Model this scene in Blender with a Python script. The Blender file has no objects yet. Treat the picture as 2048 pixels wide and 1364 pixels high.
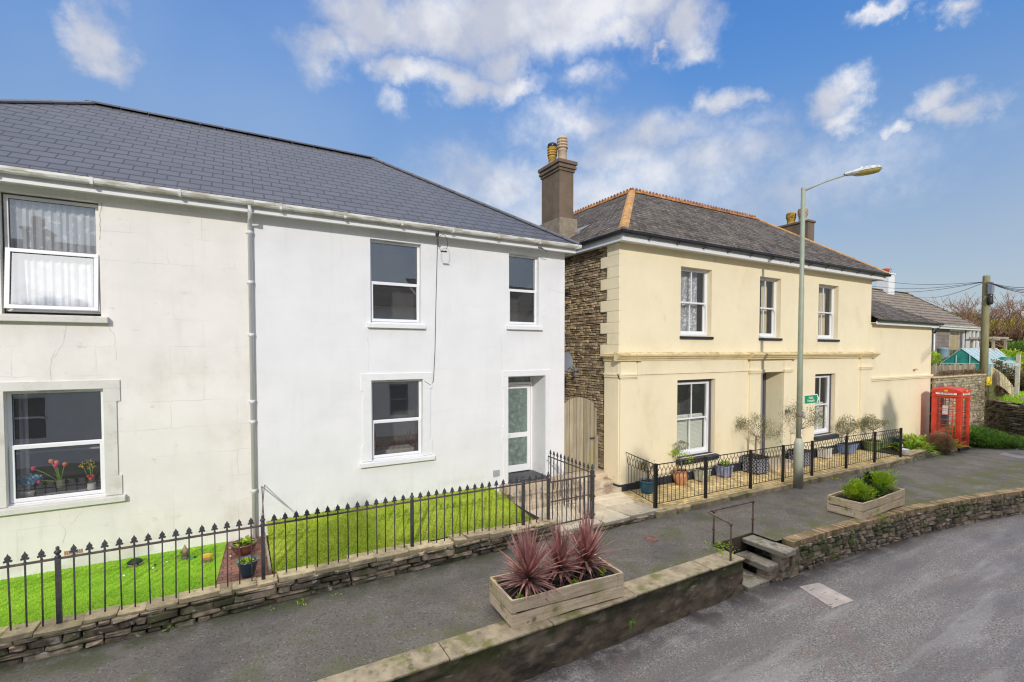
import bpy, math, random
from mathutils import Vector, Matrix, noise
R = math.radians
V = Vector
sc = bpy.context.scene
col = sc.collection
rnd = random.Random(7)

# ---------------------------------------------------------------- camera
CAMZ = 3.45
cam = bpy.data.cameras.new('camera'); camo = bpy.data.objects.new('camera', cam); col.objects.link(camo)
cam.sensor_width = 36; cam.lens = 16.875; cam.shift_y = 0.0237; cam.clip_end = 3000; cam.clip_start = .05
YAW = 29.9
camo.location = (0, 0, CAMZ); camo.rotation_euler = (R(90 - 1.7), 0, R(-YAW))
sc.camera = camo
_rm = camo.rotation_euler.to_matrix()

def ray(px, py):            # photo pixel (2048 wide) -> world direction
    return _rm @ V(((px - 1024) / 960, -(py - 682 - 48.5) / 960, -1))

def at(px, py, X=None, Y=None, Z=None):
    d = ray(px, py)
    t = X / d.x if X is not None else (Y / d.y if Y is not None else (Z - CAMZ) / d.z)
    return V((d.x * t, d.y * t, CAMZ + d.z * t))

def xw(px, Y, py=702): return at(px, py, Y=Y).x
def zw(px, py, Y): return at(px, py, Y=Y).z

# ---------------------------------------------------------------- sun, sky, exposure
SUN_AZ, SUN_EL = 29.0, 24.5          # light travels towards +X sin, +Y cos
sun = bpy.data.lights.new('sun', 'SUN'); suno = bpy.data.objects.new('sun', sun); col.objects.link(suno)
sun.energy = 2.25; sun.angle = R(1.3); sun.color = (1, .945, .87)
_d = V((math.sin(R(SUN_AZ)) * math.cos(R(SUN_EL)), math.cos(R(SUN_AZ)) * math.cos(R(SUN_EL)), -math.sin(R(SUN_EL))))
suno.rotation_euler = _d.to_track_quat('-Z', 'Y').to_euler()
suno.location = (-20, -30, 30)
sc.view_settings.view_transform = 'Standard'; sc.view_settings.look = 'None'
sc.view_settings.exposure = 0.27; sc.view_settings.gamma = 1
sc.cycles.max_bounces = 8; sc.cycles.transparent_max_bounces = 12
sc.cycles.use_denoising = True; sc.cycles.filter_width = 1.2
sc.cycles.denoiser = 'OPENIMAGEDENOISE'; sc.cycles.denoising_input_passes = 'RGB_ALBEDO_NORMAL'; sc.cycles.denoising_prefilter = 'ACCURATE'
SKY = .15

class NG:
    def __init__(s, nt):
        s.nt = nt; nt.nodes.clear()
    def n(s, t, *ins, **kw):
        nd = s.nt.nodes.new('ShaderNode' + t)
        for k, v in kw.items():
            if k.startswith('i_'):
                s.put(nd.inputs[k[2:].replace('_', ' ')], v)
            else: setattr(nd, k, v)
        for i, v in enumerate(ins):
            if v is not None: s.put(nd.inputs[i], v)
        return nd
    def put(s, sock, v):
        if isinstance(v, bpy.types.NodeSocket): s.nt.links.new(v, sock)
        elif isinstance(v, bpy.types.Node): s.nt.links.new(v.outputs[0], sock)
        else:
            if sock.type == 'RGBA' and len(v) == 3: v = (*v, 1)
            sock.default_value = v
    def math(s, op, a, b=None, clamp=False):
        return s.n('Math', a, b, operation=op, use_clamp=clamp).outputs[0]
    def mix(s, fac, a, b, mode='MIX'):
        nd = s.nt.nodes.new('ShaderNodeMix'); nd.data_type = 'RGBA'; nd.blend_type = mode
        s.put(nd.inputs[0], fac); s.put(nd.inputs[6], a); s.put(nd.inputs[7], b)
        return nd.outputs[2]
    def step(s, v, lo, hi):
        nd = s.nt.nodes.new('ShaderNodeMapRange'); nd.interpolation_type = 'SMOOTHSTEP'
        s.put(nd.inputs[0], v); nd.inputs[1].default_value = lo; nd.inputs[2].default_value = hi
        return nd.outputs[0]

world = bpy.data.worlds.new('World'); sc.world = world; world.use_nodes = True
g = NG(world.node_tree)
sky = g.n('TexSky', sky_type='NISHITA', sun_disc=False, sun_elevation=R(SUN_EL), sun_rotation=R(180 + SUN_AZ),
          altitude=50, air_density=1.2, dust_density=.6, ozone_density=2.0)
tc = g.n('TexCoord')
dirv = tc.outputs['Generated']
sep = g.n('SeparateXYZ', dirv)
az = g.math('ARCTAN2', sep.outputs[0], sep.outputs[1])
el = g.math('ARCSINE', sep.outputs[2])
nz = g.n('TexNoise', dirv, i_Scale=9.0, i_Detail=8.0, i_Roughness=.62)
nzs = g.n('SeparateColor', nz.outputs['Color'])
w1 = g.math('MULTIPLY', g.math('SUBTRACT', nzs.outputs[0], .5), .20)
w2 = g.math('MULTIPLY', g.math('SUBTRACT', nzs.outputs[1], .5), .14)
pos = g.n('CombineXYZ', g.math('ADD', az, w1), g.math('ADD', el, w2), 0.0)
# clouds: (pixel x, y, half width, half height, strength)
CL = [(745, 25, 95, 75, 1), (880, 30, 120, 85, 1), (1010, 25, 130, 110, 1), (1150, 5, 150, 95, 1), (1290, -5, 120, 90, 1), (1385, 40, 70, 60, 1),
      (1400, 90, 48, 26, .9), (1100, 60, 150, 60, .9), (820, 60, 110, 50, .8), (1180, 420, 260, 60, .6), (1330, 350, 220, 70, .55), (640, 92, 75, 45, .8), (720, 75, 75, 50, .8), (1000, 120, 55, 60, .75), (1230, 55, 90, 40, .9),
      (830, 148, 68, 38, 1), (920, 160, 80, 42, 1), (1015, 178, 65, 30, .9), (790, 205, 22, 26, .5),
      (195, 70, 60, 62, .85), (215, 120, 50, 45, .8), (165, 25, 35, 30, .6),
      (1455, 197, 44, 30, .85), (1665, 195, 60, 42, .95), (1690, 232, 55, 28, .9), (1905, 180, 75, 36, .9), (1930, 215, 70, 36, .95), (1800, 250, 32, 20, .7),
      (1915, 10, 50, 24, .8), (1800, -5, 60, 22, .8), (1170, 155, 40, 28, .55), (1312, 86, 26, 14, .8),
      (1150, 245, 110, 38, .62), (1330, 262, 130, 48, .68), (1240, 310, 160, 60, .62), (1420, 320, 150, 50, .6), (1000, 370, 170, 60, .62), (1200, 380, 220, 60, .6),
      (1650, 340, 200, 70, .42), (1560, 390, 200, 60, .42), (1500, 250, 60, 30, .3)]
acc = None
for px, py, rx, ry, st in CL:
    d0 = ray(px, py).normalized(); a0 = math.atan2(d0.x, d0.y); e0 = math.asin(d0.z)
    dx = ray(px + rx, py).normalized(); dy = ray(px, py - ry).normalized()
    ra = abs(math.atan2(dx.x, dx.y) - a0) or .01
    rb = abs(math.asin(dy.z) - e0) or .01
    mp = g.n('Mapping', pos, vector_type='POINT'); mp.inputs['Location'].default_value = (-a0 / ra, -e0 / rb, 0)
    mp.inputs['Scale'].default_value = (1 / ra, 1 / rb, 1)
    ln = g.n('VectorMath', mp, operation='LENGTH').outputs['Value']
    m = g.math('MULTIPLY', g.math('SUBTRACT', 1.35, ln), st)
    acc = m if acc is None else g.math('MAXIMUM', acc, m)
# a thin general veil elsewhere (behind the camera too)
nz2 = g.n('TexNoise', dirv, i_Scale=2.2, i_Detail=6.0, i_Roughness=.6)
back = g.math('MULTIPLY', g.step(sep.outputs[1], .1, -.5), g.math('MULTIPLY', g.step(nz2.outputs[0], .45, .65), .6))
over = g.math('MULTIPLY', g.step(el, R(46), R(62)), g.math('ADD', .8, g.math('MULTIPLY', nz2.outputs[0], .3)), clamp=True)  # mask of the added overhead cloud that brightens the shade
nz3 = g.n('TexNoise', dirv, i_Scale=22.0, i_Detail=8.0, i_Roughness=.68)
dens = g.math('ADD', acc, g.math('MULTIPLY', g.math('SUBTRACT', nz3.outputs[0], .5), .9))
dens = g.math('MULTIPLY', g.step(dens, -.18, 1.15), .94)
dens = g.math('MAXIMUM', dens, back)
veil = g.n('TexNoise', dirv, i_Scale=1.6, i_Detail=4.0)
# sky colour: saturated blue overhead, pale grey-blue low down
skyc = g.n('HueSaturation', i_Saturation=1.28, i_Value=1.0, i_Color=sky.outputs[0]).outputs[0]
gr = g.n('ValToRGB', g.math('DIVIDE', el, 1.5))
cr = gr.color_ramp
cr.elements[0].position = 0; cr.elements[0].color = (2.1, 2.25, 2.7, 1)
cr.elements[1].position = .42; cr.elements[1].color = (.34, 1.15, 3.4, 1)
e = cr.elements.new(.12); e.color = (1.85, 2.2, 2.95, 1)
e = cr.elements.new(.32); e.color = (.60, 1.50, 3.6, 1)
e = cr.elements.new(.21); e.color = (1.3, 2.0, 3.4, 1)
skyc = g.mix(.8, skyc, gr.outputs[0])
skyc = g.mix(g.math('MULTIPLY', g.step(veil.outputs[0], .45, .8), .30), skyc, (2.6, 3.2, 4.2))
cshade = g.n('TexNoise', dirv, i_Scale=7.0, i_Detail=5.0)
ccol = g.mix(g.step(cshade.outputs[0], .38, .62), (3.2, 3.35, 3.85), (5.0, 5.0, 5.15))
fin = g.mix(dens, skyc, ccol)
cb_az, cb_el = math.atan2(-.33, -1.34), R(22.5)  # unseen glare cloud, added so the open sash reflects white
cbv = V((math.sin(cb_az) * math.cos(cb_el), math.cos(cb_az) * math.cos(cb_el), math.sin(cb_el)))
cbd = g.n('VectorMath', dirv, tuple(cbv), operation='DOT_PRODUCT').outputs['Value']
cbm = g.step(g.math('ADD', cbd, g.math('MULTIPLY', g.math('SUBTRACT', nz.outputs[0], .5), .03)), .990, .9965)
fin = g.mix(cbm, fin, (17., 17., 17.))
fin = g.mix(over, fin, (13.4, 13.2, 13.2))   # unseen bright cloud deck above the frame, added to lift the shaded ground
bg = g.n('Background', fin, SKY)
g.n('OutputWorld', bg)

# ---------------------------------------------------------------- mesh builder
class MB:
    def __init__(s): s.v = []; s.f = []; s.t = []; s.m = []; s.s = []; s.tone = .5; s.mi = 0; s.sm = False
    def face(s, pts):
        n = len(s.v); s.v += [V(p) for p in pts]; s.idx(range(n, n + len(pts)))
    def idx(s, ids):
        s.f.append(tuple(ids)); s.t.append(s.tone); s.m.append(s.mi); s.s.append(s.sm)
    def hexa(s, p):      # p: 4 bottom (ccw from above) + 4 top
        n = len(s.v); s.v += [V(q) for q in p]
        for f in ((3, 2, 1, 0), (4, 5, 6, 7), (0, 1, 5, 4), (1, 2, 6, 5), (2, 3, 7, 6), (3, 0, 4, 7)): s.idx([n + i for i in f])
    def box(s, x0, x1, y0, y1, z0, z1):
        s.hexa([(x0, y0, z0), (x1, y0, z0), (x1, y1, z0), (x0, y1, z0), (x0, y0, z1), (x1, y0, z1), (x1, y1, z1), (x0, y1, z1)])
    def obox(s, c, u, v, w):
        c, u, v, w = V(c), V(u), V(v), V(w)
        s.hexa([c - u - v - w, c + u - v - w, c + u + v - w, c - u + v - w, c - u - v + w, c + u - v + w, c + u + v + w, c - u + v + w])
    def stone(s, c, u, n, w, lx, ly, lz, jit=.15, bulge=.012):
        """block centred c, half sizes lx,ly,lz along u,n(out),w, knocked corners and a proud face"""
        j = lambda a: rnd.uniform(-jit, jit) * a
        P = []
        for sz in (-1, 1):
            for sx, sy in ((-1, -1), (1, -1), (1, 1), (-1, 1)):
                P.append(c + u * (sx * lx + j(min(lx, lz))) + n * (-sy * ly + j(ly * .3 if sy > 0 else ly * .1)) + w * (sz * lz + j(lz)))
        k = len(s.v); s.v += P
        # faces except front(0,1,5,4)
        for f in ((3, 2, 1, 0), (4, 5, 6, 7), (1, 2, 6, 5), (2, 3, 7, 6), (3, 0, 4, 7)): s.idx([k + i for i in f])
        ctr = (P[0] + P[1] + P[5] + P[4]) / 4
        q = []
        for i in (0, 1, 5, 4):
            dd = (ctr - P[i]); e = min(.35, .012 / max(.001, dd.length) + .12)
            q.append(P[i] + dd * e + n * (bulge * rnd.uniform(.4, 1.5)))
        kk = len(s.v); s.v += q
        o = [k, k + 1, k + 5, k + 4]
        for i in range(4): s.idx((o[i], o[(i + 1) % 4], kk + (i + 1) % 4, kk + i))
        s.idx((kk, kk + 1, kk + 2, kk + 3))
    def tube(s, pts, r, n=6, cap=True):
        pts = [V(p) for p in pts]; k = len(s.v); old = s.sm; s.sm = True
        rs = r if isinstance(r, (list, tuple)) else [r] * len(pts)
        for i, p in enumerate(pts):
            d = (pts[min(i + 1, len(pts) - 1)] - pts[max(i - 1, 0)])
            d = d.normalized() if d.length > 1e-9 else V((0, 0, 1))
            a = V((0, 0, 1)) if abs(d.z) < .9 else V((1, 0, 0))
            u = d.cross(a).normalized(); w = d.cross(u)
            for j in range(n):
                th = 2 * math.pi * (j + .5) / n
                s.v.append(p + (u * math.cos(th) + w * math.sin(th)) * rs[i])
        for i in range(len(pts) - 1):
            for j in range(n):
                a, b = k + i * n + j, k + i * n + (j + 1) % n
                s.idx((a, b, b + n, a + n))
        s.sm = False
        if cap:
            s.idx([k + j for j in range(n)][::-1]); s.idx([k + (len(pts) - 1) * n + j for j in range(n)])
        s.sm = old
    def lathe(s, c, prof, n=20, smooth=True):
        c = V(c); k = len(s.v); old = s.sm; s.sm = smooth
        for r, z in prof:
            for j in range(n):
                th = 2 * math.pi * j / n
                s.v.append(c + V((r * math.cos(th), r * math.sin(th), z)))
        for i in range(len(prof) - 1):
            for j in range(n):
                a, b = k + i * n + j, k + i * n + (j + 1) % n
                s.idx((a, b, b + n, a + n))
        s.sm = False
        s.idx([k + j for j in range(n)][::-1]); s.idx([k + (len(prof) - 1) * n + j for j in range(n)])
        s.sm = old
    def prism(s, poly, ext):   # poly: 3D points, ext: vector
        ext = V(ext); poly = [V(p) for p in poly]; n = len(poly); k = len(s.v)
        s.v += poly + [p + ext for p in poly]
        s.idx(range(k, k + n)); s.idx(reversed(range(k + n, k + 2 * n)))
        for i in range(n): s.idx((k + i, k + (i + 1) % n, k + n + (i + 1) % n, k + n + i)[::-1])
    def leaf(s, p, d, l, w, droop=.3, seg=1):
        """a leaf blade from p along d"""
        p = V(p); d = V(d).normalized(); up = V((0, 0, 1))
        side = d.cross(up)
        side = side.normalized() if side.length > .05 else V((1, 0, 0))
        k = len(s.v)
        if seg == 1:
            m = p + d * l * .5 + V((0, 0, .02 * l))
            s.v += [p, m - side * w * .5, p + d * l - V((0, 0, droop * l * .5)), m + side * w * .5]
            s.idx((k, k + 1, k + 2, k + 3)); return
        prev = None
        for i in range(seg + 1):
            f = i / seg
            c = p + d * l * f - V((0, 0, droop * l * f * f))
            ww = w * .5 * (math.sin(min(1, f * 1.1 + .25) * math.pi) ** .6 if f < .99 else .02)
            ww = max(ww, .001)
            s.v += [c - side * ww, c + side * ww]
            if i: b = k + 2 * i; s.idx((b - 2, b - 1, b + 1, b))
    def build(s, name, mats, parent=None, org=None, bevel=0, loc=None):
        me = bpy.data.meshes.new(name)
        root = parent
        while root is not None and root.parent is not None: root = root.parent
        o0 = V(root.location) if root is not None else (V(org) if org is not None else V((0, 0, 0)))
        if loc is not None: o0 = V((0, 0, 0))
        vs = [p - o0 for p in s.v]
        me.from_pydata([tuple(p) for p in vs], [], s.f)
        if not isinstance(mats, (list, tuple)): mats = [mats]
        for m in mats: me.materials.append(m)
        me.polygons.foreach_set('material_index', s.m)
        me.polygons.foreach_set('use_smooth', s.s)
        at_ = me.attributes.new('tone', 'FLOAT', 'FACE'); at_.data.foreach_set('value', s.t)
        uvl = me.uv_layers.new(name='uv'); uv = []
        for fc in s.f:
            a, b, c = s.v[fc[0]], s.v[fc[1]], s.v[fc[2]]
            nn = (b - a).cross(c - a)
            if len(fc) > 3: nn = nn + (c - a).cross(s.v[fc[3]] - a)
            nn = nn.normalized() if nn.length > 1e-12 else V((0, 0, 1))
            if abs(nn.z) > .97: u, w = V((1, 0, 0)), V((0, 1, 0))
            else:
                u = V((0, 0, 1)).cross(nn).normalized(); w = nn.cross(u)
            for i in fc: uv += [s.v[i].dot(u), s.v[i].dot(w)]
        uvl.data.foreach_set('uv', uv)
        me.update()
        o = bpy.data.objects.new(name, me); col.objects.link(o)
        if parent is not None: o.parent = parent
        elif loc is None: o.location = o0
        if loc is not None: o.location = loc
        if bevel:
            b = o.modifiers.new('bevel', 'BEVEL'); b.width = bevel; b.segments = 2; b.limit_method = 'ANGLE'; b.angle_limit = R(40)
        return o

def tag(o, label=None, cat=None, group=None, kind=None):
    if label: o['label'] = label
    if cat: o['category'] = cat
    if group: o['group'] = group
    if kind: o['kind'] = kind
    return o
def thing(name, loc, label, cat, group=None):
    o = bpy.data.objects.new(name, None); col.objects.link(o); o.location = loc; o.empty_display_size = .1
    return tag(o, label, cat, group)
def struct(name, mb, mat, **k): return tag(mb.build(name, mat, **k), kind='structure')
def copytree(o, parent=None, label=None):
    c = o.copy(); col.objects.link(c); c.parent = parent
    if label: c['label'] = label
    for ch in list(o.children): copytree(ch, c)
    return c
def text(name, s, size, mat, parent, loc, right, up, depth=.004, spacing=1.0, align='CENTER'):
    cu = bpy.data.curves.new(name, 'FONT'); cu.body = s; cu.size = size; cu.extrude = depth; cu.align_x = align; cu.align_y = 'CENTER'
    cu.space_character = spacing; cu.materials.append(mat); cu.space_line = .8; cu.offset = size * .012
    o = bpy.data.objects.new(name, cu); col.objects.link(o)
    right, up = V(right).normalized(), V(up).normalized(); nn = right.cross(up)
    m = Matrix((right, up, nn)).transposed().to_4x4()
    root = parent
    while root is not None and root.parent is not None: root = root.parent
    m.translation = V(loc) - (V(root.location) if root else V((0, 0, 0)))
    me = bpy.data.meshes.new_from_object(o); bpy.data.objects.remove(o)
    o = bpy.data.objects.new(name, me); col.objects.link(o)
    o.parent = parent; o.matrix_local = m
    return o

# ---------------------------------------------------------------- materials
def C(r, g_, b): return tuple(((c / 255) / 12.92 if c / 255 <= .04045 else ((c / 255 + .055) / 1.055) ** 2.4) for c in (r, g_, b))
MATS = {}
def mk(name, base, rough=.7, metal=0, spec=.5, var=.12, vs=3, stretch=(1, 1, 1), tone=0, bump=0, bs=40, bump2=0, bs2=6, layers=(), brick=None, vor=None, grain=None, trans=0, coat=0, base2=None):
    m = bpy.data.materials.new(name); m.use_nodes = True; MATS[name] = m
    g = NG(m.node_tree)
    tc = g.n('TexCoord'); ob = tc.outputs['Object']; uv = tc.outputs['UV']
    mp = g.n('Mapping', ob); mp.inputs['Scale'].default_value = stretch
    n1 = g.n('TexNoise', mp, i_Scale=float(vs), i_Detail=6.0, i_Roughness=.6)
    b2 = base2 if base2 else tuple(min(1, c * (1 + var)) for c in base)
    b1 = base if base2 else tuple(c * (1 - var) for c in base)
    c = g.mix(g.step(n1.outputs[0], .3, .7), b1, b2)
    rg = rough; hs = []
    if brick:
        bk = g.n('TexBrick', uv, i_Color1=(.0, .0, .0), i_Color2=(1., 1., 1.), i_Mortar=(.5, .5, .5), i_Scale=1.0,
                 offset=brick.get('off', .5), squash=1, i_Mortar_Size=brick['m'], i_Mortar_Smooth=brick.get('ms', .1), i_Bias=0.0,
                 i_Brick_Width=brick['w'], i_Row_Height=brick['h'])
        if brick.get('warp'):
            nw = g.n('TexNoise', uv, i_Scale=brick.get('wscale', 6.), i_Detail=3.0)
            va = g.n('VectorMath', nw.outputs['Color'], (.5, .5, .5), operation='SUBTRACT')
            vm = g.n('VectorMath', va, operation='SCALE'); vm.inputs['Scale'].default_value = brick['warp']
            vv = g.n('VectorMath', uv, vm, operation='ADD'); g.put(bk.inputs[0], vv)
        bw = g.n('RGBToBW', bk.outputs['Color']).outputs[0]
        k = brick.get('var', .15)
        mul = g.math('ADD', g.math('MULTIPLY', bw, 2 * k), 1 - k)
        c = g.mix(1.0, c, g.n('CombineColor', mul, mul, mul), 'MULTIPLY')
        fm = g.math('MULTIPLY', bk.outputs['Fac'], brick.get('ma', 1.))
        if brick.get('patchy'): fm = g.math('MULTIPLY', fm, g.step(g.n('TexNoise', ob, i_Scale=1.1, i_Detail=4.0).outputs[0], .45, .62))
        c = g.mix(fm, c, brick['mc'])
        hs.append((g.math('SUBTRACT', 1.0, bk.outputs['Fac']), brick.get('bump', .5), brick.get('bd', .01)))
        if brick.get('course'):     # shadow under each course's butt edge, painted in as a dark line
            uvs = g.n('SeparateXYZ', vv if brick.get('warp') else uv)
            fv = g.math('FRACT', g.math('DIVIDE', uvs.outputs[1], brick['h']))
            ln_ = g.math('SUBTRACT', 1.0, g.step(fv, brick['course'] * .6, brick['course']))
            c = g.mix(g.math('MULTIPLY', ln_, brick.get('ca', .85)), c, brick['mc'])
            hs.append((g.math('SUBTRACT', 1.0, fv), .5, .012))
    if grain:       # wood grain: stretched noise along a direction
        gm = g.n('Mapping', ob); gm.inputs['Scale'].default_value = grain['s']
        gn = g.n('TexNoise', gm, i_Scale=1.0, i_Detail=5.0, i_Roughness=.65)
        c = g.mix(g.math('MULTIPLY', g.step(gn.outputs[0], grain.get('lo', .35), grain.get('hi', .7)), grain.get('a', .6)), c, grain['c'])
        hs.append((gn.outputs[0], grain.get('b', .3), .006))
    if vor:         # stones
        vmp = g.n('Mapping', ob); vmp.inputs['Scale'].default_value = vor['s']
        if True:
            nw = g.n('TexNoise', ob, i_Scale=3.5, i_Detail=3.0)
            va = g.n('VectorMath', nw.outputs['Color'], operation='SCALE'); va.inputs['Scale'].default_value = vor.get('warp', .6)
            vv = g.n('VectorMath', vmp, va, operation='ADD')
        v1 = g.n('TexVoronoi', vv, i_Scale=1.0, feature='F1'); v2 = g.n('TexVoronoi', vv, i_Scale=1.0, feature='DISTANCE_TO_EDGE')
        sep = g.n('SeparateColor', v1.outputs['Color'])
        k = vor.get('var', .3)
        mul = g.math('ADD', g.math('MULTIPLY', sep.outputs[0], 2 * k), 1 - k)
        c = g.mix(1.0, c, g.n('CombineColor', mul, mul, mul), 'MULTIPLY')
        ed = g.step(v2.outputs['Distance'], 0, vor.get('e', .08))
        c = g.mix(ed, vor['mc'], c)
        hs.append((ed, vor.get('b', .8), vor.get('d', .03)))
    if tone:
        a = g.n('Attribute', attribute_name='tone')
        mul = g.math('ADD', g.math('MULTIPLY', a.outputs['Fac'], 2 * tone), 1 - tone)
        c = g.mix(1.0, c, g.n('CombineColor', mul, mul, mul), 'MULTIPLY')
    for L in layers:
        src = uv if L.get('uv') else ob
        lm = g.n('Mapping', src); lm.inputs['Scale'].default_value = L.get('st', (1, 1, 1)); lm.inputs['Location'].default_value = L.get('loc', (0, 0, 0))
        ln = g.n('TexNoise', lm, i_Scale=float(L['s']), i_Detail=float(L.get('d', 6)), i_Roughness=L.get('r', .62))
        f = g.step(ln.outputs[0], L['lo'], L['hi'])
        if 'z' in L:       # stains that belong to a height band of the object
            sz = g.n('SeparateXYZ', ob).outputs[L.get('ax', 2)]
            f = g.math('MULTIPLY', f, g.step(sz, L['z'][0], L['z'][1]))
        f = g.math('MULTIPLY', f, L.get('a', .8))
        c = g.mix(f, c, L['c'])
        if 'rg' in L: rg = g.math('ADD', g.math('MULTIPLY', rg, g.math('SUBTRACT', 1.0, f)), g.math('MULTIPLY', f, L['rg']))
    bs_ = g.n('BsdfPrincipled'); g.put(bs_.inputs['Base Color'], c); g.put(bs_.inputs['Roughness'], rg)
    bs_.inputs['Metallic'].default_value = metal; bs_.inputs['Specular IOR Level'].default_value = spec
    if coat: bs_.inputs['Coat Weight'].default_value = coat; bs_.inputs['Coat Roughness'].default_value = .1
    nrm = None
    if bump:
        nb = g.n('TexNoise', ob, i_Scale=float(bs), i_Detail=6.0, i_Roughness=.7); hs.append((nb.outputs[0], bump, .004))
    if bump2:
        nb = g.n('TexNoise', mp, i_Scale=float(bs2), i_Detail=4.0); hs.append((nb.outputs[0], bump2, .03))
    for h, st, ds in hs:
        b = g.n('Bump', i_Strength=st, i_Distance=ds, i_Height=h)
        if nrm is not None: g.put(b.inputs['Normal'], nrm)
        nrm = b.outputs[0]
    if nrm is not None: g.put(bs_.inputs['Normal'], nrm)
    out = bs_.outputs[0]
    if trans:
        tr = g.n('BsdfTranslucent', c); mx = g.n('MixShader', trans, out, tr); out = mx.outputs[0]
    g.n('OutputMaterial', out)
    return m

def glass(name, tint=(1, 1, 1), ior=2.75, rough=.0, tr=1.0, dirt=.04):
    m = bpy.data.materials.new(name); m.use_nodes = True; MATS[name] = m
    g = NG(m.node_tree)
    nb = g.n('TexNoise', g.n('TexCoord').outputs['Object'], i_Scale=1.3, i_Detail=2.0)
    bp = g.n('Bump', i_Strength=.06, i_Distance=.02, i_Height=nb.outputs[0])
    ge = g.n('NewGeometry'); F0 = ((ior - 1) / (ior + 1)) ** 2
    cs = g.math('ABSOLUTE', g.n('VectorMath', ge.outputs['Incoming'], ge.outputs['Normal'], operation='DOT_PRODUCT').outputs['Value'])
    fr = g.math('ADD', F0, g.math('MULTIPLY', 1 - F0, g.math('POWER', g.math('SUBTRACT', 1.0, cs), 5.0)))
    gl = g.n('BsdfGlossy', (1., 1., 1.), rough, i_Normal=bp)
    t = g.n('BsdfTransparent', tint); df = g.n('BsdfDiffuse', (.55, .58, .6))
    t2 = g.n('MixShader', dirt, t, df)
    g.n('OutputMaterial', g.n('MixShader', fr, t2, gl))
    return m
# ---------------------------------------------------------------- the materials of the place
DW, DY = 9.45, 8.70                    # planes of the white and the yellow facade
m_white = mk('white render', (.77, .765, .755), .8, var=.03, vs=1.2, bump=.25, bs=60, bump2=.25, bs2=2.5,
             brick=dict(w=.92, h=.44, m=.006, ms=.6, mc=(.50, .50, .49), var=.006, bump=.05, ma=.16, warp=.02, patchy=1),
             layers=[dict(c=(.62, .62, .60), s=.8, lo=.5, hi=.75, a=.3, st=(1, 1, 2)), dict(c=(.56, .56, .54), s=4, lo=.52, hi=.78, a=.2, st=(1.6, 1, .16)), dict(c=(.50, .49, .43), s=4, lo=.45, hi=.68, a=.45, z=(.95, .35)), dict(c=(.45, .44, .40), s=5, lo=.70, hi=.8, a=.35, st=(1, 1, .5))])
m_cream = mk('old cream render', (.79, .755, .69), .85, var=.05, vs=1, bump=.35, bs=50, bump2=.4, bs2=3,
             brick=dict(w=.92, h=.44, m=.008, ms=.6, mc=(.42, .38, .31), var=.004, bump=.04, ma=.3, warp=.06, patchy=1),
             layers=[dict(c=(.58, .52, .40), s=1.1, lo=.50, hi=.75, a=.45, st=(1, 1, .8)), dict(c=(.44, .40, .31), s=4.5, lo=.60, hi=.75, a=.5, st=(1, 1, 1.6)), dict(c=(.50, .46, .38), s=4, lo=.52, hi=.78, a=.2, st=(1.6, 1, .16)),
                     dict(c=(.30, .26, .18), s=14, lo=.70, hi=.8, a=.5), dict(c=(.46, .45, .40), s=2, lo=.45, hi=.6, a=.5, z=(.75, .15))])
m_trimw = mk('white trim', (.76, .76, .75), .6, var=.03, bump=.15, bs=30, layers=[dict(c=(.52, .50, .44), s=5, lo=.6, hi=.8, a=.4)])
m_trimc = mk('cream trim', (.66, .64, .58), .75, var=.05, bump=.3, bs=30, layers=[dict(c=(.46, .41, .31), s=4, lo=.52, hi=.75, a=.6)])
m_upvc = mk('white plastic', (.80, .80, .80), .3, var=.01, layers=[dict(c=(.6, .58, .54), s=6, lo=.62, hi=.8, a=.3)])
m_upvcold = mk('aged plastic', (.74, .71, .67), .4, var=.02, layers=[dict(c=(.50, .43, .34), s=4, lo=.5, hi=.75, a=.55)])
m_gutter = mk('dirty white gutter', (.68, .67, .62), .5, var=.05, layers=[dict(c=(.34, .31, .22), s=5, lo=.42, hi=.60, a=.8, st=(.6, 1, 3)), dict(c=(.20, .19, .14), s=20, lo=.6, hi=.72, a=.5)])
m_fascia = mk('white fascia', (.76, .76, .75), .5, var=.03, layers=[dict(c=(.36, .34, .28), s=14, lo=.62, hi=.72, a=.5), dict(c=(.48, .46, .40), s=3, lo=.58, hi=.8, a=.45, st=(.5, 1, 1))])
m_pipe = mk('painted pipe', (.70, .70, .70), .5, var=.03, layers=[dict(c=(.46, .45, .42), s=3, lo=.5, hi=.75, a=.5, st=(1, 1, .3)), dict(c=(.45, .18, .06), s=7, lo=.74, hi=.78, a=.8)])
m_slate = mk('new grey slate', (.070, .074, .094), .48, spec=.4, var=.06, vs=2, bump=.1, bs=80,
             brick=dict(w=.305, h=.25, m=.009, ms=.05, mc=(.010, .010, .014), var=.09, bump=.7, course=.20, bd=.012), layers=[dict(c=(.12, .12, .13), s=1.2, lo=.5, hi=.8, a=.35)])
m_ridge = mk('ridge tile grey', (.095, .096, .11), .6, var=.1, tone=.15, bump=.1)
m_oldslate = mk('old lichened slate', (.105, .085, .068), .9, spec=.2, var=.3, vs=4, bump=.5, bs=30,
                brick=dict(w=.23, h=.17, m=.008, ms=.3, mc=(.018, .016, .014), course=.20, ca=.7, var=.38, bump=1., bd=.03, warp=.05, wscale=9),
                layers=[dict(c=(.19, .18, .165), s=1.4, lo=.45, hi=.75, a=.4), dict(c=(.42, .40, .34), s=15, lo=.62, hi=.68, a=.85, st=(1, 1, 1.5), d=3), dict(c=(.05, .05, .05), s=3, lo=.55, hi=.75, a=.5, st=(2, 1, .4)), dict(c=(.16, .17, .09), s=3.3, lo=.6, hi=.75, a=.45)])
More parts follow.
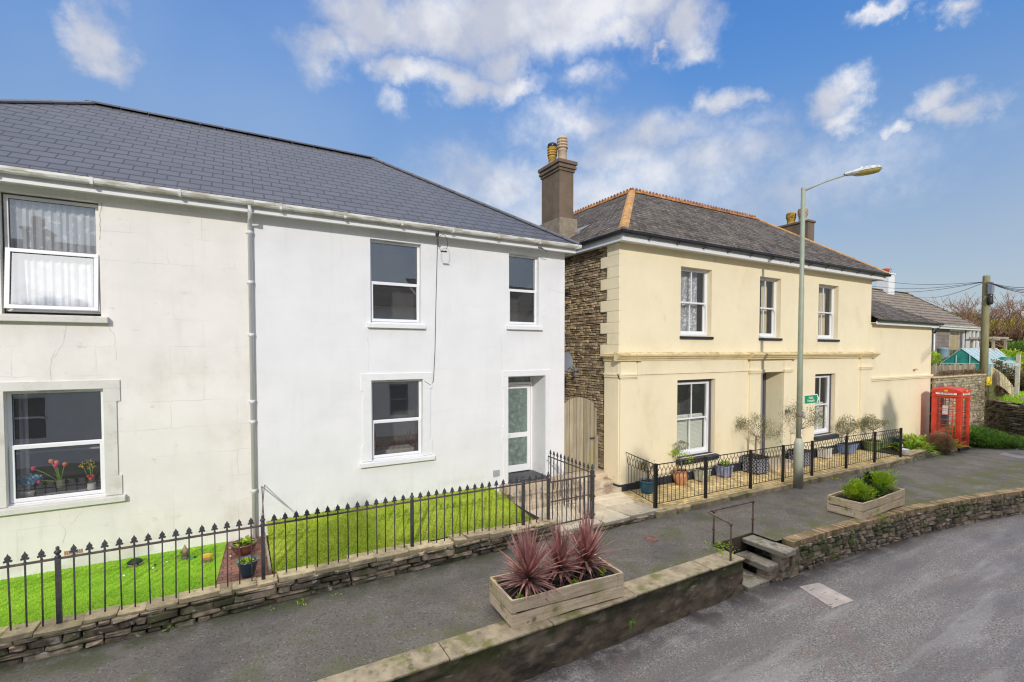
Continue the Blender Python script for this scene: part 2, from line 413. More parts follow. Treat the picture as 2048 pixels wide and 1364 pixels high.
m_rust = mk('lichened terracotta', (.30, .12, .05), .85, var=.3, vs=8, tone=.3, bump=.5, bs=40,
            layers=[dict(c=(.60, .28, .02), s=6, lo=.5, hi=.62, a=.85), dict(c=(.55, .50, .42), s=11, lo=.6, hi=.7, a=.8), dict(c=(.07, .055, .04), s=7, lo=.6, hi=.72, a=.7)])
m_hip = mk('orange lichen hip', (.42, .23, .09), .85, var=.25, vs=6, tone=.2, bump=.5, bs=40,
           layers=[dict(c=(.56, .27, .02), s=5, lo=.48, hi=.62, a=.7), dict(c=(.26, .20, .14), s=10, lo=.58, hi=.7, a=.7)])
m_yellow = mk('pale yellow render', (.83, .72, .485), .85, var=.03, vs=.9, bump=.2, bs=70, bump2=.25, bs2=2,
              layers=[dict(c=(.62, .48, .26), s=1.1, lo=.5, hi=.8, a=.4, st=(1, 1, .7)), dict(c=(.46, .38, .22), s=3.2, lo=.60, hi=.75, a=.35, st=(1, 1, .45)), dict(c=(.55, .44, .25), s=9, lo=.6, hi=.75, a=.3, st=(1.5, 1, .25)), dict(c=(.33, .29, .20), s=9, lo=.55, hi=.75, a=.35, z=(1.3, .25))])
m_cornice = mk('weathered cornice', (.72, .58, .32), .85, var=.06, vs=3, bump=.3, bs=50,
               layers=[dict(c=(.38, .29, .09), s=5, lo=.48, hi=.62, a=.85, z=(3.33, 3.40)), dict(c=(.10, .08, .045), s=12, lo=.57, hi=.66, a=.8, z=(3.34, 3.40)), dict(c=(.50, .39, .19), s=2.5, lo=.5, hi=.7, a=.5)])
m_plinth = mk('dark plinth paint', (.028, .032, .042), .6, var=.2, layers=[dict(c=(.09, .09, .085), s=5, lo=.55, hi=.75, a=.5)])
m_sillk = mk('black sill paint', (.022, .024, .030), .45, var=.2)
m_sash = mk('white sash paint', (.78, .78, .77), .45, var=.02)
m_rubble = mk('slate rubble stone', (.33, .25, .15), .9, var=.3, vs=5, tone=.55, bump=.9, bs=28, bump2=.5, bs2=8,
              layers=[dict(c=(.36, .32, .24), s=5, lo=.55, hi=.7, a=.6), dict(c=(.17, .12, .07), s=3, lo=.52, hi=.7, a=.55), dict(c=(.34, .30, .08), s=1.1, lo=.5, hi=.7, a=.5, z=(1.8, .6))])
m_lowstone = mk('mossy slate stone', (.36, .27, .17), .9, var=.35, vs=7, tone=.6, bump=1., bs=26, bump2=.5, bs2=8,
                layers=[dict(c=(.10, .115, .03), s=3.2, lo=.47, hi=.62, a=.7), dict(c=(.66, .62, .52), s=10, lo=.59, hi=.64, a=.9), dict(c=(.035, .03, .022), s=4.5, lo=.53, hi=.66, a=.75), dict(c=(.30, .21, .10), s=2.2, lo=.55, hi=.7, a=.5)])
m_capstone = mk('pale cap stone', (.58, .46, .26), .9, var=.25, vs=8, tone=.35, bump=.9, bs=26,
                layers=[dict(c=(.18, .19, .05), s=4, lo=.55, hi=.7, a=.7), dict(c=(.58, .54, .46), s=12, lo=.62, hi=.69, a=.7), dict(c=(.09, .075, .05), s=7, lo=.58, hi=.7, a=.65)])
m_roadstone = mk('retaining wall stone', (.31, .235, .155), .9, var=.3, vs=6, tone=.55, bump=.9, bs=25, bump2=.5, bs2=7,
                 layers=[dict(c=(.30, .23, .17), s=2.5, lo=.5, hi=.7, a=.6), dict(c=(.085, .11, .02), s=2.1, lo=.44, hi=.60, a=.85, z=(-.60, -.38)), dict(c=(.03, .027, .02), s=4, lo=.52, hi=.66, a=.7), dict(c=(.5, .45, .36), s=12, lo=.61, hi=.67, a=.7)])
m_mortar = mk('dark mortar', (.055, .045, .033), .95, var=.3, vs=10, bump=.6)
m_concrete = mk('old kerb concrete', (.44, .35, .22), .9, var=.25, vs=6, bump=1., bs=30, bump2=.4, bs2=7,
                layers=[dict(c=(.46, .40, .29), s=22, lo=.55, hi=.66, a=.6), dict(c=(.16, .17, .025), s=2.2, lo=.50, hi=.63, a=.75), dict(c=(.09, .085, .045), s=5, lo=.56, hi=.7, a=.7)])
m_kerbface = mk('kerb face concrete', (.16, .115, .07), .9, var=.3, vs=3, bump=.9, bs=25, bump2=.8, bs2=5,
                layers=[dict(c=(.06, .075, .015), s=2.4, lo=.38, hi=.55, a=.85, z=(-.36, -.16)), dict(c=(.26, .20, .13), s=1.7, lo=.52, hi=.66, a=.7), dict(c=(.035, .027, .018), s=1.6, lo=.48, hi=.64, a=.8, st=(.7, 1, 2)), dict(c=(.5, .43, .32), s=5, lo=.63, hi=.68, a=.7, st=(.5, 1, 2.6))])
m_brickcap = mk('brick coping', (.40, .27, .15), .9, var=.2, vs=9, tone=.32, bump=.7, bs=35,
                layers=[dict(c=(.15, .15, .04), s=2.6, lo=.48, hi=.63, a=.75), dict(c=(.08, .06, .04), s=8, lo=.6, hi=.7, a=.6)])
m_pave = mk('pavement asphalt', (.185, .158, .128), .85, var=.16, vs=1.3, bump=.6, bs=90,
            layers=[dict(c=(.40, .37, .33), s=34, lo=.62, hi=.70, a=.8, d=2), dict(c=(.06, .054, .05), s=30, lo=.54, hi=.64, a=.7, d=2), dict(c=(.085, .08, .072), s=1.1, lo=.48, hi=.7, a=.6),
                    dict(c=(.10, .115, .035), s=1.6, lo=.50, hi=.66, a=.55), dict(c=(.27, .24, .20), s=2.2, lo=.54, hi=.72, a=.6, st=(.5, 1.2, 1)), dict(c=(.07, .065, .055), s=6, lo=.6, hi=.7, a=.5),
                    dict(c=(.065, .07, .022), s=3, lo=.36, hi=.58, a=.85, ax=1, z=(6.85, 7.4)), dict(c=(.12, .13, .03), s=2.5, lo=.42, hi=.6, a=.75, ax=1, z=(5.75, 5.35))])
m_road = mk('road asphalt', (.255, .225, .198), .62, spec=.55, var=.12, vs=.8, bump=.7, bs=80,
            layers=[dict(c=(.66, .61, .56), s=42, lo=.55, hi=.65, a=.6, d=2), dict(c=(.07, .062, .06), s=40, lo=.52, hi=.62, a=.8, d=2), dict(c=(.15, .132, .118), s=1.2, lo=.42, hi=.66, a=.65, st=(.25, 1.3, 1), rg=.36),
                    dict(c=(.44, .41, .38), s=1.5, lo=.52, hi=.72, a=.55, st=(.2, 1.5, 1), rg=.45), dict(c=(.24, .165, .125), s=2.3, lo=.5, hi=.7, a=.4), dict(c=(.055, .042, .035), s=2.5, lo=.36, hi=.58, a=.8, ax=1, z=(4.35, 4.85)), dict(c=(.42, .40, .36), s=.5, lo=.55, hi=.62, a=.35, st=(.4, 3, 1), rg=.38)])
m_patch = mk('concrete patch', (.56, .47, .40), .8, var=.15, vs=4, bump=.4, bs=40, layers=[dict(c=(.10, .085, .07), s=3, lo=.58, hi=.63, a=.7, st=(1, 4, 1))])
m_flag = mk('flagstone', (.66, .56, .40), .85, var=.15, vs=3, tone=.18, bump=.5, bs=30, layers=[dict(c=(.20, .18, .11), s=3, lo=.55, hi=.7, a=.6), dict(c=(.14, .14, .04), s=6, lo=.62, hi=.72, a=.6)])
m_step = mk('step stone', (.52, .42, .30), .85, var=.15, vs=3, tone=.2, bump=.6, bs=30, layers=[dict(c=(.18, .12, .075), s=2.5, lo=.56, hi=.68, a=.7, st=(.5, 1, 1)), dict(c=(.12, .12, .04), s=6, lo=.62, hi=.72, a=.6)])
m_paver = mk('buff paving bricks', (.74, .55, .25), .85, var=.15, vs=5, bump=.4, bs=40, brick=dict(w=.21, h=.105, m=.007, ms=.1, mc=(.20, .13, .055), var=.28, bump=.6),
             layers=[dict(c=(.68, .58, .36), s=4, lo=.5, hi=.7, a=.5), dict(c=(.22, .20, .07), s=3, lo=.56, hi=.72, a=.6)])
m_edging = mk('terrace edging stone', (.48, .36, .20), .9, var=.2, vs=6, tone=.3, bump=.7, bs=30, layers=[dict(c=(.14, .16, .04), s=4, lo=.5, hi=.64, a=.75), dict(c=(.09, .075, .05), s=6, lo=.58, hi=.68, a=.6)])
m_redbrick = mk('red path bricks', (.27, .12, .085), .85, var=.15, vs=8, bump=.3, brick=dict(w=.215, h=.10, m=.007, mc=(.09, .06, .05), var=.22, bump=.5))
m_iron = mk('worn black iron', (.050, .050, .053), .5, var=.3, vs=20, layers=[dict(c=(.13, .075, .05), s=16, lo=.56, hi=.68, a=.6)])
m_ironrail = mk('rusty iron rail', (.075, .058, .050), .65, var=.3, vs=12, layers=[dict(c=(.17, .10, .07), s=9, lo=.48, hi=.64, a=.7)])
m_black = mk('black paint', (.014, .014, .016), .4, var=.2)
m_rustpipe = mk('rusty tube', (.19, .115, .085), .7, var=.25, vs=14, bump=.3, bs=50, layers=[dict(c=(.30, .20, .15), s=5, lo=.45, hi=.65, a=.7), dict(c=(.05, .03, .022), s=11, lo=.56, hi=.66, a=.7)])
m_lamp = mk('grey green lamp paint', (.30, .33, .235), .5, var=.08, vs=2, layers=[dict(c=(.19, .21, .16), s=3, lo=.5, hi=.7, a=.5, st=(1, 1, .3))])
m_lampbase = mk('lamp base', (.38, .40, .31), .55, var=.08, vs=3, layers=[dict(c=(.38, .35, .29), s=3, lo=.4, hi=.5, a=.8, z=(.28, .18))])
m_shell = mk('lantern shell', (.55, .55, .54), .6, var=.1, vs=6, layers=[dict(c=(.12, .11, .09), s=15, lo=.53, hi=.62, a=.75)])
m_amber = mk('amber lens', (.36, .30, .07), .35, var=.15, vs=9)
m_wood = mk('planter wood', (.90, .71, .47), .8, var=.1, vs=2, tone=.12, bump=.3, bs=40, grain=dict(s=(2.2, 2.2, 26), c=(.44, .30, .16), a=.55, b=.4),
            layers=[dict(c=(.50, .43, .13), s=2.4, lo=.50, hi=.68, a=.55), dict(c=(.09, .08, .035), s=5, lo=.60, hi=.70, a=.6), dict(c=(.17, .09, .04), s=7, lo=.68, hi=.71, a=.7)])
m_gatewood = mk('weathered gate boards', (.37, .32, .23), .85, var=.1, vs=2, tone=.3, bump=.3, bs=40, grain=dict(s=(30, 30, 1.3), c=(.22, .165, .09), a=.65, b=.5),
                layers=[dict(c=(.33, .31, .10), s=1.5, lo=.48, hi=.68, a=.55, st=(3, 3, .6)), dict(c=(.10, .08, .05), s=9, lo=.68, hi=.72, a=.8)])
m_fencewood = mk('grey fence wood', (.40, .33, .23), .85, var=.15, vs=3, tone=.2, grain=dict(s=(20, 20, 1.5), c=(.2, .16, .1), a=.5, b=.4))
m_pole = mk('telegraph pole', (.27, .235, .12), .85, var=.15, vs=4, stretch=(4, 4, .5), grain=dict(s=(20, 20, .8), c=(.15, .14, .05), a=.5, b=.4))
m_soil = mk('potting soil', (.030, .022, .016), .95, var=.4, vs=20, bump=1, bs=30)
m_render_ch = mk('brown chimney render', (.165, .118, .078), .9, var=.18, vs=2.5, bump=.5, bs=35, layers=[dict(c=(.09, .07, .055), s=1.8, lo=.5, hi=.7, a=.6), dict(c=(.34, .29, .22), s=16, lo=.66, hi=.7, a=.6)])
m_render_ch2 = mk('grey chimney base', (.25, .20, .145), .9, var=.2, vs=5, bump=.6, bs=30, layers=[dict(c=(.38, .34, .27), s=14, lo=.56, hi=.64, a=.6)])
m_potb = mk('buff clay pot', (.50, .37, .25), .8, var=.1, vs=8, layers=[dict(c=(.36, .15, .03), s=6, lo=.66, hi=.7, a=.8), dict(c=(.28, .25, .18), s=8, lo=.55, hi=.7, a=.5)])
m_poty = mk('yellow lichen clay pot', (.46, .29, .05), .8, var=.2, vs=8, layers=[dict(c=(.16, .12, .06), s=7, lo=.52, hi=.66, a=.7)])
m_lead = mk('lead grey', (.25, .25, .27), .5, var=.1)
m_cowl = mk('dark metal cowl', (.04, .04, .045), .3, metal=.6)
m_asphaltfill = m_pave
m_glass = glass('window glass')
m_glasst = glass('old sash glass', ior=1.6)
m_doorglass = mk('obscured door glass', (.15, .20, .175), .12, spec=.8, var=.25, vs=9, bump=.6, bs=22, layers=[dict(c=(.26, .32, .27), s=9, lo=.56, hi=.66, a=.6)])
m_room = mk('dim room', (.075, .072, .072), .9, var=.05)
m_roomlt = mk('pale room', (.42, .40, .36), .9, var=.05)
m_net = mk('net curtain', (.60, .62, .64), .9, trans=.3, layers=[dict(c=(.92, .92, .92), s=9, lo=.55, hi=.60, a=.85)], base2=(.66, .68, .70), vs=2)
m_lace = mk('lace curtain', (.38, .39, .40), .9, var=.05, trans=.3, layers=[dict(c=(.80, .80, .78), s=16, lo=.50, hi=.56, a=.9)])
m_curt = mk('cream drape', (.55, .47, .30), .9, var=.1, stretch=(14, 14, 1), vs=1)
m_drape = mk('grey drape', (.34, .34, .36), .9, var=.15, stretch=(14, 14, 1), vs=1)
m_blind = mk('slatted shutter', (.62, .64, .54), .6, var=.03)
m_teal = mk('teal door paint', (.02, .23, .30), .4, var=.05)
m_dkframe = mk('charcoal door frame', (.085, .085, .105), .5, var=.1)
m_red = mk('red telephone paint', (.62, .045, .022), .42, var=.1, vs=3, layers=[dict(c=(.66, .10, .03), s=2, lo=.45, hi=.7, a=.5), dict(c=(.42, .02, .02), s=5, lo=.55, hi=.7, a=.4)])
m_gold = mk('gold crown', (.70, .45, .03), .4, var=.1)
m_signw = mk('white sign', (.82, .82, .80), .4, var=.02)
m_signk = mk('black lettering', (.02, .02, .02), .5)
m_green = mk('green sign', (.005, .30, .085), .35, var=.03)
m_teals = mk('teal sign', (.03, .33, .30), .4, var=.05)
m_plaque = mk('slate plaque', (.11, .10, .10), .5, var=.1)
m_satin = mk('grey dish', (.20, .22, .25), .5, var=.05)
m_meter = mk('grey meter box', (.34, .36, .37), .5, var=.04)
m_cable = mk('black cable', (.02, .02, .02), .6)
m_wirem = mk('overhead wire', (.035, .036, .04), .6)
m_yel = mk('yellow notice', (.85, .62, .01), .5, var=.03)
m_magenta = mk('magenta ring', (.65, .05, .25), .5)
m_pink = m_magenta
# vegetation
def leafm(name, c1, c2, tone=.45, rough=.6, tr=.35, **k): return mk(name, c1, rough, base2=c2, vs=k.pop('vs', 5), tone=tone, trans=tr, **k)
m_cordy = leafm('cordyline leaf', (.44, .17, .15), (.66, .38, .31), tone=.4, tr=.2, rough=.45)
m_cordyd = leafm('dry cordyline leaf', (.30, .22, .10), (.42, .32, .18), tone=.4, tr=.15)
m_shrub = leafm('fresh green leaf', (.27, .45, .02), (.52, .64, .04), tone=.45)
m_shrubd = leafm('dark leaf', (.018, .05, .022), (.04, .085, .03), tone=.4)
m_olive = leafm('olive leaf', (.17, .18, .07), (.36, .34, .18), tone=.5)
m_olived = leafm('dry olive leaf', (.30, .26, .15), (.42, .36, .22), tone=.4)
m_bark = mk('grey bark', (.20, .155, .105), .9, var=.2, vs=15, bump=.5)
m_strap = leafm('strap leaf', (.20, .40, .02), (.45, .62, .05), tone=.4, tr=.3)
m_strapy = leafm('yellow strap leaf', (.48, .42, .02), (.60, .50, .04), tone=.3)
m_twig = leafm('brown shrub', (.22, .11, .06), (.36, .20, .11), tone=.4, tr=.15)
m_juni = leafm('juniper', (.09, .22, .02), (.24, .38, .06), tone=.5)
m_lawng = mk('bright artificial turf', (.32, .62, .03), .8, base2=(.46, .74, .05), vs=3.5, tone=.3, bump=.7, bs=60, trans=.35)
m_lawnm = mk('mossy lawn', (.40, .52, .035), .85, base2=(.56, .64, .08), vs=2.2, tone=.35, trans=.35, bump=.8, bs=50, layers=[dict(c=(.30, .42, .025), s=3.5, lo=.52, hi=.7, a=.6), dict(c=(.70, .62, .22), s=6, lo=.6, hi=.75, a=.5)])
m_bgrass = mk('bank grass', (.26, .46, .02), .9, base2=(.42, .60, .05), vs=2, tone=.4, bump=.8, bs=30)
m_field = mk('far ground', (.10, .13, .035), .95, base2=(.16, .17, .05), vs=.3, bump=.5, bs=4)
m_hedge = leafm('hedge leaf', (.05, .10, .015), (.17, .22, .03), tone=.5)
m_gorse = leafm('yellow shrub leaf', (.30, .30, .015), (.50, .46, .03), tone=.5)
m_photin = leafm('red tinged hedge leaf', (.08, .13, .03), (.34, .20, .10), tone=.5)
m_baretree = mk('bare red twigs', (.30, .20, .18), .9, var=.3, vs=2, layers=[dict(c=(.25, .07, .07), s=.9, lo=.5, hi=.65, a=.7)])
m_dbrown = leafm('winter scrub', (.14, .085, .045), (.26, .16, .085), tone=.5, tr=.15)
m_browntile = mk('brown concrete tile', (.25, .20, .15), .85, var=.15, vs=2, bump=.4, brick=dict(w=.33, h=.33, m=.03, ms=.5, mc=(.055, .042, .033), var=.14, bump=1, bd=.04, off=0, course=.25, ca=.6),
                 layers=[dict(c=(.25, .22, .15), s=1.2, lo=.5, hi=.7, a=.5)])
m_greyblock = mk('grey block wall', (.24, .20, .17), .9, var=.15, vs=4, brick=dict(w=.45, h=.22, m=.012, mc=(.14, .12, .10), var=.15, bump=.5))
m_ghglass = mk('greenhouse glass', (.36, .52, .54), .15, spec=.7, var=.12, vs=2)
m_ghteal = mk('teal shade netting', (.012, .20, .16), .4, base2=(.05, .34, .28), vs=2.5)
m_alu = mk('aluminium', (.62, .63, .62), .4, var=.05)
m_butt = mk('blue grey tub', (.20, .28, .31), .5, var=.1)
m_purple = mk('purple pot', (.20, .05, .22), .5)
m_terracotta = mk('terracotta', (.46, .22, .11), .75, var=.12, vs=6, layers=[dict(c=(.55, .38, .26), s=4, lo=.5, hi=.7, a=.5)])
m_blueglz = mk('blue glaze', (.012, .16, .27), .2, var=.2, vs=5, spec=.7, coat=.4)
m_navyglz = mk('dark blue glaze', (.012, .055, .085), .18, var=.2, spec=.7, coat=.4)
m_brownglz = mk('brown glaze', (.13, .045, .03), .25, var=.2, spec=.6, coat=.3)
m_potgrn = mk('mossy white pot', (.48, .48, .38), .8, var=.1, vs=5, layers=[dict(c=(.22, .26, .05), s=4, lo=.42, hi=.62, a=.8)])
m_potlil = mk('lilac grey pot', (.26, .28, .40), .7, var=.1, vs=5, tone=.15)
m_potwht = mk('chalky pot', (.60, .58, .52), .8, var=.1, vs=5, layers=[dict(c=(.32, .32, .2), s=5, lo=.5, hi=.7, a=.5)])
m_potblu = mk('powder blue trough', (.20, .27, .42), .6, var=.08)
m_potlime = mk('olive tub', (.17, .24, .05), .6, var=.1)
m_wicker = mk('woven charcoal', (.035, .035, .045), .55, var=.2, tone=.4)
m_wickhi = mk('woven silver strands', (.36, .36, .40), .5, var=.2)
# ---------------------------------------------------------------- ground levels
def zp(x):       # pavement level along the street: flat, then falling gently to the right
    if x < 10: return -.07
    if x < 19: return -.07 - .16 * (x - 10) / 9
    if x < 24.5: return -.23 - .22 * (x - 19) / 5.5
    return -.45
def zr(x): return zp(x) - .585
def zt(x): return .06 - .0123 * (x - 7.8)
def yk(x):       # outer edge of the raised pavement (curves towards the viewer on the right)
    if x < 8: return 5.0
    if x < 13: return 5.0 - .22 * ((x - 8) / 5) ** 1.2
    return 4.78 - .10 * (x - 13) - .0085 * (x - 13) ** 2

def strip(mb, xs, yf0, yf1, zf, ny=1):
    for a, b in zip(xs, xs[1:]):
        for j in range(ny):
            P = []
            for x, k in ((a, j), (b, j), (b, j + 1), (a, j + 1)):
                y = yf0(x) + (yf1(x) - yf0(x)) * k / ny
                P.append((x, y, zf(x)))
            mb.face(P)
def rng(a, b, d):
    n = max(1, round((b - a) / d)); return [a + (b - a) * i / n for i in range(n + 1)]

g0 = MB(); g0.face([(-900, -900, -1.4), (1500, -900, -1.4), (1500, 1500, -1.4), (-900, 1500, -1.4)])
struct('ground', g0, m_field)
b = MB(); strip(b, rng(-40, 70, 1), lambda x: -1.2, lambda x: yk(x) + .05 if x < 26 else yk(26) + .05, zr, 2)
struct('road', b, m_road)
b = MB(); strip(b, rng(-40, 70, 1), lambda x: -6, lambda x: -1.2, lambda x: zr(x) + .12)
b.box(-40, 10, -1.25, -1.2, -.8, -.54)
struct('far_pavement', b, m_pave)
# pavement: beyond the kerb strip; notch for the steps
NX0, NX1, NY = 7.42, 8.62, 5.68
b = MB()
strip(b, rng(-14, NX0, 1), lambda x: 5.34, lambda x: 9.3, zp, 3)
strip(b, [NX0, 8, NX1], lambda x: NY, lambda x: 9.3, zp, 3)
strip(b, rng(NX1, 25.2, 1), lambda x: yk(x) + .20, lambda x: 9.3, zp, 3)
strip(b, rng(25.2, 60, 1), lambda x: yk(x) + .2 if x < 26 else yk(26) - 6, lambda x: 16, zp, 3)
struct('pavement', b, m_pave)
b = MB()
p = [at(1598, 1173, Z=zr(9) + .006), at(1664, 1216, Z=zr(9) + .006), at(1708, 1201, Z=zr(10) + .006), at(1638, 1165, Z=zr(10) + .006)]
b.face(p); tag(b.build('concrete_patch', m_patch), kind='structure')
b = MB()
q = lambda x, y: at(x, y, Z=zp(8) + .005)
b.face([q(1287, 1074), q(1303, 1085), q(1318, 1080), q(1303, 1070)]); tag(b.build('pavement_patch', m_redbrick), kind='structure')
# faint lighter patches on the pavement at the junction
m_buff = mk('buff paving patch', (.30, .235, .17), .85, var=.15, vs=4, bump=.4)
b = MB(); Zf = zp(23) + .006
b.face([at(2010, 938, Z=Zf), at(2080, 958, Z=Zf), at(2095, 946, Z=Zf), at(2033, 932, Z=Zf)])
struct('paving_patch', b, m_buff)
b = MB(); b.face([at(1998, 909, Z=zp(25) + .006), at(2060, 920, Z=zp(25) + .006), at(2062, 915, Z=zp(25) + .006), at(2008, 905, Z=zp(25) + .006)])
struct('tactile_strip', b, mk('grey strip', (.26, .24, .25), .8))
b = MB(); b.face([at(2030, 898, Z=zp(26) + .006), at(2055, 889, Z=zp(26) + .006), at(2058, 890.5, Z=zp(26) + .006), at(2033, 899.5, Z=zp(26) + .006)])
struct('road_marking', b, m_signw)

# ---------------------------------------------------------------- stone laying
def lay(mb, p0, u, L, zlo, zhi, hr, lr, depth, out, tones=(0, 1), jit=.18, gap=.008, bulge=.012, taper=False):
    """courses of stone along u from p0 (face line); zlo/zhi functions of distance; out = outward normal"""
    u = V(u).normalized(); out = V(out).normalized(); p0 = V(p0); w = V((0, 0, 1))
    z = 0; rows = []
    H = max(zhi(0) - zlo(0), zhi(L) - zlo(L))
    while z < H - hr[0] * .4:
        h = min(rnd.uniform(*hr), H - z); rows.append((z, h)); z += h
    for z, h in rows:
        s = -rnd.uniform(0, lr[1]) * .5
        while s < L:
            l = rnd.uniform(*lr); a = max(0, s); e = min(L, s + l); s += l
            if e - a < .03: continue
            mid = (a + e) / 2; top = zhi(mid) - zlo(mid)
            if z > top - .02: continue
            hh = min(h, top - z)
            mb.tone = rnd.uniform(*tones)
            c = p0 + u * mid + V((0, 0, zlo(mid) + z + hh / 2)) - p0.z * w * 1
            c.z = zlo(mid) + z + hh / 2
            c = c - out * (depth / 2 - rnd.uniform(-.012, .018))
            mb.stone(c, u, out, w, max(.01, (e - a) / 2 - gap / 2), depth / 2, max(.008, hh / 2 - gap / 2), jit, bulge)

# low garden wall below the left railing
t = thing('garden_wall', (-1, 7.55, 0), 'low mossy slate stone wall carrying the spearhead railings', 'wall')
b = MB(); b.box(-12, 5.18, 7.44, 7.66, -.1, .20); b.build('wall_core', m_mortar, t)
b = MB(); lay(b, (-12, 7.38, 0), (1, 0, 0), 17.2, lambda s: -.08, lambda s: .20, (.05, .12), (.12, .6), .2, (0, -1, 0), jit=.38, bulge=.03, gap=.014)
lay(b, (5.2, 7.38, 0), (0, 1, 0), .34, lambda s: -.08, lambda s: .20, (.04, .085), (.1, .3), .16, (1, 0, 0))
b.build('stonework', m_lowstone, t)
b = MB(); b.tone = .5
s = -12
while s < 5.15:
    l = rnd.uniform(.12, .55); e = min(5.2, s + l); b.tone = rnd.random()
    h = rnd.uniform(.03, .08)
    b.stone(V(((s + e) / 2, 7.52 + rnd.uniform(-.012, .012), .195 + h / 2)), V((1, 0, 0)), V((0, -1, 0)), V((0, 0, 1)), (e - s) / 2 - .003, .135 + rnd.uniform(-.03, .03), h / 2, .28, .012); s = e
b.build('coping', m_capstone, t)

# road-side kerb wall, left length: concrete coping over a rough face
t = thing('kerb_wall', (0, 5, 0), 'long concrete topped kerb wall holding up the pavement, left of the steps', 'kerb wall')
b = MB()
xs = [-12]
while xs[-1] < NX0 - .4: xs.append(min(NX0, xs[-1] + rnd.uniform(1.1, 1.7)))
xs[-1] = NX0
for a, e in zip(xs, xs[1:]):
    b.tone = rnd.random(); j = rnd.uniform(-.012, .012)
    b.box(a + .004, e - .004, 4.992 + j, 5.38, -.085, -.055 + rnd.uniform(-.006, .006))
b.build('coping', m_concrete, t, bevel=.02)
b = MB()
for a, e in zip(rng(-12, NX0 - .01, .5), rng(-12, NX0 - .01, .5)[1:]):
    pass
X = rng(-12, NX0 - .01, .08); Zs = [-1.2, -.66, -.58, -.5, -.42, -.34, -.26, -.2, -.14, -.084]
def kf(x, z): return (x, 5.02 + .03 * noise.noise(V((x * 2.3, z * 7, 0))) + .02 * noise.noise(V((x * 9, z * 18, 4))) - .07 * max(0, (-.35 - z)), z)
for a, e in zip(X, X[1:]):
    for z0, z1 in zip(Zs, Zs[1:]): b.face([kf(a, z0), kf(e, z0), kf(e, z1), kf(a, z1)])
b.box(NX0 - .3, NX0 - .005, 5.03, NY, -1.2, -.086)
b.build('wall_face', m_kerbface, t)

# road-side wall, right length: rubble under a brick-on-edge coping
t = thing('retaining_wall', (12, 4.9, 0), 'curving rubble stone wall with brick coping, right of the steps', 'wall')
bs = MB(); bc = MB(); core = MB()
x = NX1 + .22
seg = rng(NX1 + .02, 30, .6)
for a, e in zip(seg, seg[1:]):
    p, q = V((a, yk(a), 0)), V((e, yk(e), 0)); u = (q - p).normalized(); n = V((u.y, -u.x, 0)); L = (q - p).length
    far = a > 14
    lay(bs, p, u, L, lambda s, a=a: zr(a) - .04, lambda s, a=a: zp(a) - .075, (.06, .12) if not far else (.09, .15), (.1, .3) if not far else (.15, .35), .2, n, jit=.30, bulge=.03, gap=.016)
    core.hexa([(a, yk(a) + .05, -1.3), (e, yk(e) + .05, -1.3), (e, yk(e) + .24, -1.3), (a, yk(a) + .24, -1.3),
               (a, yk(a) + .05, zp(a) - .09), (e, yk(e) + .05, zp(e) - .09), (e, yk(e) + .24, zp(e) - .09), (a, yk(a) + .24, zp(a) - .09)])
while x < 30:
    wdt = .078; a = x; u = V((1, (yk(x + .1) - yk(x)) / .1, 0)).normalized(); n = V((u.y, -u.x, 0))
    bc.tone = rnd.random()
    bc.obox(V((x, yk(x), zp(x) - .03 + rnd.uniform(-.005, .005))) - n * (.105 + rnd.uniform(-.008, .008)), u * (wdt / 2 - .004), n * .112, (0, 0, .047)); x += wdt
    
bs.build('stonework', m_roadstone, t); bc.build('brick_coping', m_brickcap, t); core.build('wall_core', m_mortar, t)

# steps cut into the kerb
t = thing('street_steps', (8.1, 5.3, 0), 'short slab steps cut down through the kerb to the road', 'steps')
m_slab = mk('worn slab', (.32, .28, .21), .75, var=.2, vs=4, tone=.2, bump=.6, bs=25, layers=[dict(c=(.15, .14, .05), s=5, lo=.50, hi=.62, a=.8), dict(c=(.10, .08, .06), s=3, lo=.5, hi=.62, a=.7), dict(c=(.6, .56, .5), s=9, lo=.6, hi=.68, a=.5)])
for x0, x1, y0, y1, z in ((8.30, 8.66, 4.84, 5.66, -.10), (8.02, 8.36, 4.97, 5.6, -.33), (7.50, 8.10, 4.98, 5.6, -.575)):
    b = MB(); b.tone = rnd.random(); b.stone(V(((x0 + x1) / 2, (y0 + y1) / 2, z - .05)), V((1, 0, 0)), V((0, -1, 0)), V((0, 0, 1)), (x1 - x0) / 2, (y1 - y0) / 2, .05, .12, .02)
    b.build('step', m_slab, t, bevel=.015)
b = MB(); lay(b, (8.64, 4.9, 0), (0, 1, 0), .72, lambda s: -.7, lambda s: -.16, (.06, .12), (.12, .3), .25, (-1, 0, 0), jit=.2)
lay(b, (8.36, 5.05, 0), (0, 1, 0), .5, lambda s: -.7, lambda s: -.40, (.06, .12), (.12, .3), .25, (-1, 0, 0), jit=.2)
lay(b, (8.05, 4.99, 0), (1, 0, 0), .6, lambda s: -.7, lambda s: -.4, (.06, .12), (.12, .3), .2, (0, -1, 0), jit=.2)
lay(b, (8.36, 4.93, 0), (1, 0, 0), .5, lambda s: -.7, lambda s: -.17, (.06, .12), (.12, .3), .2, (0, -1, 0), jit=.2)
b.build('stonework', m_roadstone, t)
b = MB(); b.box(NX0 - .02, NX1, NY - .02, NY + .16, -1.2, -.072); b.build('back_wall', m_kerbface, t)

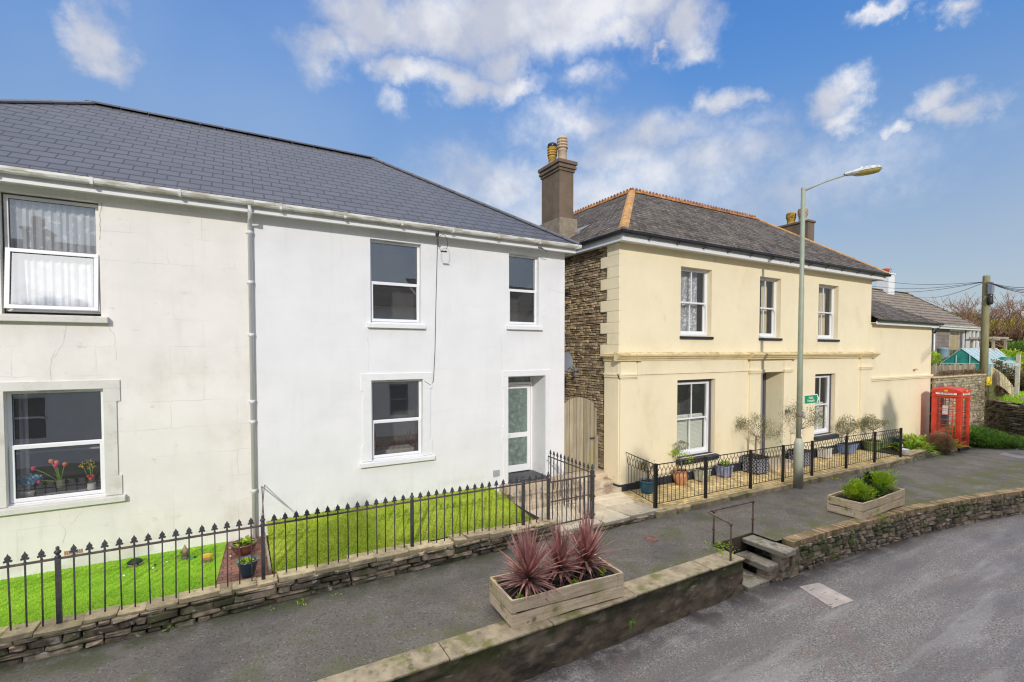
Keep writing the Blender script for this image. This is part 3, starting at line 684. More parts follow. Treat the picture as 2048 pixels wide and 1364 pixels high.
# handrail round the steps
t = thing('handrail', (7.5, 5.6, -.07), 'rusty tubular handrail wrapping the head of the kerb steps', 'handrail')
PA, PB, PC = V((7.17, 5.14, 0)), V((7.57, 5.80, 0)), V((8.52, 5.80, 0))
PA = at(1461, 1122, Z=-.06); PB = at(1427, 1087, Z=-.07); PC = at(1505, 1066, Z=-.07)
for P, hh in ((PA, .64), (PB, .60), (PC, .62)):
    b = MB(); b.tube([(P.x, P.y, -.1), (P.x, P.y, -.07 + hh)], .017, 8); b.lathe((P.x, P.y, -.07 + hh * .42), [(.026, 0), (.026, .035)], 10)
    b.lathe((P.x, P.y, -.075 + hh), [(.018, -.02), (.028, -.02), (.030, 0), (.026, .022), (.01, .03)], 10); b.build('post', m_rustpipe, t)
b = MB()
zc = .56
r0 = V((PC.x, PC.y, -.07 + .62)); r1 = V((PB.x - .02, PB.y + .03, -.07 + .60)); r3 = V((PA.x, PA.y, -.07 + .64))
cn = r1 + (r1 - r0).normalized() * .12
arc = [r0, r1, r1.lerp(cn, .5), cn + (r3 - cn) * .04 - (cn - r1) * .12, cn + (r3 - cn) * .12 - (cn - r1) * .05, cn + (r3 - cn) * .25, r3]
b.tube(arc, .019, 8); b.build('rail', m_rustpipe, t)

# ---------------------------------------------------------------- spearhead railings
FY = 7.53
def fleur(mb, x, y, z):
    pts = [(-.006, 0), (-.014, .012), (-.030, .006), (-.040, .018), (-.034, .034), (-.020, .036), (-.030, .050), (-.024, .068), (-.010, .086), (0, .110),
           (.010, .086), (.024, .068), (.030, .050), (.020, .036), (.034, .034), (.040, .018), (.030, .006), (.014, .012), (.006, 0)]
    mb.prism([(x + a, y - .006, z + c) for a, c in pts], (0, .012, 0))
    mb.lathe((x, y, z - .028), [(.007, 0), (.015, .004), (.015, .012), (.008, .016), (.012, .02), (.012, .028), (.006, .032)], 8)
def fpost(mb, x, y, z0, z1, w=.024):
    mb.box(x - w, x + w, y - w, y + w, z0, z1)
    mb.lathe((x, y, z1), [(.022, 0), (.032, .008), (.024, .02), (.014, .032), (.03, .05), (.036, .066), (.024, .085), (.012, .095), (.02, .105), (.018, .12), (.004, .135)], 12)
def railing(t, x0, x1, posts, zb, zt_, ends=()):
    b = MB(); b.box(x0, x1, FY - .016, FY + .016, zt_ - .012, zt_ + .010); b.build('top_rail', m_ironrail, t)
    first = None; n = 0
    for a, e in zip(posts, posts[1:]):
        k = round((e - a) / .145)
        for i in range(1, k):
            x = a + (e - a) * i / k
            if first is None:
                m = MB(); m.box(-.0075, .0075, -.0075, .0075, zb - .05 - zt_, 0); fleur(m, 0, 0, .035)
                first = m.build('picket', m_iron, t, loc=V((x, FY, zt_)) - t.location)
            else:
                c = first.copy(); col.objects.link(c); c.location = V((x, FY, zt_)) - t.location
                c.rotation_euler = (R(rnd.uniform(-.8, .8)), R(rnd.uniform(-.8, .8)), R(rnd.uniform(-6, 6)))
    for x in posts:
        if x > -8: b = MB(); fpost(b, x, FY, zb - .05, zt_ + .015); b.build('post', m_iron, t)
t = thing('spearhead_railing', (0.3, FY, .26), 'low black iron railing with spearhead tops in front of the two lawns', 'railing')
railing(t, -6.1, 5.13, [-6.1, -3.98, -1.86, .29, 2.45, 4.57, 5.13], .26, 1.0)
b = MB(); b.tube([(.31, FY, 1.0), (.36, 9.45, 1.07)], .009, 6); b.tube([(.27, FY, .98), (.40, 9.44, 1.09)], .007, 6); b.build('stay_rod', m_ironrail, t)
# gate and return railing
GX = 6.2
t = thing('garden_gate', (5.13, FY, .05), 'narrow iron garden gate with plain bars closing the stone path', 'gate')
for z, w in ((.94, .014), (.56, .010), (.10, .012)):
    b = MB(); b.box(5.19, GX - .04, FY - .01, FY + .01, z - w, z + w); b.build('gate_rail', m_ironrail, t)
m0 = None
for i in range(9):
    x = 5.23 + i * (GX - .08 - 5.23) / 8
    m = MB(); m.box(-.007, .007, -.007, .007, .08, .93)
    c = m.build('gate_bar', m_iron, t, loc=V((x, FY, 0)) - t.location)
b = MB(); b.tube([(5.21 + .05 * math.cos(a * .6) * (1 - a / 14), FY - .02, .66 + .05 * math.sin(a * .6) * (1 - a / 14)) for a in range(12)], .006, 5); b.build('latch', m_ironrail, t)
b = MB(); fpost(b, GX, FY, -.02, 1.04, .032); b.build('gate_post', m_iron, t)
b = MB()
for z in (.15, .52, .93): b.box(GX - .045, GX + .045, FY - .045, FY + .045, z - .02, z + .02)
b.build('hinge', m_iron, t)
t = thing('return_railing', (GX, 8.3, .1), 'short spearhead railing running back from the gate to the house', 'railing')
b = MB(); b.hexa([(GX - .012, FY, .98), (GX + .012, FY, .98), (GX + .012, 9.1, 1.02), (GX - .012, 9.1, 1.02), (GX - .012, FY, 1.0), (GX + .012, FY, 1.0), (GX + .012, 9.1, 1.04), (GX - .012, 9.1, 1.04)]); b.build('top_rail', m_ironrail, t)
for i in range(1, 12):
    y = FY + i * .135
    m = MB(); zz = .03 if y < 8.55 else (.2 if y < 8.9 else .4)
    m.box(-.008, .008, -.008, .008, zz - 1.0, .02)
    n0 = len(m.v); fleur(m, 0, 0, .045)
    for k in range(n0, len(m.v)): v = m.v[k]; m.v[k] = V((v.y, v.x, v.z))
    m.build('picket', m_iron, t, loc=V((GX, y, 1.0 + .03 * (y - FY))) - t.location)

# ---------------------------------------------------------------- lawns, path, steps of the white houses
LX = 5.12
b = MB(); n = 60
def lawnz(x, y): return .24 + .20 * max(0, min(1, (y - 7.7) / 1.75)) + .012 * noise.noise(V((x * 2, y * 2, 3))) - .25 * max(0, (x - 4.75) / .37) ** 2
xs = rng(.42, LX, .12); ys = rng(7.66, DW, .15)
for a, e in zip(xs, xs[1:]):
    for c, d in zip(ys, ys[1:]): b.face([(a, c, lawnz(a, c)), (e, c, lawnz(e, c)), (e, d, lawnz(e, d)), (a, d, lawnz(a, d))])
def blades(b, x0, x1, y0, y1, zf, n, h=.03):
    for i in range(n):
        x, y = rnd.uniform(x0, x1), rnd.uniform(y0, y1); z = zf(x, y); b.tone = rnd.random()
        a = rnd.uniform(0, 6.28); dx, dy = math.cos(a) * .006, math.sin(a) * .006; hh = h * rnd.uniform(.5, 1.3); lx, ly = rnd.uniform(-.6, .6) * hh, rnd.uniform(-.6, .6) * hh
        b.face([(x - dx, y - dy, z), (x + dx, y + dy, z), (x + lx, y + ly, z + hh)])
blades(b, .42, LX - .02, 7.66, DW - .01, lawnz, 42000, .024)
for i in range(500):      # ragged longer grass along the wall
    x = rnd.uniform(.5, 4.9); y = DW - rnd.uniform(.01, .1)
    b.tone = rnd.uniform(0, .6)
    b.leaf((x, y, lawnz(x, y)), (rnd.uniform(-.6, .6), -.4, 1), rnd.uniform(.05, .16) * (1 if rnd.random() > .2 else 1.6), .008, .6, 2)
tag(b.build('mossy_lawn', m_lawnm), 'mossy yellow green lawn in front of the white house', 'lawn', kind='stuff')
b = MB()
b.face([(-12, 7.66, .20), (-.30, 7.66, .20), (-.18, DW, .20), (-12, DW, .20)])
blades(b, -7, -.32, 7.66, DW - .01, lambda x, y: .2, 42000, .016)
tag(b.build('turf_lawn', m_lawng), 'bright green artificial turf lawn left of the brick path', 'lawn', kind='stuff')
b = MB(); b.hexa([(-.30, 7.6, -.1), (.44, 7.6, -.1), (.44, 9.6, -.1), (-.18, 9.6, -.1), (-.30, 7.6, .19), (.44, 7.6, .19), (.44, 9.6, .19), (-.18, 9.6, .19)])
struct('brick_path', b, m_redbrick)
b = MB(); b.hexa([(-12, 7.6, -.1), (LX, 7.6, -.1), (LX, 9.6, -.1), (-12, 9.6, -.1), (-12, 7.6, .18), (LX, 7.6, .18), (LX, 9.6, .18), (-12, 9.6, .18)])
struct('garden_soil', b, m_soil)
b = MB(); b.box(.37, .40, 7.66, 9.3, .15, .30); tag(b.build('edging_board', m_fencewood), 'thin timber edging board between brick path and mossy lawn', 'edging board')
# path and stone steps to the door and the side gate
b = MB(); b.box(LX, 8.05, 7.40, 9.2, -.2, .055)
struct('garden_path', b, m_flag)
t = thing('flagstones', (7.2, 7.9, .05), 'large worn flagstones on a rough stone kerb beside the gate', 'paving slabs')
cells = [((6.27, 7.20), (6.95, 7.22), (6.9, 7.75), (6.27, 7.8)), ((6.97, 7.22), (7.85, 7.20), (7.75, 7.85), (6.92, 7.95)), ((6.27, 7.82), (6.9, 7.77), (6.9, 8.3), (6.27, 8.4)), ((6.92, 7.97), (7.7, 7.87), (7.9, 8.3), (6.95, 8.35)), ((5.2, 7.28), (6.22, 7.24), (6.24, 7.48), (5.2, 7.50)), ((6.3, 8.42), (7.9, 8.34), (8.0, 8.62), (6.3, 8.62))]
for c in cells:
    b = MB(); b.tone = rnd.random(); k = rnd.uniform(.065, .08)
    b.hexa([(x, y, -.02) for x, y in c] + [(x, y, k) for x, y in c]); b.build('slab', m_flag, t, bevel=.012)
b = MB(); lay(b, (5.2, 7.19, 0), (1, 0, 0), 2.62, lambda s: -.1, lambda s: .02, (.04, .07), (.15, .4), .2, (0, -1, 0), jit=.2); b.build('rough_edge', m_lowstone, t)
t = thing('stone_steps', (6.5, 8.9, .05), 'three cracked stone steps rising from the path to the front door and plank gate', 'steps')
for y0, z1, x0 in ((8.62, .18, 5.15), (8.86, .31, 5.15), (9.08, .44, 5.1)):
    x = x0
    while x < 8.0:
        l = rnd.uniform(.5, 1.0); e = min(8.0, x + l); b = MB(); b.tone = rnd.random()
        if e - x > .1:
            b.stone(V(((x + e) / 2, (y0 + 9.75) / 2, z1 - .07)), V((1, 0, 0)), V((0, -1, 0)), V((0, 0, 1)), (e - x) / 2 - .004, (9.75 - y0) / 2, .07, .07, .006); b.build('tread', m_step, t)
        x = e
# ---------------------------------------------------------------- house helpers
def facade(mb, x0, x1, z0, z1, Y, holes, dep=.11):
    xs = sorted({x0, x1, *[h[0] for h in holes], *[h[1] for h in holes]}); zs = sorted({z0, z1, *[h[2] for h in holes], *[h[3] for h in holes]})
    for a, b in zip(xs, xs[1:]):
        for c, d in zip(zs, zs[1:]):
            mx, mz = (a + b) / 2, (c + d) / 2
            if any(h[0] < mx < h[1] and h[2] < mz < h[3] for h in holes): continue
            mb.face([(a, Y, c), (b, Y, c), (b, Y, d), (a, Y, d)])
    for h in holes:
        e = h[4] if len(h) > 4 else dep; a, b, c, d = h[:4]
        mb.face([(a, Y, c), (a, Y, d), (a, Y + e, d), (a, Y + e, c)]); mb.face([(b, Y, d), (b, Y, c), (b, Y + e, c), (b, Y + e, d)])
        mb.face([(a, Y, d), (b, Y, d), (b, Y + e, d), (a, Y + e, d)]); mb.face([(b, Y, c), (a, Y, c), (a, Y + e, c), (b, Y + e, c)])
def frame(mb, x0, x1, z0, z1, y0, y1, w, wb=None):
    wb = w if wb is None else wb
    mb.box(x0, x1, y0, y1, z0, z0 + wb); mb.box(x0, x1, y0, y1, z1 - w, z1)
    mb.box(x0, x0 + w, y0, y1, z0 + wb, z1 - w); mb.box(x1 - w, x1, y0, y1, z0 + wb, z1 - w)
def room(parent, h, Y, d=1.4, mat=None):
    a, b_, c, e = h[:4]; mb = MB(); g_ = .35
    y0, y1 = Y, Y + d
    mb.face([(a - g_, y1, c - g_), (b_ + g_, y1, c - g_), (b_ + g_, y1, e + .1), (a - g_, y1, e + .1)])
    mb.face([(a - g_, y0, c - g_), (a - g_, y1, c - g_), (a - g_, y1, e + .1), (a - g_, y0, e + .1)])
    mb.face([(b_ + g_, y0, c - g_), (b_ + g_, y1, c - g_), (b_ + g_, y1, e + .1), (b_ + g_, y0, e + .1)])
    mb.face([(a - g_, y0, c - g_), (b_ + g_, y0, c - g_), (b_ + g_, y1, c - g_), (a - g_, y1, c - g_)])
    mb.face([(a - g_, y0, e + .1), (b_ + g_, y0, e + .1), (b_ + g_, y1, e + .1), (a - g_, y1, e + .1)])
    # a ring closing the gap between opening and room
    for p in ((a - g_, a, c - g_, e + .1), (b_, b_ + g_, c - g_, e + .1)): mb.face([(p[0], y0, p[2]), (p[1], y0, p[2]), (p[1], y0, p[3]), (p[0], y0, p[3])])
    mb.face([(a, y0, c - g_), (b_, y0, c - g_), (b_, y0, c), (a, y0, c)]); mb.face([(a, y0, e), (b_, y0, e), (b_, y0, e + .1), (a, y0, e + .1)])
    return mb.build('room', mat or m_room, parent)
def drape(parent, x0, x1, z0, z1, y, mat, amp=.02, n=40, name='curtain', waves=None):
    mb = MB(); mb.sm = True; xs = rng(x0, x1, (x1 - x0) / n); k = waves or (x1 - x0) / .09
    f = lambda x: y + amp * math.sin((x - x0) / (x1 - x0) * k * 6.28 + .6 * math.sin(x * 17))
    for a, b_ in zip(xs, xs[1:]): mb.face([(a, f(a), z0), (b_, f(b_), z0), (b_, f(b_), z1), (a, f(a), z1)])
    return mb.build(name, mat, parent)
def pane(parent, x0, x1, z0, z1, y, mat=None):
    mb = MB(); mb.face([(x0, y, z0), (x1, y, z0), (x1, y, z1), (x0, y, z1)]); return mb.build('pane', mat or m_glass, parent)
def upvc(root, h, Y, zs, rec=.10, mat=None, opened=0, sillp=None, vent=True, sash_w=.055, seal=True):
    """plastic window: fixed pane above zs, tilting sash below"""
    mat = mat or m_upvc; a, b_, c, e = h[:4]; y = Y + rec; w = .048
    f = MB(); frame(f, a, b_, c, e, y, y + .07, w, .055); f.box(a + w, b_ - w, y, y + .07, zs - .02, zs + .03); f.box(a, b_, y - .02, y, c, c + .022)
    win = f.build('window', mat, root, bevel=.004)
    pane(win, a + w, b_ - w, zs + .03, e - w, y + .03)
    if seal:
        s = MB(); frame(s, a + w - .001, b_ - w + .001, zs + .029, e - w + .001, y + .018, y + .03, .007); s.build('seal', m_cable, win)
    s = MB(); frame(s, 0, b_ - a - .028, 0, zs + .022 - (c + .03), -.022, .03, sash_w)
    g2 = MB(); W, H = b_ - a - .028, zs + .022 - (c + .03)
    g2.face([(sash_w, .006, sash_w), (W - sash_w, .006, sash_w), (W - sash_w, .006, H - sash_w), (sash_w, .006, H - sash_w)])
    s2 = MB(); frame(s2, sash_w - .001, W - sash_w + .001, sash_w - .001, H - sash_w + .001, -.006, .006, .007)
    O = V((a + .014, y, c + .03))
    for mb in (s, g2, s2):
        for i, p in enumerate(mb.v):
            if opened:
                rel = p - V((0, 0, H)); an = R(-opened)
                p = V((rel.x, rel.y * math.cos(an) - rel.z * math.sin(an), rel.y * math.sin(an) + rel.z * math.cos(an))) + V((0, -.02, H))
                if mb is not None: p = V((p.x, -abs(p.y) if False else p.y, p.z))
            mb.v[i] = p + O
    so = s.build('sash', m_upvc, win, bevel=.004); 
    if opened: pass
    g2.build('pane', m_glass, win); s2.build('seal', m_cable, win)
    if vent:
        v = MB(); cx = (a + b_) / 2; l = min(.22, (b_ - a) * .2); v.box(cx - l, cx + l, y - .012, y, e - .036, e - .014); v.build('vent', m_pipe if vent is True else vent, win)
    return win
def ridge(mb, A, B_, nrm=None, w=.13, drop=.06, L=.45, h=.035):
    A, B_ = V(A), V(B_); d = (B_ - A); n = max(1, round(d.length / L)); d.normalize(); side = d.cross(V((0, 0, 1))).normalized(); up = side.cross(d)
    for i in range(n):
        p = A + (B_ - A) * (i / n); q = A + (B_ - A) * ((i + 1) / n) - d * .012; mb.tone = rnd.random()
        P = []
        for s_ in (-w, -w * .45, w * .45, w): P.append(side * s_ + up * (h - drop * (abs(s_) / w) ** 1.1))
        P2 = [x - up * .03 for x in P]
        poly = P + P2[::-1]
        mb.prism([p + x for x in poly], q - p)

# ---------------------------------------------------------------- pair of rendered houses
EY, EZ, RY, RZ = 9.12, 5.97, 13.0, 8.55
XL, XM, XR = -6.15, .30, 6.90
W1 = (xw(6, DW), xw(204, DW), zw(213, 633, DW), zw(205, 405, DW)); W2 = (xw(5, DW), xw(204.3, DW), zw(204.5, 992, DW), zw(203.5, 777, DW))
W3 = (xw(742, DW), xw(843, DW), zw(742, 645, DW), zw(742, 477, DW)); W4 = (xw(1018, DW), xw(1077.5, DW), zw(1018, 650, DW), zw(1018, 506, DW))
W5 = (xw(741.7, DW), xw(845, DW), zw(742, 922, DW), zw(742, 761, DW)); D1 = (xw(1016, DW), xw(1090.6, DW), .44, zw(1016, 753, DW), .56)
def house_shell(root, x0, x1, mat, holes, gable):
    b = MB(); facade(b, x0, x1, -.1, 5.82, DW, holes)
    gx = x1 if gable > 0 else x0
    b.face([(gx, DW, -.1), (gx, 16.6, -.1), (gx, 16.6, 5.82), (gx, DW, 5.82)]); b.face([(x0, 16.6, -.1), (x1, 16.6, -.1), (x1, 16.6, 5.82), (x0, 16.6, 5.82)])
    b.build('wall', mat, root)
def roof_half(root, x0, x1, gable, mslate=m_slate):
    ex = x1 + .22 if gable > 0 else x0 - .22; ax = ex - 3.88 if gable > 0 else ex + 3.88; mid = x0 if gable > 0 else x1
    b = MB(); by = RY + 3.88
    b.face([(mid, EY, EZ), (ex, EY, EZ), (ax, RY, RZ), (mid, RY, RZ)] if gable > 0 else [(ex, EY, EZ), (mid, EY, EZ), (mid, RY, RZ), (ax, RY, RZ)])
    b.face([(ex, EY, EZ), (ex, by, EZ), (ax, RY, RZ)] if gable > 0 else [(ex, by, EZ), (ex, EY, EZ), (ax, RY, RZ)])
    b.face([(ex, by, EZ), (mid, by, EZ), (mid, RY, RZ), (ax, RY, RZ)])
    rf = b.build('roof', mslate, root)
    b = MB(); ridge(b, (mid, RY, RZ + .02), (ax, RY, RZ + .02), L=.46); ridge(b, (ax, RY, RZ + .02), (ex, EY, EZ + .02), L=.44); ridge(b, (ax, RY, RZ + .02), (ex, by, EZ + .02), L=.44)
    b.build('ridge_tiles', m_ridge, rf)
    # eaves: soffit, fascia, gutter
    b = MB(); s = (mid, ex) if gable > 0 else (ex, mid); fx = ex - .08 * gable
    fs = (mid, fx) if gable > 0 else (fx, mid)
    b.box(fs[0], fs[1], 9.20, 9.235, 5.77, 5.915); b.box(fs[0], fs[1], 9.235, DW + .02, 5.80, 5.82)
    if gable > 0: b.box(fx - .035, fx, 9.235, by, 5.77, 5.915); b.box(x1 - .01, fx - .035, 9.46, by, 5.80, 5.82)
    b.build('fascia', m_fascia, root)
    b = MB(); b.box(s[0], s[1], 9.105, 9.16, 5.935, 5.962); b.build('eaves_slates', m_ridge, root)
    b = MB(); pts = [(-.055, .035), (-.058, 0), (-.045, -.035), (-.02, -.052), (.01, -.052), (.035, -.035), (.045, 0), (.045, .035), (.037, .035), (.035, 0), (-.048, 0), (-.048, .035)]
    b.prism([(s[0], 9.13 + y, 5.915 + z) for y, z in pts], (s[1] - s[0], 0, 0))
    gt = b.build('gutter', m_gutter, root)
    x = s[0] + .4
    while x < s[1]:
        b = MB(); b.box(x - .02, x + .02, 9.066, 9.20, 5.855, 5.955); b.build('gutter_bracket', m_gutter, gt); x += 1.05

t = thing('cream_house', (-3, 9.45, 0), 'cream rendered left half of the semi-detached pair, stained walls, new slate roof', 'house')
house_shell(t, XL, XM, m_cream, [W1, W2], -1); roof_half(t, XL, XM, -1)
w = upvc(t, (W1[0] + .02, W1[1] - .01, W1[2] + .04, W1[3] - .02), DW, zw(200, 513, DW + .1) , rec=.10, mat=m_upvcold, opened=7)
drape(w, W1[0] + .05, W1[1] - .05, W1[2] + .05, W1[3] - .05, DW + .22, m_net, .02)
room(t, W1, DW + .17, 1.2, m_roomlt)
b = MB(); b.hexa([(W1[0] - .3, DW - .10, W1[2] - .105), (W1[1] + .09, DW - .10, W1[2] - .105), (W1[1] + .09, DW + .1, W1[2] - .105), (W1[0] - .3, DW + .1, W1[2] - .105), (W1[0] - .3, DW - .10, W1[2] - .02), (W1[1] + .09, DW - .10, W1[2] - .02), (W1[1] + .09, DW + .1, W1[2] + .01), (W1[0] - .3, DW + .1, W1[2] + .01)])
b.build('sill', m_trimc, t, bevel=.008)
w = upvc(t, W2, DW, zw(203, 882, DW + .1), rec=.09)
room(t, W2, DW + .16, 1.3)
for a, c in ((.06, .16), (.86, 1.03), (1.22, 1.36)):
    drape(w, W2[0] + a, W2[0] + c, W2[2] + .02, W2[3], DW + 1.1 if a > .5 else DW + .3, m_drape, .02, 10)
b = MB(); b.box(W2[0] - .3, W2[1] + .3, DW + 1.2, DW + 1.22, W2[2] + .55, W2[2] + .58); b.build('shelf', m_roomlt, w)
def surround(root, h, mat, ear=.045, tw=.16, sw=.14, top=.13, name='window_surround', sill=True, eh=.30, p=.022):
    b = MB(); a, b_, c, e = h[:4]; y0 = DW - p; y1 = DW + .004
    b.box(a - sw - ear, b_ + sw + ear, y0, y1, e, e + top)
    for s, q in ((a, -1), (b_, 1)):
        for z0, z1, ww in ((e - eh + .1, e, sw + ear), (c + eh, e - eh + .1, sw), (c, c + eh, sw + ear)):
            x0, x1 = sorted((s, s + q * ww)); b.box(x0, x1, y0, y1, z0, z1)
    o = b.build(name, mat, root, bevel=.004)
    if sill:
        s = MB(); s.hexa([(a - sw - ear - .04, DW - .085, c - .10), (b_ + sw + ear + .04, DW - .085, c - .10), (b_ + sw + ear + .04, DW + .1, c - .10), (a - sw - ear - .04, DW + .1, c - .10),
                          (a - sw - ear - .04, DW - .085, c - .02), (b_ + sw + ear + .04, DW - .085, c - .02), (b_ + sw + ear + .04, DW + .1, c + .008), (a - sw - ear - .04, DW + .1, c + .008)])
        s.build('sill', mat, root, bevel=.006)
surround(t, W2, m_trimc, ear=.045, sw=.16)
def crack(parent, px, Y, mat=None, w=.0018):
    b = MB(); P = [at(x, y, Y=Y) for x, y in px]
    Q = [P[0]]
    for p, q in zip(P, P[1:]):
        k = max(1, int((q - p).length / .06))
        for i in range(1, k + 1): Q.append(p.lerp(q, i / k) + V((rnd.uniform(-.012, .012), 0, rnd.uniform(-.01, .01))))
    for p, q in zip(Q, Q[1:]):
        d = (q - p).normalized(); n = V((-d.z, 0, d.x)) * w * rnd.uniform(.5, 1.3)
        b.face([p - n + V((0, -.002, 0)), q - n + V((0, -.002, 0)), q + n + V((0, -.002, 0)), p + n + V((0, -.002, 0))])
    return b.build('hairline_crack', mat or m_crack, parent)
m_crack = mk('crack', (.47, .45, .40), .95)
crack(t, [(112, 700), (98, 735), (107, 770), (106, 780)], DW); crack(t, [(134, 650), (125, 690), (105, 715)], DW); crack(t, [(205, 640), (228, 668), (233, 720)], DW); crack(t, [(203, 405), (200, 440), (201, 480)], DW, w=.005)
crack(t, [(165, 1022), (140, 1050)], DW); crack(t, [(118, 1045), (131, 1060), (128, 1085)], DW)
# air bricks
b = MB(); p = at(128, 1107, Y=DW - .012); 
for i in range(9): b.box(p.x + i * .024, p.x + .012 + i * .024, DW - .012, DW, p.z - .03, p.z + .03)
b.build('air_vent', m_terracotta, t)
# downpipe on the party line
tp = thing('downpipe', (.30, 9.4, .2), 'white plastic rainwater downpipe between the cream and the white house', 'downpipe')
PX = xw(505, DW - .06, 800)
b = MB(); b.tube([(PX, 9.14, 5.86), (PX, 9.14, 5.76), (PX, DW - .055, 5.62), (PX, DW - .055, .2)], .036, 12); b.build('pipe', m_pipe, tp)
for z in (5.45, 4.6, 3.7, 2.55, 2.2, 1.0): b = MB(); b.lathe((PX, DW - .055, z), [(.037, 0), (.044, .005), (.044, .05), (.037, .055)], 12); b.box(PX - .06, PX + .06, DW - .03, DW, z + .015, z + .04); b.build('pipe_bracket', m_pipe, tp)

t = thing('white_house', (3.5, 9.45, 0), 'white rendered right half of the semi-detached pair with glazed porch door', 'house')
house_shell(t, XM, XR, m_white, [W3, W4, W5, D1], 1); roof_half(t, XM, XR, 1)
for h, zs in ((W3, zw(742, 565, DW + .1)), (W4, zw(1020, 580, DW + .1)), (W5, zw(742, 844, DW + .1))):
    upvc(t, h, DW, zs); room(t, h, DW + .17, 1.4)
    if h is not W5:
        b = MB(); a, b_, c = h[:3]
        b.hexa([(a - .07, DW - .075, c - .10), (b_ + .07, DW - .075, c - .10), (b_ + .07, DW + .1, c - .10), (a - .07, DW + .1, c - .10), (a - .07, DW - .075, c - .02), (b_ + .07, DW - .075, c - .02), (b_ + .07, DW + .1, c + .006), (a - .07, DW + .1, c + .006)])
        b.build('sill', m_trimw, t, bevel=.006)
surround(t, W5, m_trimw, ear=.035, sw=.16, top=.13)
# things inside the lower window
b = MB(); b.box(W5[0] + .1, W5[1] + .1, DW + .9, DW + 1.3, .2, 1.3); b.build('cupboard', m_roomlt, t)
# door surround with ears
b = MB(); a, b_, c, e = D1[:4]; y0 = DW - .018
b.box(a - .14, b_ + .14, y0, DW + .004, e, e + .13)
for s, q in ((a, -1), (b_, 1)):
    for z0, z1, ww in ((e - .25, e, .14), (1.75, e - .25, .105), (1.45, 1.75, .14), (.4, 1.45, .105)):
        x0, x1 = sorted((s, s + q * ww)); b.box(x0, x1, y0, DW + .004, z0, z1)
b.build('door_surround', m_trimw, t, bevel=.004)
# porch recess and door
YD = DW + .56
b = MB(); frame(b, a, b_, .44, e, YD, YD + .07, .055, .03); b.box(a + .055, b_ - .055, YD, YD + .07, e - .24, e - .18)
dr = b.build('door', m_upvc, t, bevel=.004)
z1 = e - .24
pane(dr, a + .055, b_ - .055, e - .18, e - .055, YD + .03, m_doorglass)
b = MB(); frame(b, a + .07, b_ - .07, .52, z1 - .005, YD - .01, YD + .05, .085, .16); b.box(a + .155, b_ - .155, YD - .01, YD + .05, 1.35, 1.47); b.build('door_leaf', m_upvc, dr, bevel=.006)
pane(dr, a + .155, b_ - .155, 1.47, z1 - .09, YD + .015, m_doorglass); pane(dr, a + .155, b_ - .155, .68, 1.35, YD + .015, m_doorglass)
b = MB(); b.box(a + .10, a + .13, YD - .05, YD - .01, 1.34, 1.50); b.box(a + .18, a + .38, YD - .018, YD - .01, 1.385, 1.445); b.build('handle', m_alu, dr)
b = MB(); cx = (a + b_) / 2 - .02; b.box(a + .2, a + .40, YD - .02, YD - .01, .47, .50); b.build('weather_bar', m_potb, dr)
b = MB(); b.box(a + .33, a + .37, YD - .018, YD - .01, z1 - .07, z1 - .03); b.build('number_plate', m_gold, dr)
b = MB(); b.box(a + .01, b_ - .01, DW - .12, YD, .435, .50); 
m_mosaic = mk('dark mosaic threshold', (.045, .045, .05), .5, var=.3, vs=40, layers=[dict(c=(.45, .45, .45), s=38, lo=.60, hi=.64, a=.8)])
b.build('threshold', m_mosaic, t)
# meter box, air brick, cable, cracks
b = MB(); p = at(986, 953, Y=DW); q = at(998.5, 939, Y=DW); b.box(p.x, q.x, DW - .03, DW, p.z, q.z); b.build('meter_box', m_meter, t, bevel=.008)
b = MB(); p = at(756, 1003, Y=DW)
for i in range(7): b.box(p.x + i * .028, p.x + .014 + i * .028, DW - .01, DW, p.z - .03, p.z + .03)
b.build('air_vent', m_trimw, t)
crack(t, [(1001, 670), (1003, 700), (1004, 740)], DW); crack(t, [(735, 675), (738, 705), (737, 742)], DW); crack(t, [(1090, 575), (1110, 582), (1127, 586)], DW); crack(t, [(1085, 510), (1110, 520), (1125, 528)], DW)
cb = MB(); cb.tube([at(874, 470, Y=9.2), at(875, 485, Y=DW - .01), at(872, 600, Y=DW - .01), at(870, 700, Y=DW - .01), at(867, 762, Y=DW - .01), at(861, 770, Y=DW - .02), at(850, 763, Y=DW - .02), at(846, 759, Y=DW - .01)], .006, 5)
cbo = tag(cb.build('cable', m_cable, org=(xw(870, DW), DW, 3)), 'thin black cable running down the white wall beside the upper window', 'cable')
cb = MB(); c0 = at(886, 488, Y=9.1); cb.tube([c0 + V((.0 + .10 * math.cos(a), 0, .02 + .17 * math.sin(a))) for a in [x * .52 for x in range(-2, 9)]], .005, 5); cb.box(c0.x - .05, c0.x + .08, 9.08, 9.11, c0.z - .16, c0.z - .135)
cb.tube([at(878, 447, Y=9.15), at(877, 470, Y=9.18)], .008, 5); p = at(874, 470, Y=9.19); cb.box(p.x - .03, p.x + .03, 9.17, 9.2, p.z - .03, p.z + .04)
tag(cb.build('aerial_cable', m_cable, org=tuple(c0)), 'small loop of black cable with its junction hanging below the white gutter', 'cable')
cb = MB(); p = at(1085, 497, Y=9.19); cb.tube([p + V((-.12, 0, .01)), p + V((0, -.03, -.02)), p + V((.12, 0, -.05))], .007, 5); cb.tube([p + V((-.05, 0, .03)), p + V((.02, -.04, -.03))], .007, 5)
tag(cb.build('wall_hook', m_cable, org=tuple(p)), 'small black twisted hook on the white fascia near the corner', 'hook')
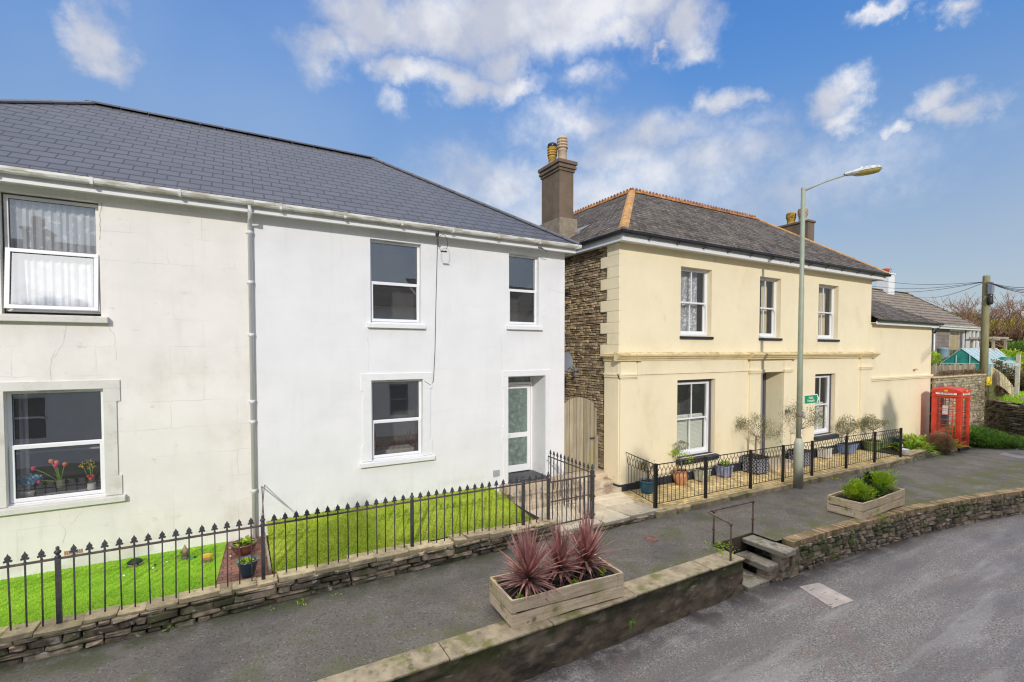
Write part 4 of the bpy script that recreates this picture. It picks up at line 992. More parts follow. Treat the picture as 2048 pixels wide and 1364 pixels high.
# satellite dish and flood light in the gap
t = thing('satellite_dish', (7.05, 10.1, 3.2), 'grey satellite dish on the side wall in the gap between houses', 'satellite dish')
p = at(1132, 723, Y=9.8); c = V((p.x, 9.8, p.z))
b = MB(); b.sm = True; dirn = V((.25, -.95, .12)).normalized(); u = dirn.cross(V((0, 0, 1))).normalized(); w_ = u.cross(dirn)
k = 16; prev = None
for rr, off in ((0.001, .0), (.12, .01), (.22, .035), (.25, .05)):
    ring = [c + u * rr * math.cos(6.283 * j / k) * .85 + w_ * rr * math.sin(6.283 * j / k) + dirn * off for j in range(k)]
    if prev:
        for j in range(k): b.face([prev[j], prev[(j + 1) % k], ring[(j + 1) % k], ring[j]])
    prev = ring
b.build('dish', m_satin, t)
b = MB(); b.tube([c - dirn * .02, (XR, c.y + .15, c.z - .05)], .02, 8); b.tube([c - w_ * .2 + dirn * .03, c - w_ * .10 + dirn * .22], .010, 6); b.build('arm', m_satin, t)
t = thing('flood_light', (7.95, 10.4, 2.95), 'small dark security light on the stone side wall', 'wall light')
c = at(1152, 738, X=7.90)
b = MB(); b.box(c.x - .07, c.x, c.y - .045, c.y + .045, c.z - .045, c.z + .04); b.build('lamp_head', m_satin, t, bevel=.01)
b = MB(); b.tube([(c.x, c.y, c.z), (8.0, c.y + .02, c.z - .06)], .015, 6); b.box(c.x - .06, c.x - .01, c.y - .04, c.y + .04, c.z - .16, c.z - .09); b.build('sensor', m_satin, t)

# plank side gate
t = thing('plank_gate', (7.45, 9.5, .44), 'weathered arched plank gate closing the gap between the two houses', 'gate')
gx0, gx1 = 6.88, 7.86
for i in range(9):
    b = MB(); b.tone = rnd.random(); w_ = (gx1 - gx0) / 9; x0 = gx0 + i * w_; f = ((x0 + w_ / 2) - (gx0 + gx1) / 2) / ((gx1 - gx0) / 2)
    h0 = 2.30 - .17 * abs((x0 - (gx0 + gx1) / 2) / ((gx1 - gx0) / 2)) ** 2; h1 = 2.30 - .17 * abs((x0 + w_ - (gx0 + gx1) / 2) / ((gx1 - gx0) / 2)) ** 2
    y = 9.5 + rnd.uniform(-.004, .004); b.hexa([(x0 + .007, y, .46), (x0 + w_ - .007, y, .46), (x0 + w_ - .007, y + .022, .46), (x0 + .007, y + .022, .46), (x0 + .007, y, h0), (x0 + w_ - .007, y, h1), (x0 + w_ - .007, y + .022, h1), (x0 + .007, y + .022, h0)])
    b.build('plank', m_gatewood, t)
b = MB(); b.box(7.87, 7.96, 9.44, 9.54, .44, 1.30); b.box(7.87, 7.93, 9.47, 9.56, 1.30, 2.0); b.build('gate_post', m_gatewood, t)
b = MB(); b.box(7.74, 7.90, 9.47, 9.50, 1.22, 1.26); b.build('latch', m_iron, t)

# ---------------------------------------------------------------- yellow house
HX0, HX1, HX2 = 8.0, 20.13, 25.3
t = thing('yellow_house', (14, 8.7, 0), 'pale yellow detached house with slate hipped roof, dark plinth and pilastered doorway', 'house')
YH = t
def hole(xl, xr, yt, yb, xt=None): return (xw(xl, DY), xw(xr, DY), zw(xt or xl, yb, DY), zw(xt or xl, yt, DY))
Y1 = hole(1360.4, 1422, 532, 671); Y2 = hole(1518, 1560, 553, 673.5); Y3 = hole(1635.5, 1675, 566, 673.8)
Y2 = (Y2[0], Y2[1], Y1[2], Y1[3]); Y3 = (Y3[0], Y3[1], Y1[2], Y1[3])
Y4 = hole(1355.5, 1431.5, 760.5, 918); Y5 = (xw(1631.5, DY), xw(1672, DY), Y4[2] + .02, Y4[3])
YDR = (13.58, 14.66, .0, 2.80, .62)
b = MB(); facade(b, HX0, HX1, -.6, 6.06, DY, [Y1, Y2, Y3, Y4, Y5, YDR], .19)
b.face([(HX0, 9.2, -.1), (HX0, 8.7, -.1), (HX0, 8.7, 6.06), (HX0, 9.2, 6.06)][::-1])
b.face([(HX1, 8.7, 0), (HX1, 16, 0), (HX1, 16, 6.06), (HX1, 8.7, 6.06)]); b.face([(HX0, 16, 0), (HX1, 16, 0), (HX1, 16, 6.06), (HX0, 16, 6.06)])
facade(b, HX1 + .002, HX2, -.6, 4.5, DY + .002, []); b.face([(HX2, 8.7, -.6), (HX2, 14, -.6), (HX2, 14, 4.5), (HX2, 8.7, 4.5)])
b.build('wall', m_yellow, t)
# side wall of slate rubble
b = MB(); b.face([(HX0 + .06, 16, -.1), (HX0 + .06, 8.72, -.1), (HX0 + .06, 8.72, 6.06), (HX0 + .06, 16, 6.06)]); b.build('wall_core', m_mortar, t)
b = MB(); lay(b, (HX0 + .025, 9.05, 0), (0, 1, 0), 2.4, lambda s: .2, lambda s: 6.05, (.035, .09), (.08, .36), .08, (-1, 0, 0), jit=.28, gap=.012, bulge=.016)
b.build('rubble_side_wall', m_rubble, t)
b = MB(); z = 6.04; i = 0
while z > 3.3:
    y1 = 9.38 if i % 2 else 9.13; b.tone = rnd.random(); b.box(HX0 - .045, HX0 + .05, DY - .003 + .004, y1, max(3.2, z - .268), z - .002); z -= .27; i += 1
b.box(HX0 - .045, HX0 + .05, DY + .001, 9.22, .20, 3.2)
b.build('quoins', m_yellow, t, bevel=.006)
# plinth
b = MB()
for a, c in ((HX0 - .04, YDR[0] - .16), (YDR[1] + .12, HX1 + .3)):
    b.box(a, c, DY - .07, DY + .003, -.5, .225)
b.box(HX0 - .075, HX0 - .036, DY - .07, 9.1, -.1, .225)
b.box(YDR[0] - .55, YDR[0] - .16, DY - .10, DY - .069, -.1, .23); b.box(YDR[1] + .12, YDR[1] + .5, DY - .10, DY - .069, -.1, .26); b.box(YDR[1] + .12, YDR[1] + .24, DY - .55, DY - .10, -.1, .22)
b.build('plinth', m_plinth, t, bevel=.008)
# pilasters, capitals, entablature
def pil(x0, x1, p=.055, z0=.22, side=False):
    b = MB(); b.box(x0, x1, DY - p, DY + .003, z0, 3.215)
    ya = DY - p
    for z0_, z1_, e in ((2.78, 2.81, .02), (2.81, 2.86, .045), (2.86, 2.90, .06)):
        b.box(x0 - e, x1 + e, ya - e, DY + .002, z0_, z1_)
    if side:
        for z0_, z1_, e in ((2.78, 2.81, .02), (2.81, 2.86, .045), (2.86, 2.90, .06)): b.box(x0 - e, x0 + .05, DY - .05, 9.2, z0_, z1_)
    b.build('pilaster', m_yellow, YH, bevel=.005)
pil(HX0 - .03, 8.47, side=True); pil(12.98, YDR[0] - .005, z0=-.2); pil(YDR[1] + .005, 15.06, z0=-.2); pil(19.38, HX1 + .02)
b = MB()
for a, c in ((8.55, 12.9),): b.box(a, c, DY - .028, DY + .002, 2.865, 3.215)
b.box(13.6, 14.64, DY - .05, DY + .002, 2.82, 3.215)
b.build('frieze', m_yellow, YH)
prof = [(0, 3.21), (-.045, 3.21), (-.05, 3.25), (-.085, 3.265), (-.10, 3.30), (-.145, 3.325), (-.155, 3.365), (-.15, 3.375), (0, 3.43)]
b = MB()
def corn(x0, x1, p): b.prism([(x0, DY - p + (y if y else 0) if y else DY + .002, z) for y, z in prof], (x1 - x0, 0, 0))
corn(HX0 - .20, 8.62, .06); corn(8.62, 12.85, .0); corn(12.85, 15.2, .10); corn(15.2, 19.25, 0); corn(19.25, HX1 + .28, .06)
b.box(HX0 - .17, HX0 + .02, DY - .06, 9.25, 3.32, 3.38); b.box(HX0 - .08, HX0 + .02, DY - .04, 9.22, 3.21, 3.32)
b.build('cornice', m_cornice, YH)
b = MB(); b.box(HX1, HX2 + .06, DY - .07, DY + .003, 2.40, 2.47); b.box(HX1, HX2 + .03, DY - .04, DY + .003, 2.34, 2.40); b.build('string_course', m_yellow, YH, bevel=.004)
# sash windows
def sash(root, h, Y, dark=False, curtain=None, rec=.15):
    a, b_, c, e = h[:4]; y = Y + rec
    if dark:
        d = MB(); frame(d, a, b_, c, e, y - .02, y + .05, .075, .02); d.build('dark_reveal', m_dkframe, root); a += .075; b_ -= .075; e -= .06; c += .02
    f = MB(); frame(f, a, b_, c, e, y, y + .12, .035, .06); win = f.build('window', m_sash, root, bevel=.003)
    zm = c + (e - c) * .495; x0, x1 = a + .035, b_ - .035
    for nm, z0, z1, yy in (('upper_sash', zm - .02, e - .035, y + .012), ('lower_sash', c + .06, zm + .02, y + .06)):
        s = MB(); frame(s, x0, x1, z0, z1, yy, yy + .04, .042, .045 if nm == 'upper_sash' else .075); cx = (x0 + x1) / 2; s.box(cx - .012, cx + .012, yy + .004, yy + .036, z0 + .045, z1 - .042)
        if nm == 'upper_sash': s.box(x1 - .042, x1 - .005, yy - .0, yy + .03, z0 - .06, z0)
        s.build('sash', m_sash, win, bevel=.003); pane(win, x0 + .042, x1 - .042, z0 + .04, z1 - .042, yy + .02, m_glasst)
    return win
for h, nm in ((Y1, 'lace'), (Y2, 'd1'), (Y3, 'd2'), (Y4, 'g1'), (Y5, 'g2')):
    low = h in (Y4, Y5)
    win = sash(t, h, DY, dark=low); a, b_, c, e = h[:4]
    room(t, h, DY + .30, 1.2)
    if nm == 'lace': drape(win, a + .04, b_ - .14, c + .05, e - .03, DY + .36, m_lace, .02, 40, waves=5)
    if nm in ('d1', 'd2'): drape(win, a + (b_ - a) * .66, b_ - .06, c, e, DY + .40, m_curt, .02, 12); drape(win, a, a + .10, c, e, DY + .40, m_curt, .02, 6)
    if low:
        s = MB(); z = c + .08; top = (c + e) / 2 + .02
        if nm == 'g1' or True:
            while z < top: s.hexa([(a + .1, DY + .34, z), (b_ - .1, DY + .34, z), (b_ - .1, DY + .37, z + .012), (a + .1, DY + .37, z + .012), (a + .1, DY + .34, z + .012), (b_ - .1, DY + .34, z + .012), (b_ - .1, DY + .37, z + .038), (a + .1, DY + .37, z + .038)]); z += .036
            cx = (a + b_) / 2
            for xx in (a + .1, cx - .02, cx, b_ - .12): s.box(xx, xx + .025, DY + .335, DY + .375, c + .06, top)
            s.build('shutter', m_blind, win)
    zt_ = .085 if not low else .13
    s = MB(); s.hexa([(a - .03, DY - (.05 if not low else .13), c - zt_), (b_ + .05, DY - (.05 if not low else .13), c - zt_), (b_ + .05, DY + .15, c - zt_), (a - .03, DY + .15, c - zt_),
                      (a - .03, DY - (.05 if not low else .13), c - .02), (b_ + .05, DY - (.05 if not low else .13), c - .02), (b_ + .05, DY + .15, c + .012), (a - .03, DY + .15, c + .012)])
    s.build('sill', m_sillk if not low else m_plinth, t, bevel=.006)
# front door at the back of its recess
a, b_, c, e = YDR[:4]; YB = DY + .52
b = MB(); frame(b, a, b_, .05, e, YB, YB + .09, .10, .03); b.box(b_ - .16, b_ - .10, YB + .02, YB + .09, .1, e - .13); dr = b.build('door', m_dkframe, t, bevel=.005)
b = MB(); b.box(a + .10, b_ - .16, YB + .01, YB + .08, .09, 2.25); 
for z0, z1 in ((.3, .95), (1.1, 2.05)):
    for q in (0, 1):
        xx = a + .17 + q * .37; frame(b, xx, xx + .28, z0, z1, YB - .004, YB + .012, .025)
b.build('door_leaf', m_teal, dr, bevel=.004); b = MB(); b.tube([(b_ - .20, YB, 1.08), (b_ - .20, YB - .04, 1.14), (b_ - .20, YB, 1.2)], .012, 6); b.lathe((b_ - .20, YB - .02, .98), [(.02, 0), (.03, .02), (.02, .04)], 10); b.build('handle', m_gold, dr)
pane(dr, a + .10, b_ - .16, 2.3, e - .10, YB + .05); b = MB(); b.box(a, b_, YB + .09, YB + .12, 0, e); b.build('door_back', m_room, dr)
# roof
EYY, EZZ, RYY, RZZ, AX0, AX1, EX0, EX1 = 8.33, 6.25, 11.46, 8.53, 10.98, 17.45, 7.72, 20.6
b = MB()
b.face([(EX0, EYY, EZZ), (EX1, EYY, EZZ), (AX1, RYY, RZZ), (AX0, RYY, RZZ)])
b.face([(EX0, 18, EZZ), (EX0, EYY, EZZ), (AX0, RYY, RZZ), (AX0, 18, RZZ)]); b.face([(EX1, EYY, EZZ), (EX1, 14.6, EZZ), (AX1, RYY, RZZ)])
b.face([(EX1, 14.6, EZZ), (14.2, 14.6, EZZ), (AX0, RYY, RZZ), (AX1, RYY, RZZ)]); b.face([(14.2, 14.6, EZZ), (14.2, 18, EZZ), (AX0, 18, RZZ), (AX0, RYY, RZZ)])
rf = b.build('roof', m_oldslate, t)
b = MB(); ridge(b, (AX0, RYY, RZZ + .02), (AX1, RYY, RZZ + .02), w=.14, drop=.10, L=.3); ridge(b, (AX0, RYY, RZZ + .02), (AX0, 18, RZZ + .02), w=.14, drop=.10, L=.3)
for A, B_ in (((AX0, RYY), (AX1, RYY)), ((AX0, RYY), (AX0, 18))):
    A, B_ = V((*A, RZZ + .035)), V((*B_, RZZ + .035)); d = (B_ - A).normalized(); L = (B_ - A).length; s = .05
    while s < L:
        b.tone = rnd.random(); c = A + d * s; n = d.cross(V((0, 0, 1)))
        b.prism([c - n * .015 + d * (.055 * math.cos(q)) + V((0, 0, .085 * math.sin(q) + .005)) for q in (0, .6, 1.2, 1.9, 2.5, 3.14)], n * .03); s += .15
b.build('crested_ridge', m_rust, rf)
b = MB(); ridge(b, (EX0 + .12, EYY + .12, EZZ + .09), (AX0, RYY, RZZ + .03), w=.115, drop=.08, L=.42, h=.035); b.build('hip_tiles', m_hip, rf)
b = MB(); ridge(b, (AX1, RYY, RZZ + .03), (EX1 - .05, EYY + .05, EZZ + .05), w=.10, drop=.07, L=.42, h=.03); b.build('hip_tiles', m_hip, rf)
b = MB(); b.box(EX0 + .07, EX1 - .1, 8.42, 8.45, 6.02, 6.19); b.box(EX0 + .07, EX0 + .10, 8.45, 17, 6.02, 6.19); b.box(EX1 - .13, EX1 - .1, 8.45, 14, 6.02, 6.19)
b.box(EX0 + .10, EX1 - .13, 8.45, DY + .01, 6.045, 6.06); b.box(EX0 + .10, HX0 + .01, DY, 17, 6.045, 6.06); b.build('fascia', m_fascia, t)
b = MB(); pts = [(-.06, .03), (-.06, -.01), (-.04, -.045), (0, -.058), (.04, -.045), (.05, .03)]
b.prism([(EX0 - .02, 8.36 + y, 6.20 + z) for y, z in pts], (EX1 - EX0 + .06, 0, 0)); b.prism([(EX0 + .01 + y, 8.36, 6.20 + z) for y, z in pts], (0, 9, 0))
gt = b.build('gutter', m_black, t)
x = 8.6
while x < 20.4: b = MB(); b.tube([(x, 8.44, 6.10), (x, 8.32, 6.13), (x, 8.285, 6.25)], .012, 5); b.build('gutter_bracket', m_black, gt); x += .98
b = MB(); b.lathe((EX0 + .12, EYY + .1, 6.22), [(.012, 0), (.012, .15)], 8); b.build('hip_iron', m_lead, t); b = MB(); b.tube([(EX1, EYY, 6.28), (EX1 + .06, EYY, 6.33), (EX1 + .09, EYY, 6.42), (EX1 + .03, EYY, 6.45)], .008, 5); b.build('hip_iron', m_iron, t)
# lower right wing roof
b = MB(); b.face([(HX1, 8.43, 4.60), (25.55, 8.43, 4.60), (22.55, 11.43, 6.34), (HX1, 11.43, 6.34)]); b.face([(25.55, 8.43, 4.60), (25.55, 14.4, 4.60), (22.55, 11.43, 6.34)]); b.face([(25.55, 14.4, 4.6), (HX1, 14.4, 4.6), (HX1, 11.43, 6.34), (22.55, 11.43, 6.34)])
b.build('wing_roof', m_oldslate, t)
b = MB(); b.box(HX1, 25.45, 8.50, 8.53, 4.42, 4.53); b.box(HX1, 25.42, 8.53, DY + .01, 4.47, 4.49); b.build('wing_fascia', m_fascia, t)
b = MB(); b.prism([(HX1, 8.45 + y, 4.57 + z) for y, z in pts], (25.6 - HX1, 0, 0)); b.tube([(25.5, 8.5, 4.5), (25.48, 8.62, 4.3), (25.42, 8.66, 4.2)], .04, 8); b.build('wing_gutter', m_black, t)
# chimneys
def pot(root, x, y, z, h, mat, r=.115, cowl=False, slots=3, fat=1.25):
    b = MB(); P = [(r * 1.05, 0), (r, .03), (r * .98, h * .40), (r * 1.12, h * .42), (r * 1.12, h * .46), (r, h * .48)]
    z0 = h * .52; P.append((r * 1.02, z0)); dz = (h * .86 - z0) / slots
    for i in range(slots): q = z0 + i * dz; P += [(r * fat * 1.03, q), (r * fat, q + dz * .62), (r * .82, q + dz * .66), (r * .82, q + dz * .98)]
    P += [(r * fat, h * .86), (r * fat * .9, h * .93), (r * .6, h)]
    b.lathe((x, y, z), P, 18)
    for k in range(4):
        th = k * math.pi / 2 + .5; b.obox((x + r * fat * .93 * math.cos(th), y + r * fat * .93 * math.sin(th), z + (z0 + h * .86) / 2), (.012, 0, 0), (0, .012, 0), (0, 0, (h * .86 - z0) / 2))
    o = b.build('chimney_pot', mat, root)
    if cowl: b = MB(); b.lathe((x, y, z + h * .97), [(r * 1.1, -.06), (r * 1.3, -.03), (r * 1.15, .05), (r * .5, .10), (.01, .115)], 16); b.build('cowl', m_cowl, o)
cx0, cx1, cy0, cy1 = 7.99, 8.48, 11.2, 12.12
b = MB(); b.box(cx0, cx1, cy0, cy1, 7.2, 8.62); b.hexa([(cx0 - .015, cy0 - .03, 5.6), (8.66, cy0 - .03, 5.6), (8.66, 12.25, 5.6), (cx0 - .015, 12.25, 5.6), (cx0 - .01, cy0 - .03, 7.24), (8.60, cy0 - .03, 7.24), (8.60, 12.22, 7.24), (cx0 - .01, 12.22, 7.24)])
b.mi = 0; ch = None
b2 = MB(); b2.v = b.v[8:]; b2.f = [tuple(i - 8 for i in f) for f in b.f[6:]]; b2.t = b.t[6:]; b2.m = b.m[6:]; b2.s = b.s[6:]
b.v = b.v[:8]; b.f = b.f[:6]; b.t = b.t[:6]; b.m = b.m[:6]; b.s = b.s[:6]
for z0, z1, e in ((8.56, 8.64, .03), (8.64, 8.72, .065), (8.72, 8.76, .045), (8.76, 8.86, .085)): b.box(cx0 - e, cx1 + e, cy0 - e, cy1 + e, z0, z1)
b.hexa([(cx0 - .06, cy0 - .06, 8.86), (cx1 + .06, cy0 - .06, 8.86), (cx1 + .06, cy1 + .06, 8.86), (cx0 - .06, cy1 + .06, 8.86), (cx0 + .08, cy0 + .08, 8.93), (cx1 - .08, cy0 + .08, 8.93), (cx1 - .08, cy1 - .08, 8.93), (cx0 + .08, cy1 - .08, 8.93)])
ch = b.build('chimney', m_render_ch, t, bevel=.01); b2.build('chimney_base', m_render_ch2, ch, bevel=.015)
pot(ch, 8.24, 11.42, 8.90, .72, m_potb, .125); pot(ch, 8.22, 11.90, 8.90, .64, m_poty, .115, cowl=True)
b = MB(); b.face([(8.60, 11.0, 6.9), (8.95, 11.0, 7.12), (8.95, 12.3, 7.12), (8.62, 12.3, 6.9)]); b.hexa([(8.5, 11.05, 6.70), (8.72, 11.05, 6.86), (8.72, 11.18, 6.86), (8.5, 11.18, 6.70), (8.5, 11.05, 6.86), (8.72, 11.05, 6.99), (8.72, 11.18, 6.99), (8.5, 11.18, 6.86)]); b.build('flashing', m_lead, ch)
b = MB(); b.box(19.5, 19.95, 10.65, 11.85, 6.3, 8.52); b.box(19.46, 19.99, 10.61, 11.89, 8.52, 8.60); ch = b.build('chimney', m_render_ch, t, bevel=.01)
pot(ch, 19.72, 11.45, 8.60, .50, m_poty, .15, slots=4, fat=1.2); pot(ch, 19.72, 10.98, 8.60, .56, m_potb, .15, slots=4, fat=1.2)
# name plaque
b = MB(); p = at(1567.8, 828, Y=DY - .03); q = at(1576.8, 818.5, Y=DY - .03); b.box(p.x, q.x, DY - .02 - .055, DY - .052, p.z, q.z); pl = b.build('name_plaque', m_plaque, t, bevel=.004)
b = MB()
cz = (p.z + q.z) / 2; ccx = (p.x + q.x) / 2; ww = q.x - p.x
text('lettering', 'THE', .045, m_signw, pl, (ccx, DY - .077, cz + .035), (1, 0, 0), (0, 0, 1), .001)
for i in range(7): b.box(ccx - .10 + i * .029, ccx - .10 + i * .029 + .02, DY - .078, DY - .0745, cz - .055, cz - .02 - .01 * (i % 2))
b.build('lettering', m_signw, pl)
# cracks in the render
crack(t, [(1353, 678), (1342, 690), (1334, 698)], DY); crack(t, [(1425, 681), (1428, 697), (1419, 705)], DY)
# hanging spout over the string course
b = MB(); p = at(1829, 739, Y=DY - .02); b.lathe((p.x, DY - .04, p.z - .03), [(.02, 0), (.10, .02), (.09, .05), (.03, .07)], 12); b.build('vent_cover', m_potb, t)
# ---------------------------------------------------------------- terrace with railings and pots
b = MB()
for a, e in zip(rng(8.0, 19.35, .6), rng(8.0, 19.35, .6)[1:]): b.hexa([(a, 7.26, -.6), (e, 7.26, -.6), (e, 9.3, -.6), (a, 9.3, -.6), (a, 7.26, zt(a)), (e, 7.26, zt(e)), (e, 9.3, zt(e)), (a, 9.3, zt(a))])
b.hexa([(7.60, 7.26, -.1), (8.0, 7.26, -.1), (8.0, 8.7, -.1), (7.95, 8.7, -.1), (7.60, 7.26, .055), (8.0, 7.26, .057), (8.0, 8.7, .057), (7.95, 8.7, .055)])
struct('brick_terrace', b, m_paver)
b = MB(); x = 7.62
while x < 19.4:
    l = rnd.uniform(.35, .9) if x < 12.6 else rnd.uniform(.2, .5); e = min(19.5, x + l); b.tone = rnd.random(); m = (x + e) / 2
    b.stone(V((m, 7.20, (zt(m) + zp(m)) / 2 - .03)), V((1, 0, 0)), V((0, -1, 0)), V((0, 0, 1)), (e - x) / 2 - .004, .07, (zt(m) - zp(m)) / 2 + .028, .12, .012); x = e
tag(b.build('terrace_edging', m_edging, org=(13, 7.2, -.1)), 'rough stone edging under the terrace railings', 'kerb')
RPOST = [7.77, 9.39, 11.07, 12.45, 13.83, 15.66, 17.38, 19.15]; RF = 7.33
t = thing('terrace_railing', (13, RF, 0), 'black iron railing with diamond lattice top along the brick terrace', 'railing')
def panel(root, P, Q, ztop, n):
    P, Q = V(P), V(Q); d = (Q - P); L = d.length; s = d / n; b = MB(); H = .86
    up = V((0, 0, 1)); pt = lambda i, z: P + s * i + up * z
    r = .0065
    b.tube([pt(0, .95), pt(n, .95)], .012, 6); b.tube([pt(0, .10), pt(n, .10)], .009, 5)
    for i in range(1, n): b.tube([pt(i, .10), pt(i, .67)], r, 5, False)
    for i in range(0, n + 1):
        for k in (-.5, .5):
            if 0 <= i + k <= n:
                if 0 < i < n: b.tube([pt(i, .67), pt(i + k * .8, .71), pt(i + k, .76)], r, 4, False); b.tube([pt(i + k, .80), pt(i + k * .5, .85), pt(i, .89), pt(i, .95)], r, 4, False)
                b.tube([pt(i + k, .755), pt(i + k, .805)], r, 4, False)
    return b.build('railing_panel', m_black, root)
for a, e in zip(RPOST, RPOST[1:]): panel(t, (a, RF, zt(a)), (e, RF, zt(e)), 0, round((e - a) / .128))
for i, x in enumerate(RPOST):
    b = MB(); w_ = .030 if i not in (0,) else .034; b.box(x - w_, x + w_, RF - w_, RF + w_, zt(x) - .02, zt(x) + .975); b.build('post', m_black, t, bevel=.004)
panel(t, (7.77, RF, zt(8)), (8.12, 8.60, zt(8)), 0, 10)

def ground_at(px, py, z0=None):
    p = at(px, py, Z=.0)
    for _ in range(3): p = at(px, py, Z=zt(p.x))
    return p
def soil(root, x, y, z, r): b = MB(); b.lathe((x, y, z - .01), [(r * .3, 0), (r, 0), (r * .98, .01), (r * .5, .025)], 16); b.build('soil', m_soil, root)
def roundpot(name, p, prof, mat, label, cat='plant pot', g='pots standing on the brick terrace', n=28):
    t = thing(name, p, label, cat, g); b = MB(); b.lathe(p, prof, n); b.build('pot', mat, t)
    rim = max(prof, key=lambda q: q[1]); soil(t, p[0], p[1], p[2] + rim[1] - .03, rim[0] - .03); return t
def foliage(b, c, rad, n, l, w, up=.3, shell=.55, lump=.35, seed=0):
    c = V(c); rr = random.Random(seed + 11)
    for i in range(n):
        d = V((rr.gauss(0, 1), rr.gauss(0, 1), rr.gauss(0, 1))).normalized()
        q = shell + (1 - shell) * rr.random()
        q *= 1 - lump * (noise.noise(d * 1.7 + V((seed * 3.1, 0, 0))) + .3)
        p = c + V((d.x * rad[0], d.y * rad[1], d.z * rad[2])) * q
        dd = (d + V((rr.uniform(-.8, .8), rr.uniform(-.8, .8), rr.uniform(-.5, .8) + up))).normalized()
        b.tone = min(1, max(0, .5 + .5 * noise.noise(p * 6) + rr.uniform(-.3, .3)))
        b.leaf(p, dd, l * rr.uniform(.6, 1.3), w * rr.uniform(.7, 1.2), rr.uniform(-.2, .5))
def branch(b, p, d, l, r, depth, rr, spread=.5, tips=None, up=.15, seg=3, n=2, sh=.72, minr=0):
    pts = [V(p)]; d = V(d).normalized(); rs = [r]
    for i in range(seg):
        d = (d + V((rr.uniform(-1, 1), rr.uniform(-1, 1), rr.uniform(-.6, .8) + up)) * .22).normalized()
        pts.append(pts[-1] + d * l / seg); rs.append(r * (1 - .4 * (i + 1) / seg))
    b.tube(pts, rs, 5 if r > .012 else 3, False)
    if depth == 0:
        if tips is not None: tips.append((pts[-1], d))
        return
    for k in range(n if depth > 1 else n + 1):
        q = pts[rr.randint(max(1, seg - 2), seg)] if k else pts[-1]
        dd = (d + V((rr.uniform(-1, 1), rr.uniform(-1, 1), rr.uniform(-.5, 1))) * spread * 1.3).normalized()
        branch(b, q, dd, l * sh * rr.uniform(.75, 1.15), max(rs[-1] * .8, minr), depth - 1, rr, spread, tips, up, seg, n, sh, minr)
def olive(root, p, h, crown, n, seed, mat=m_olive, leafn=7, stems=1, lean=(0, 0)):
    """airy small tree: trunk with limbs, leaves carried on the twigs"""
    rr = random.Random(seed); b = MB(); tips = []
    for s in range(stems):
        a = rr.uniform(0, 6.28); base = V(p); top = base + V((lean[0] + (.05 * math.cos(a) if stems > 1 else 0), lean[1], h * .5))
        b.tube([base, base.lerp(top, .5) + V((rr.uniform(-.02, .02), rr.uniform(-.02, .02), 0)), top], [.018, .014, .012], 6, False)
        for k in range(6): branch(b, top, (rr.uniform(-1, 1), rr.uniform(-1, 1), rr.uniform(-.1, 1.1)), crown * .66, .008, 3, rr, .6, tips, .02, 3, 2, .72)
    b.build('stem', m_bark, root)
    f = MB()
    for q, d in tips:
        if (q - V(p)).z < h * .3: continue
        for k in range(leafn):
            f.tone = rr.random(); f.leaf(q + V((rr.gauss(0, .045), rr.gauss(0, .045), rr.gauss(0, .045))) * (crown / .3), d + V((rr.uniform(-1, 1), rr.uniform(-1, 1), rr.uniform(-.6, 1))), rr.uniform(.04, .075), .020, rr.uniform(0, .4))
    f.build('leaves', mat, root)

p = ground_at(1294, 985); p.y -= .0
t = roundpot('blue_pot', p, [(.12, .03), (.125, .0), (.14, .02), (.165, .10), (.17, .22), (.165, .25), (.185, .26), (.19, .30), (.165, .30), (.155, .27)], m_blueglz, 'glossy blue glazed pot with a bare twiggy shrub at the terrace corner')
olive(t, (p.x, p.y, p.z + .26), .48, .15, 0, 3, m_olived, 3, stems=2)
p = ground_at(1361, 969)
t = roundpot('terracotta_urn', p, [(.10, 0), (.11, .02), (.17, .12), (.19, .22), (.17, .30), (.15, .33), (.18, .35), (.185, .38), (.15, .375), (.14, .34)], m_terracotta, 'round bellied terracotta urn holding a small green standard tree')
olive(t, (p.x, p.y, p.z + .34), .62, .20, 0, 8, m_shrub, 6, lean=(.0, 0)); 
b = MB(); foliage(b, (p.x + .04, p.y, p.z + 1.0), (.19, .17, .13), 500, .035, .018, seed=4); b.build('crown', m_olive, t)
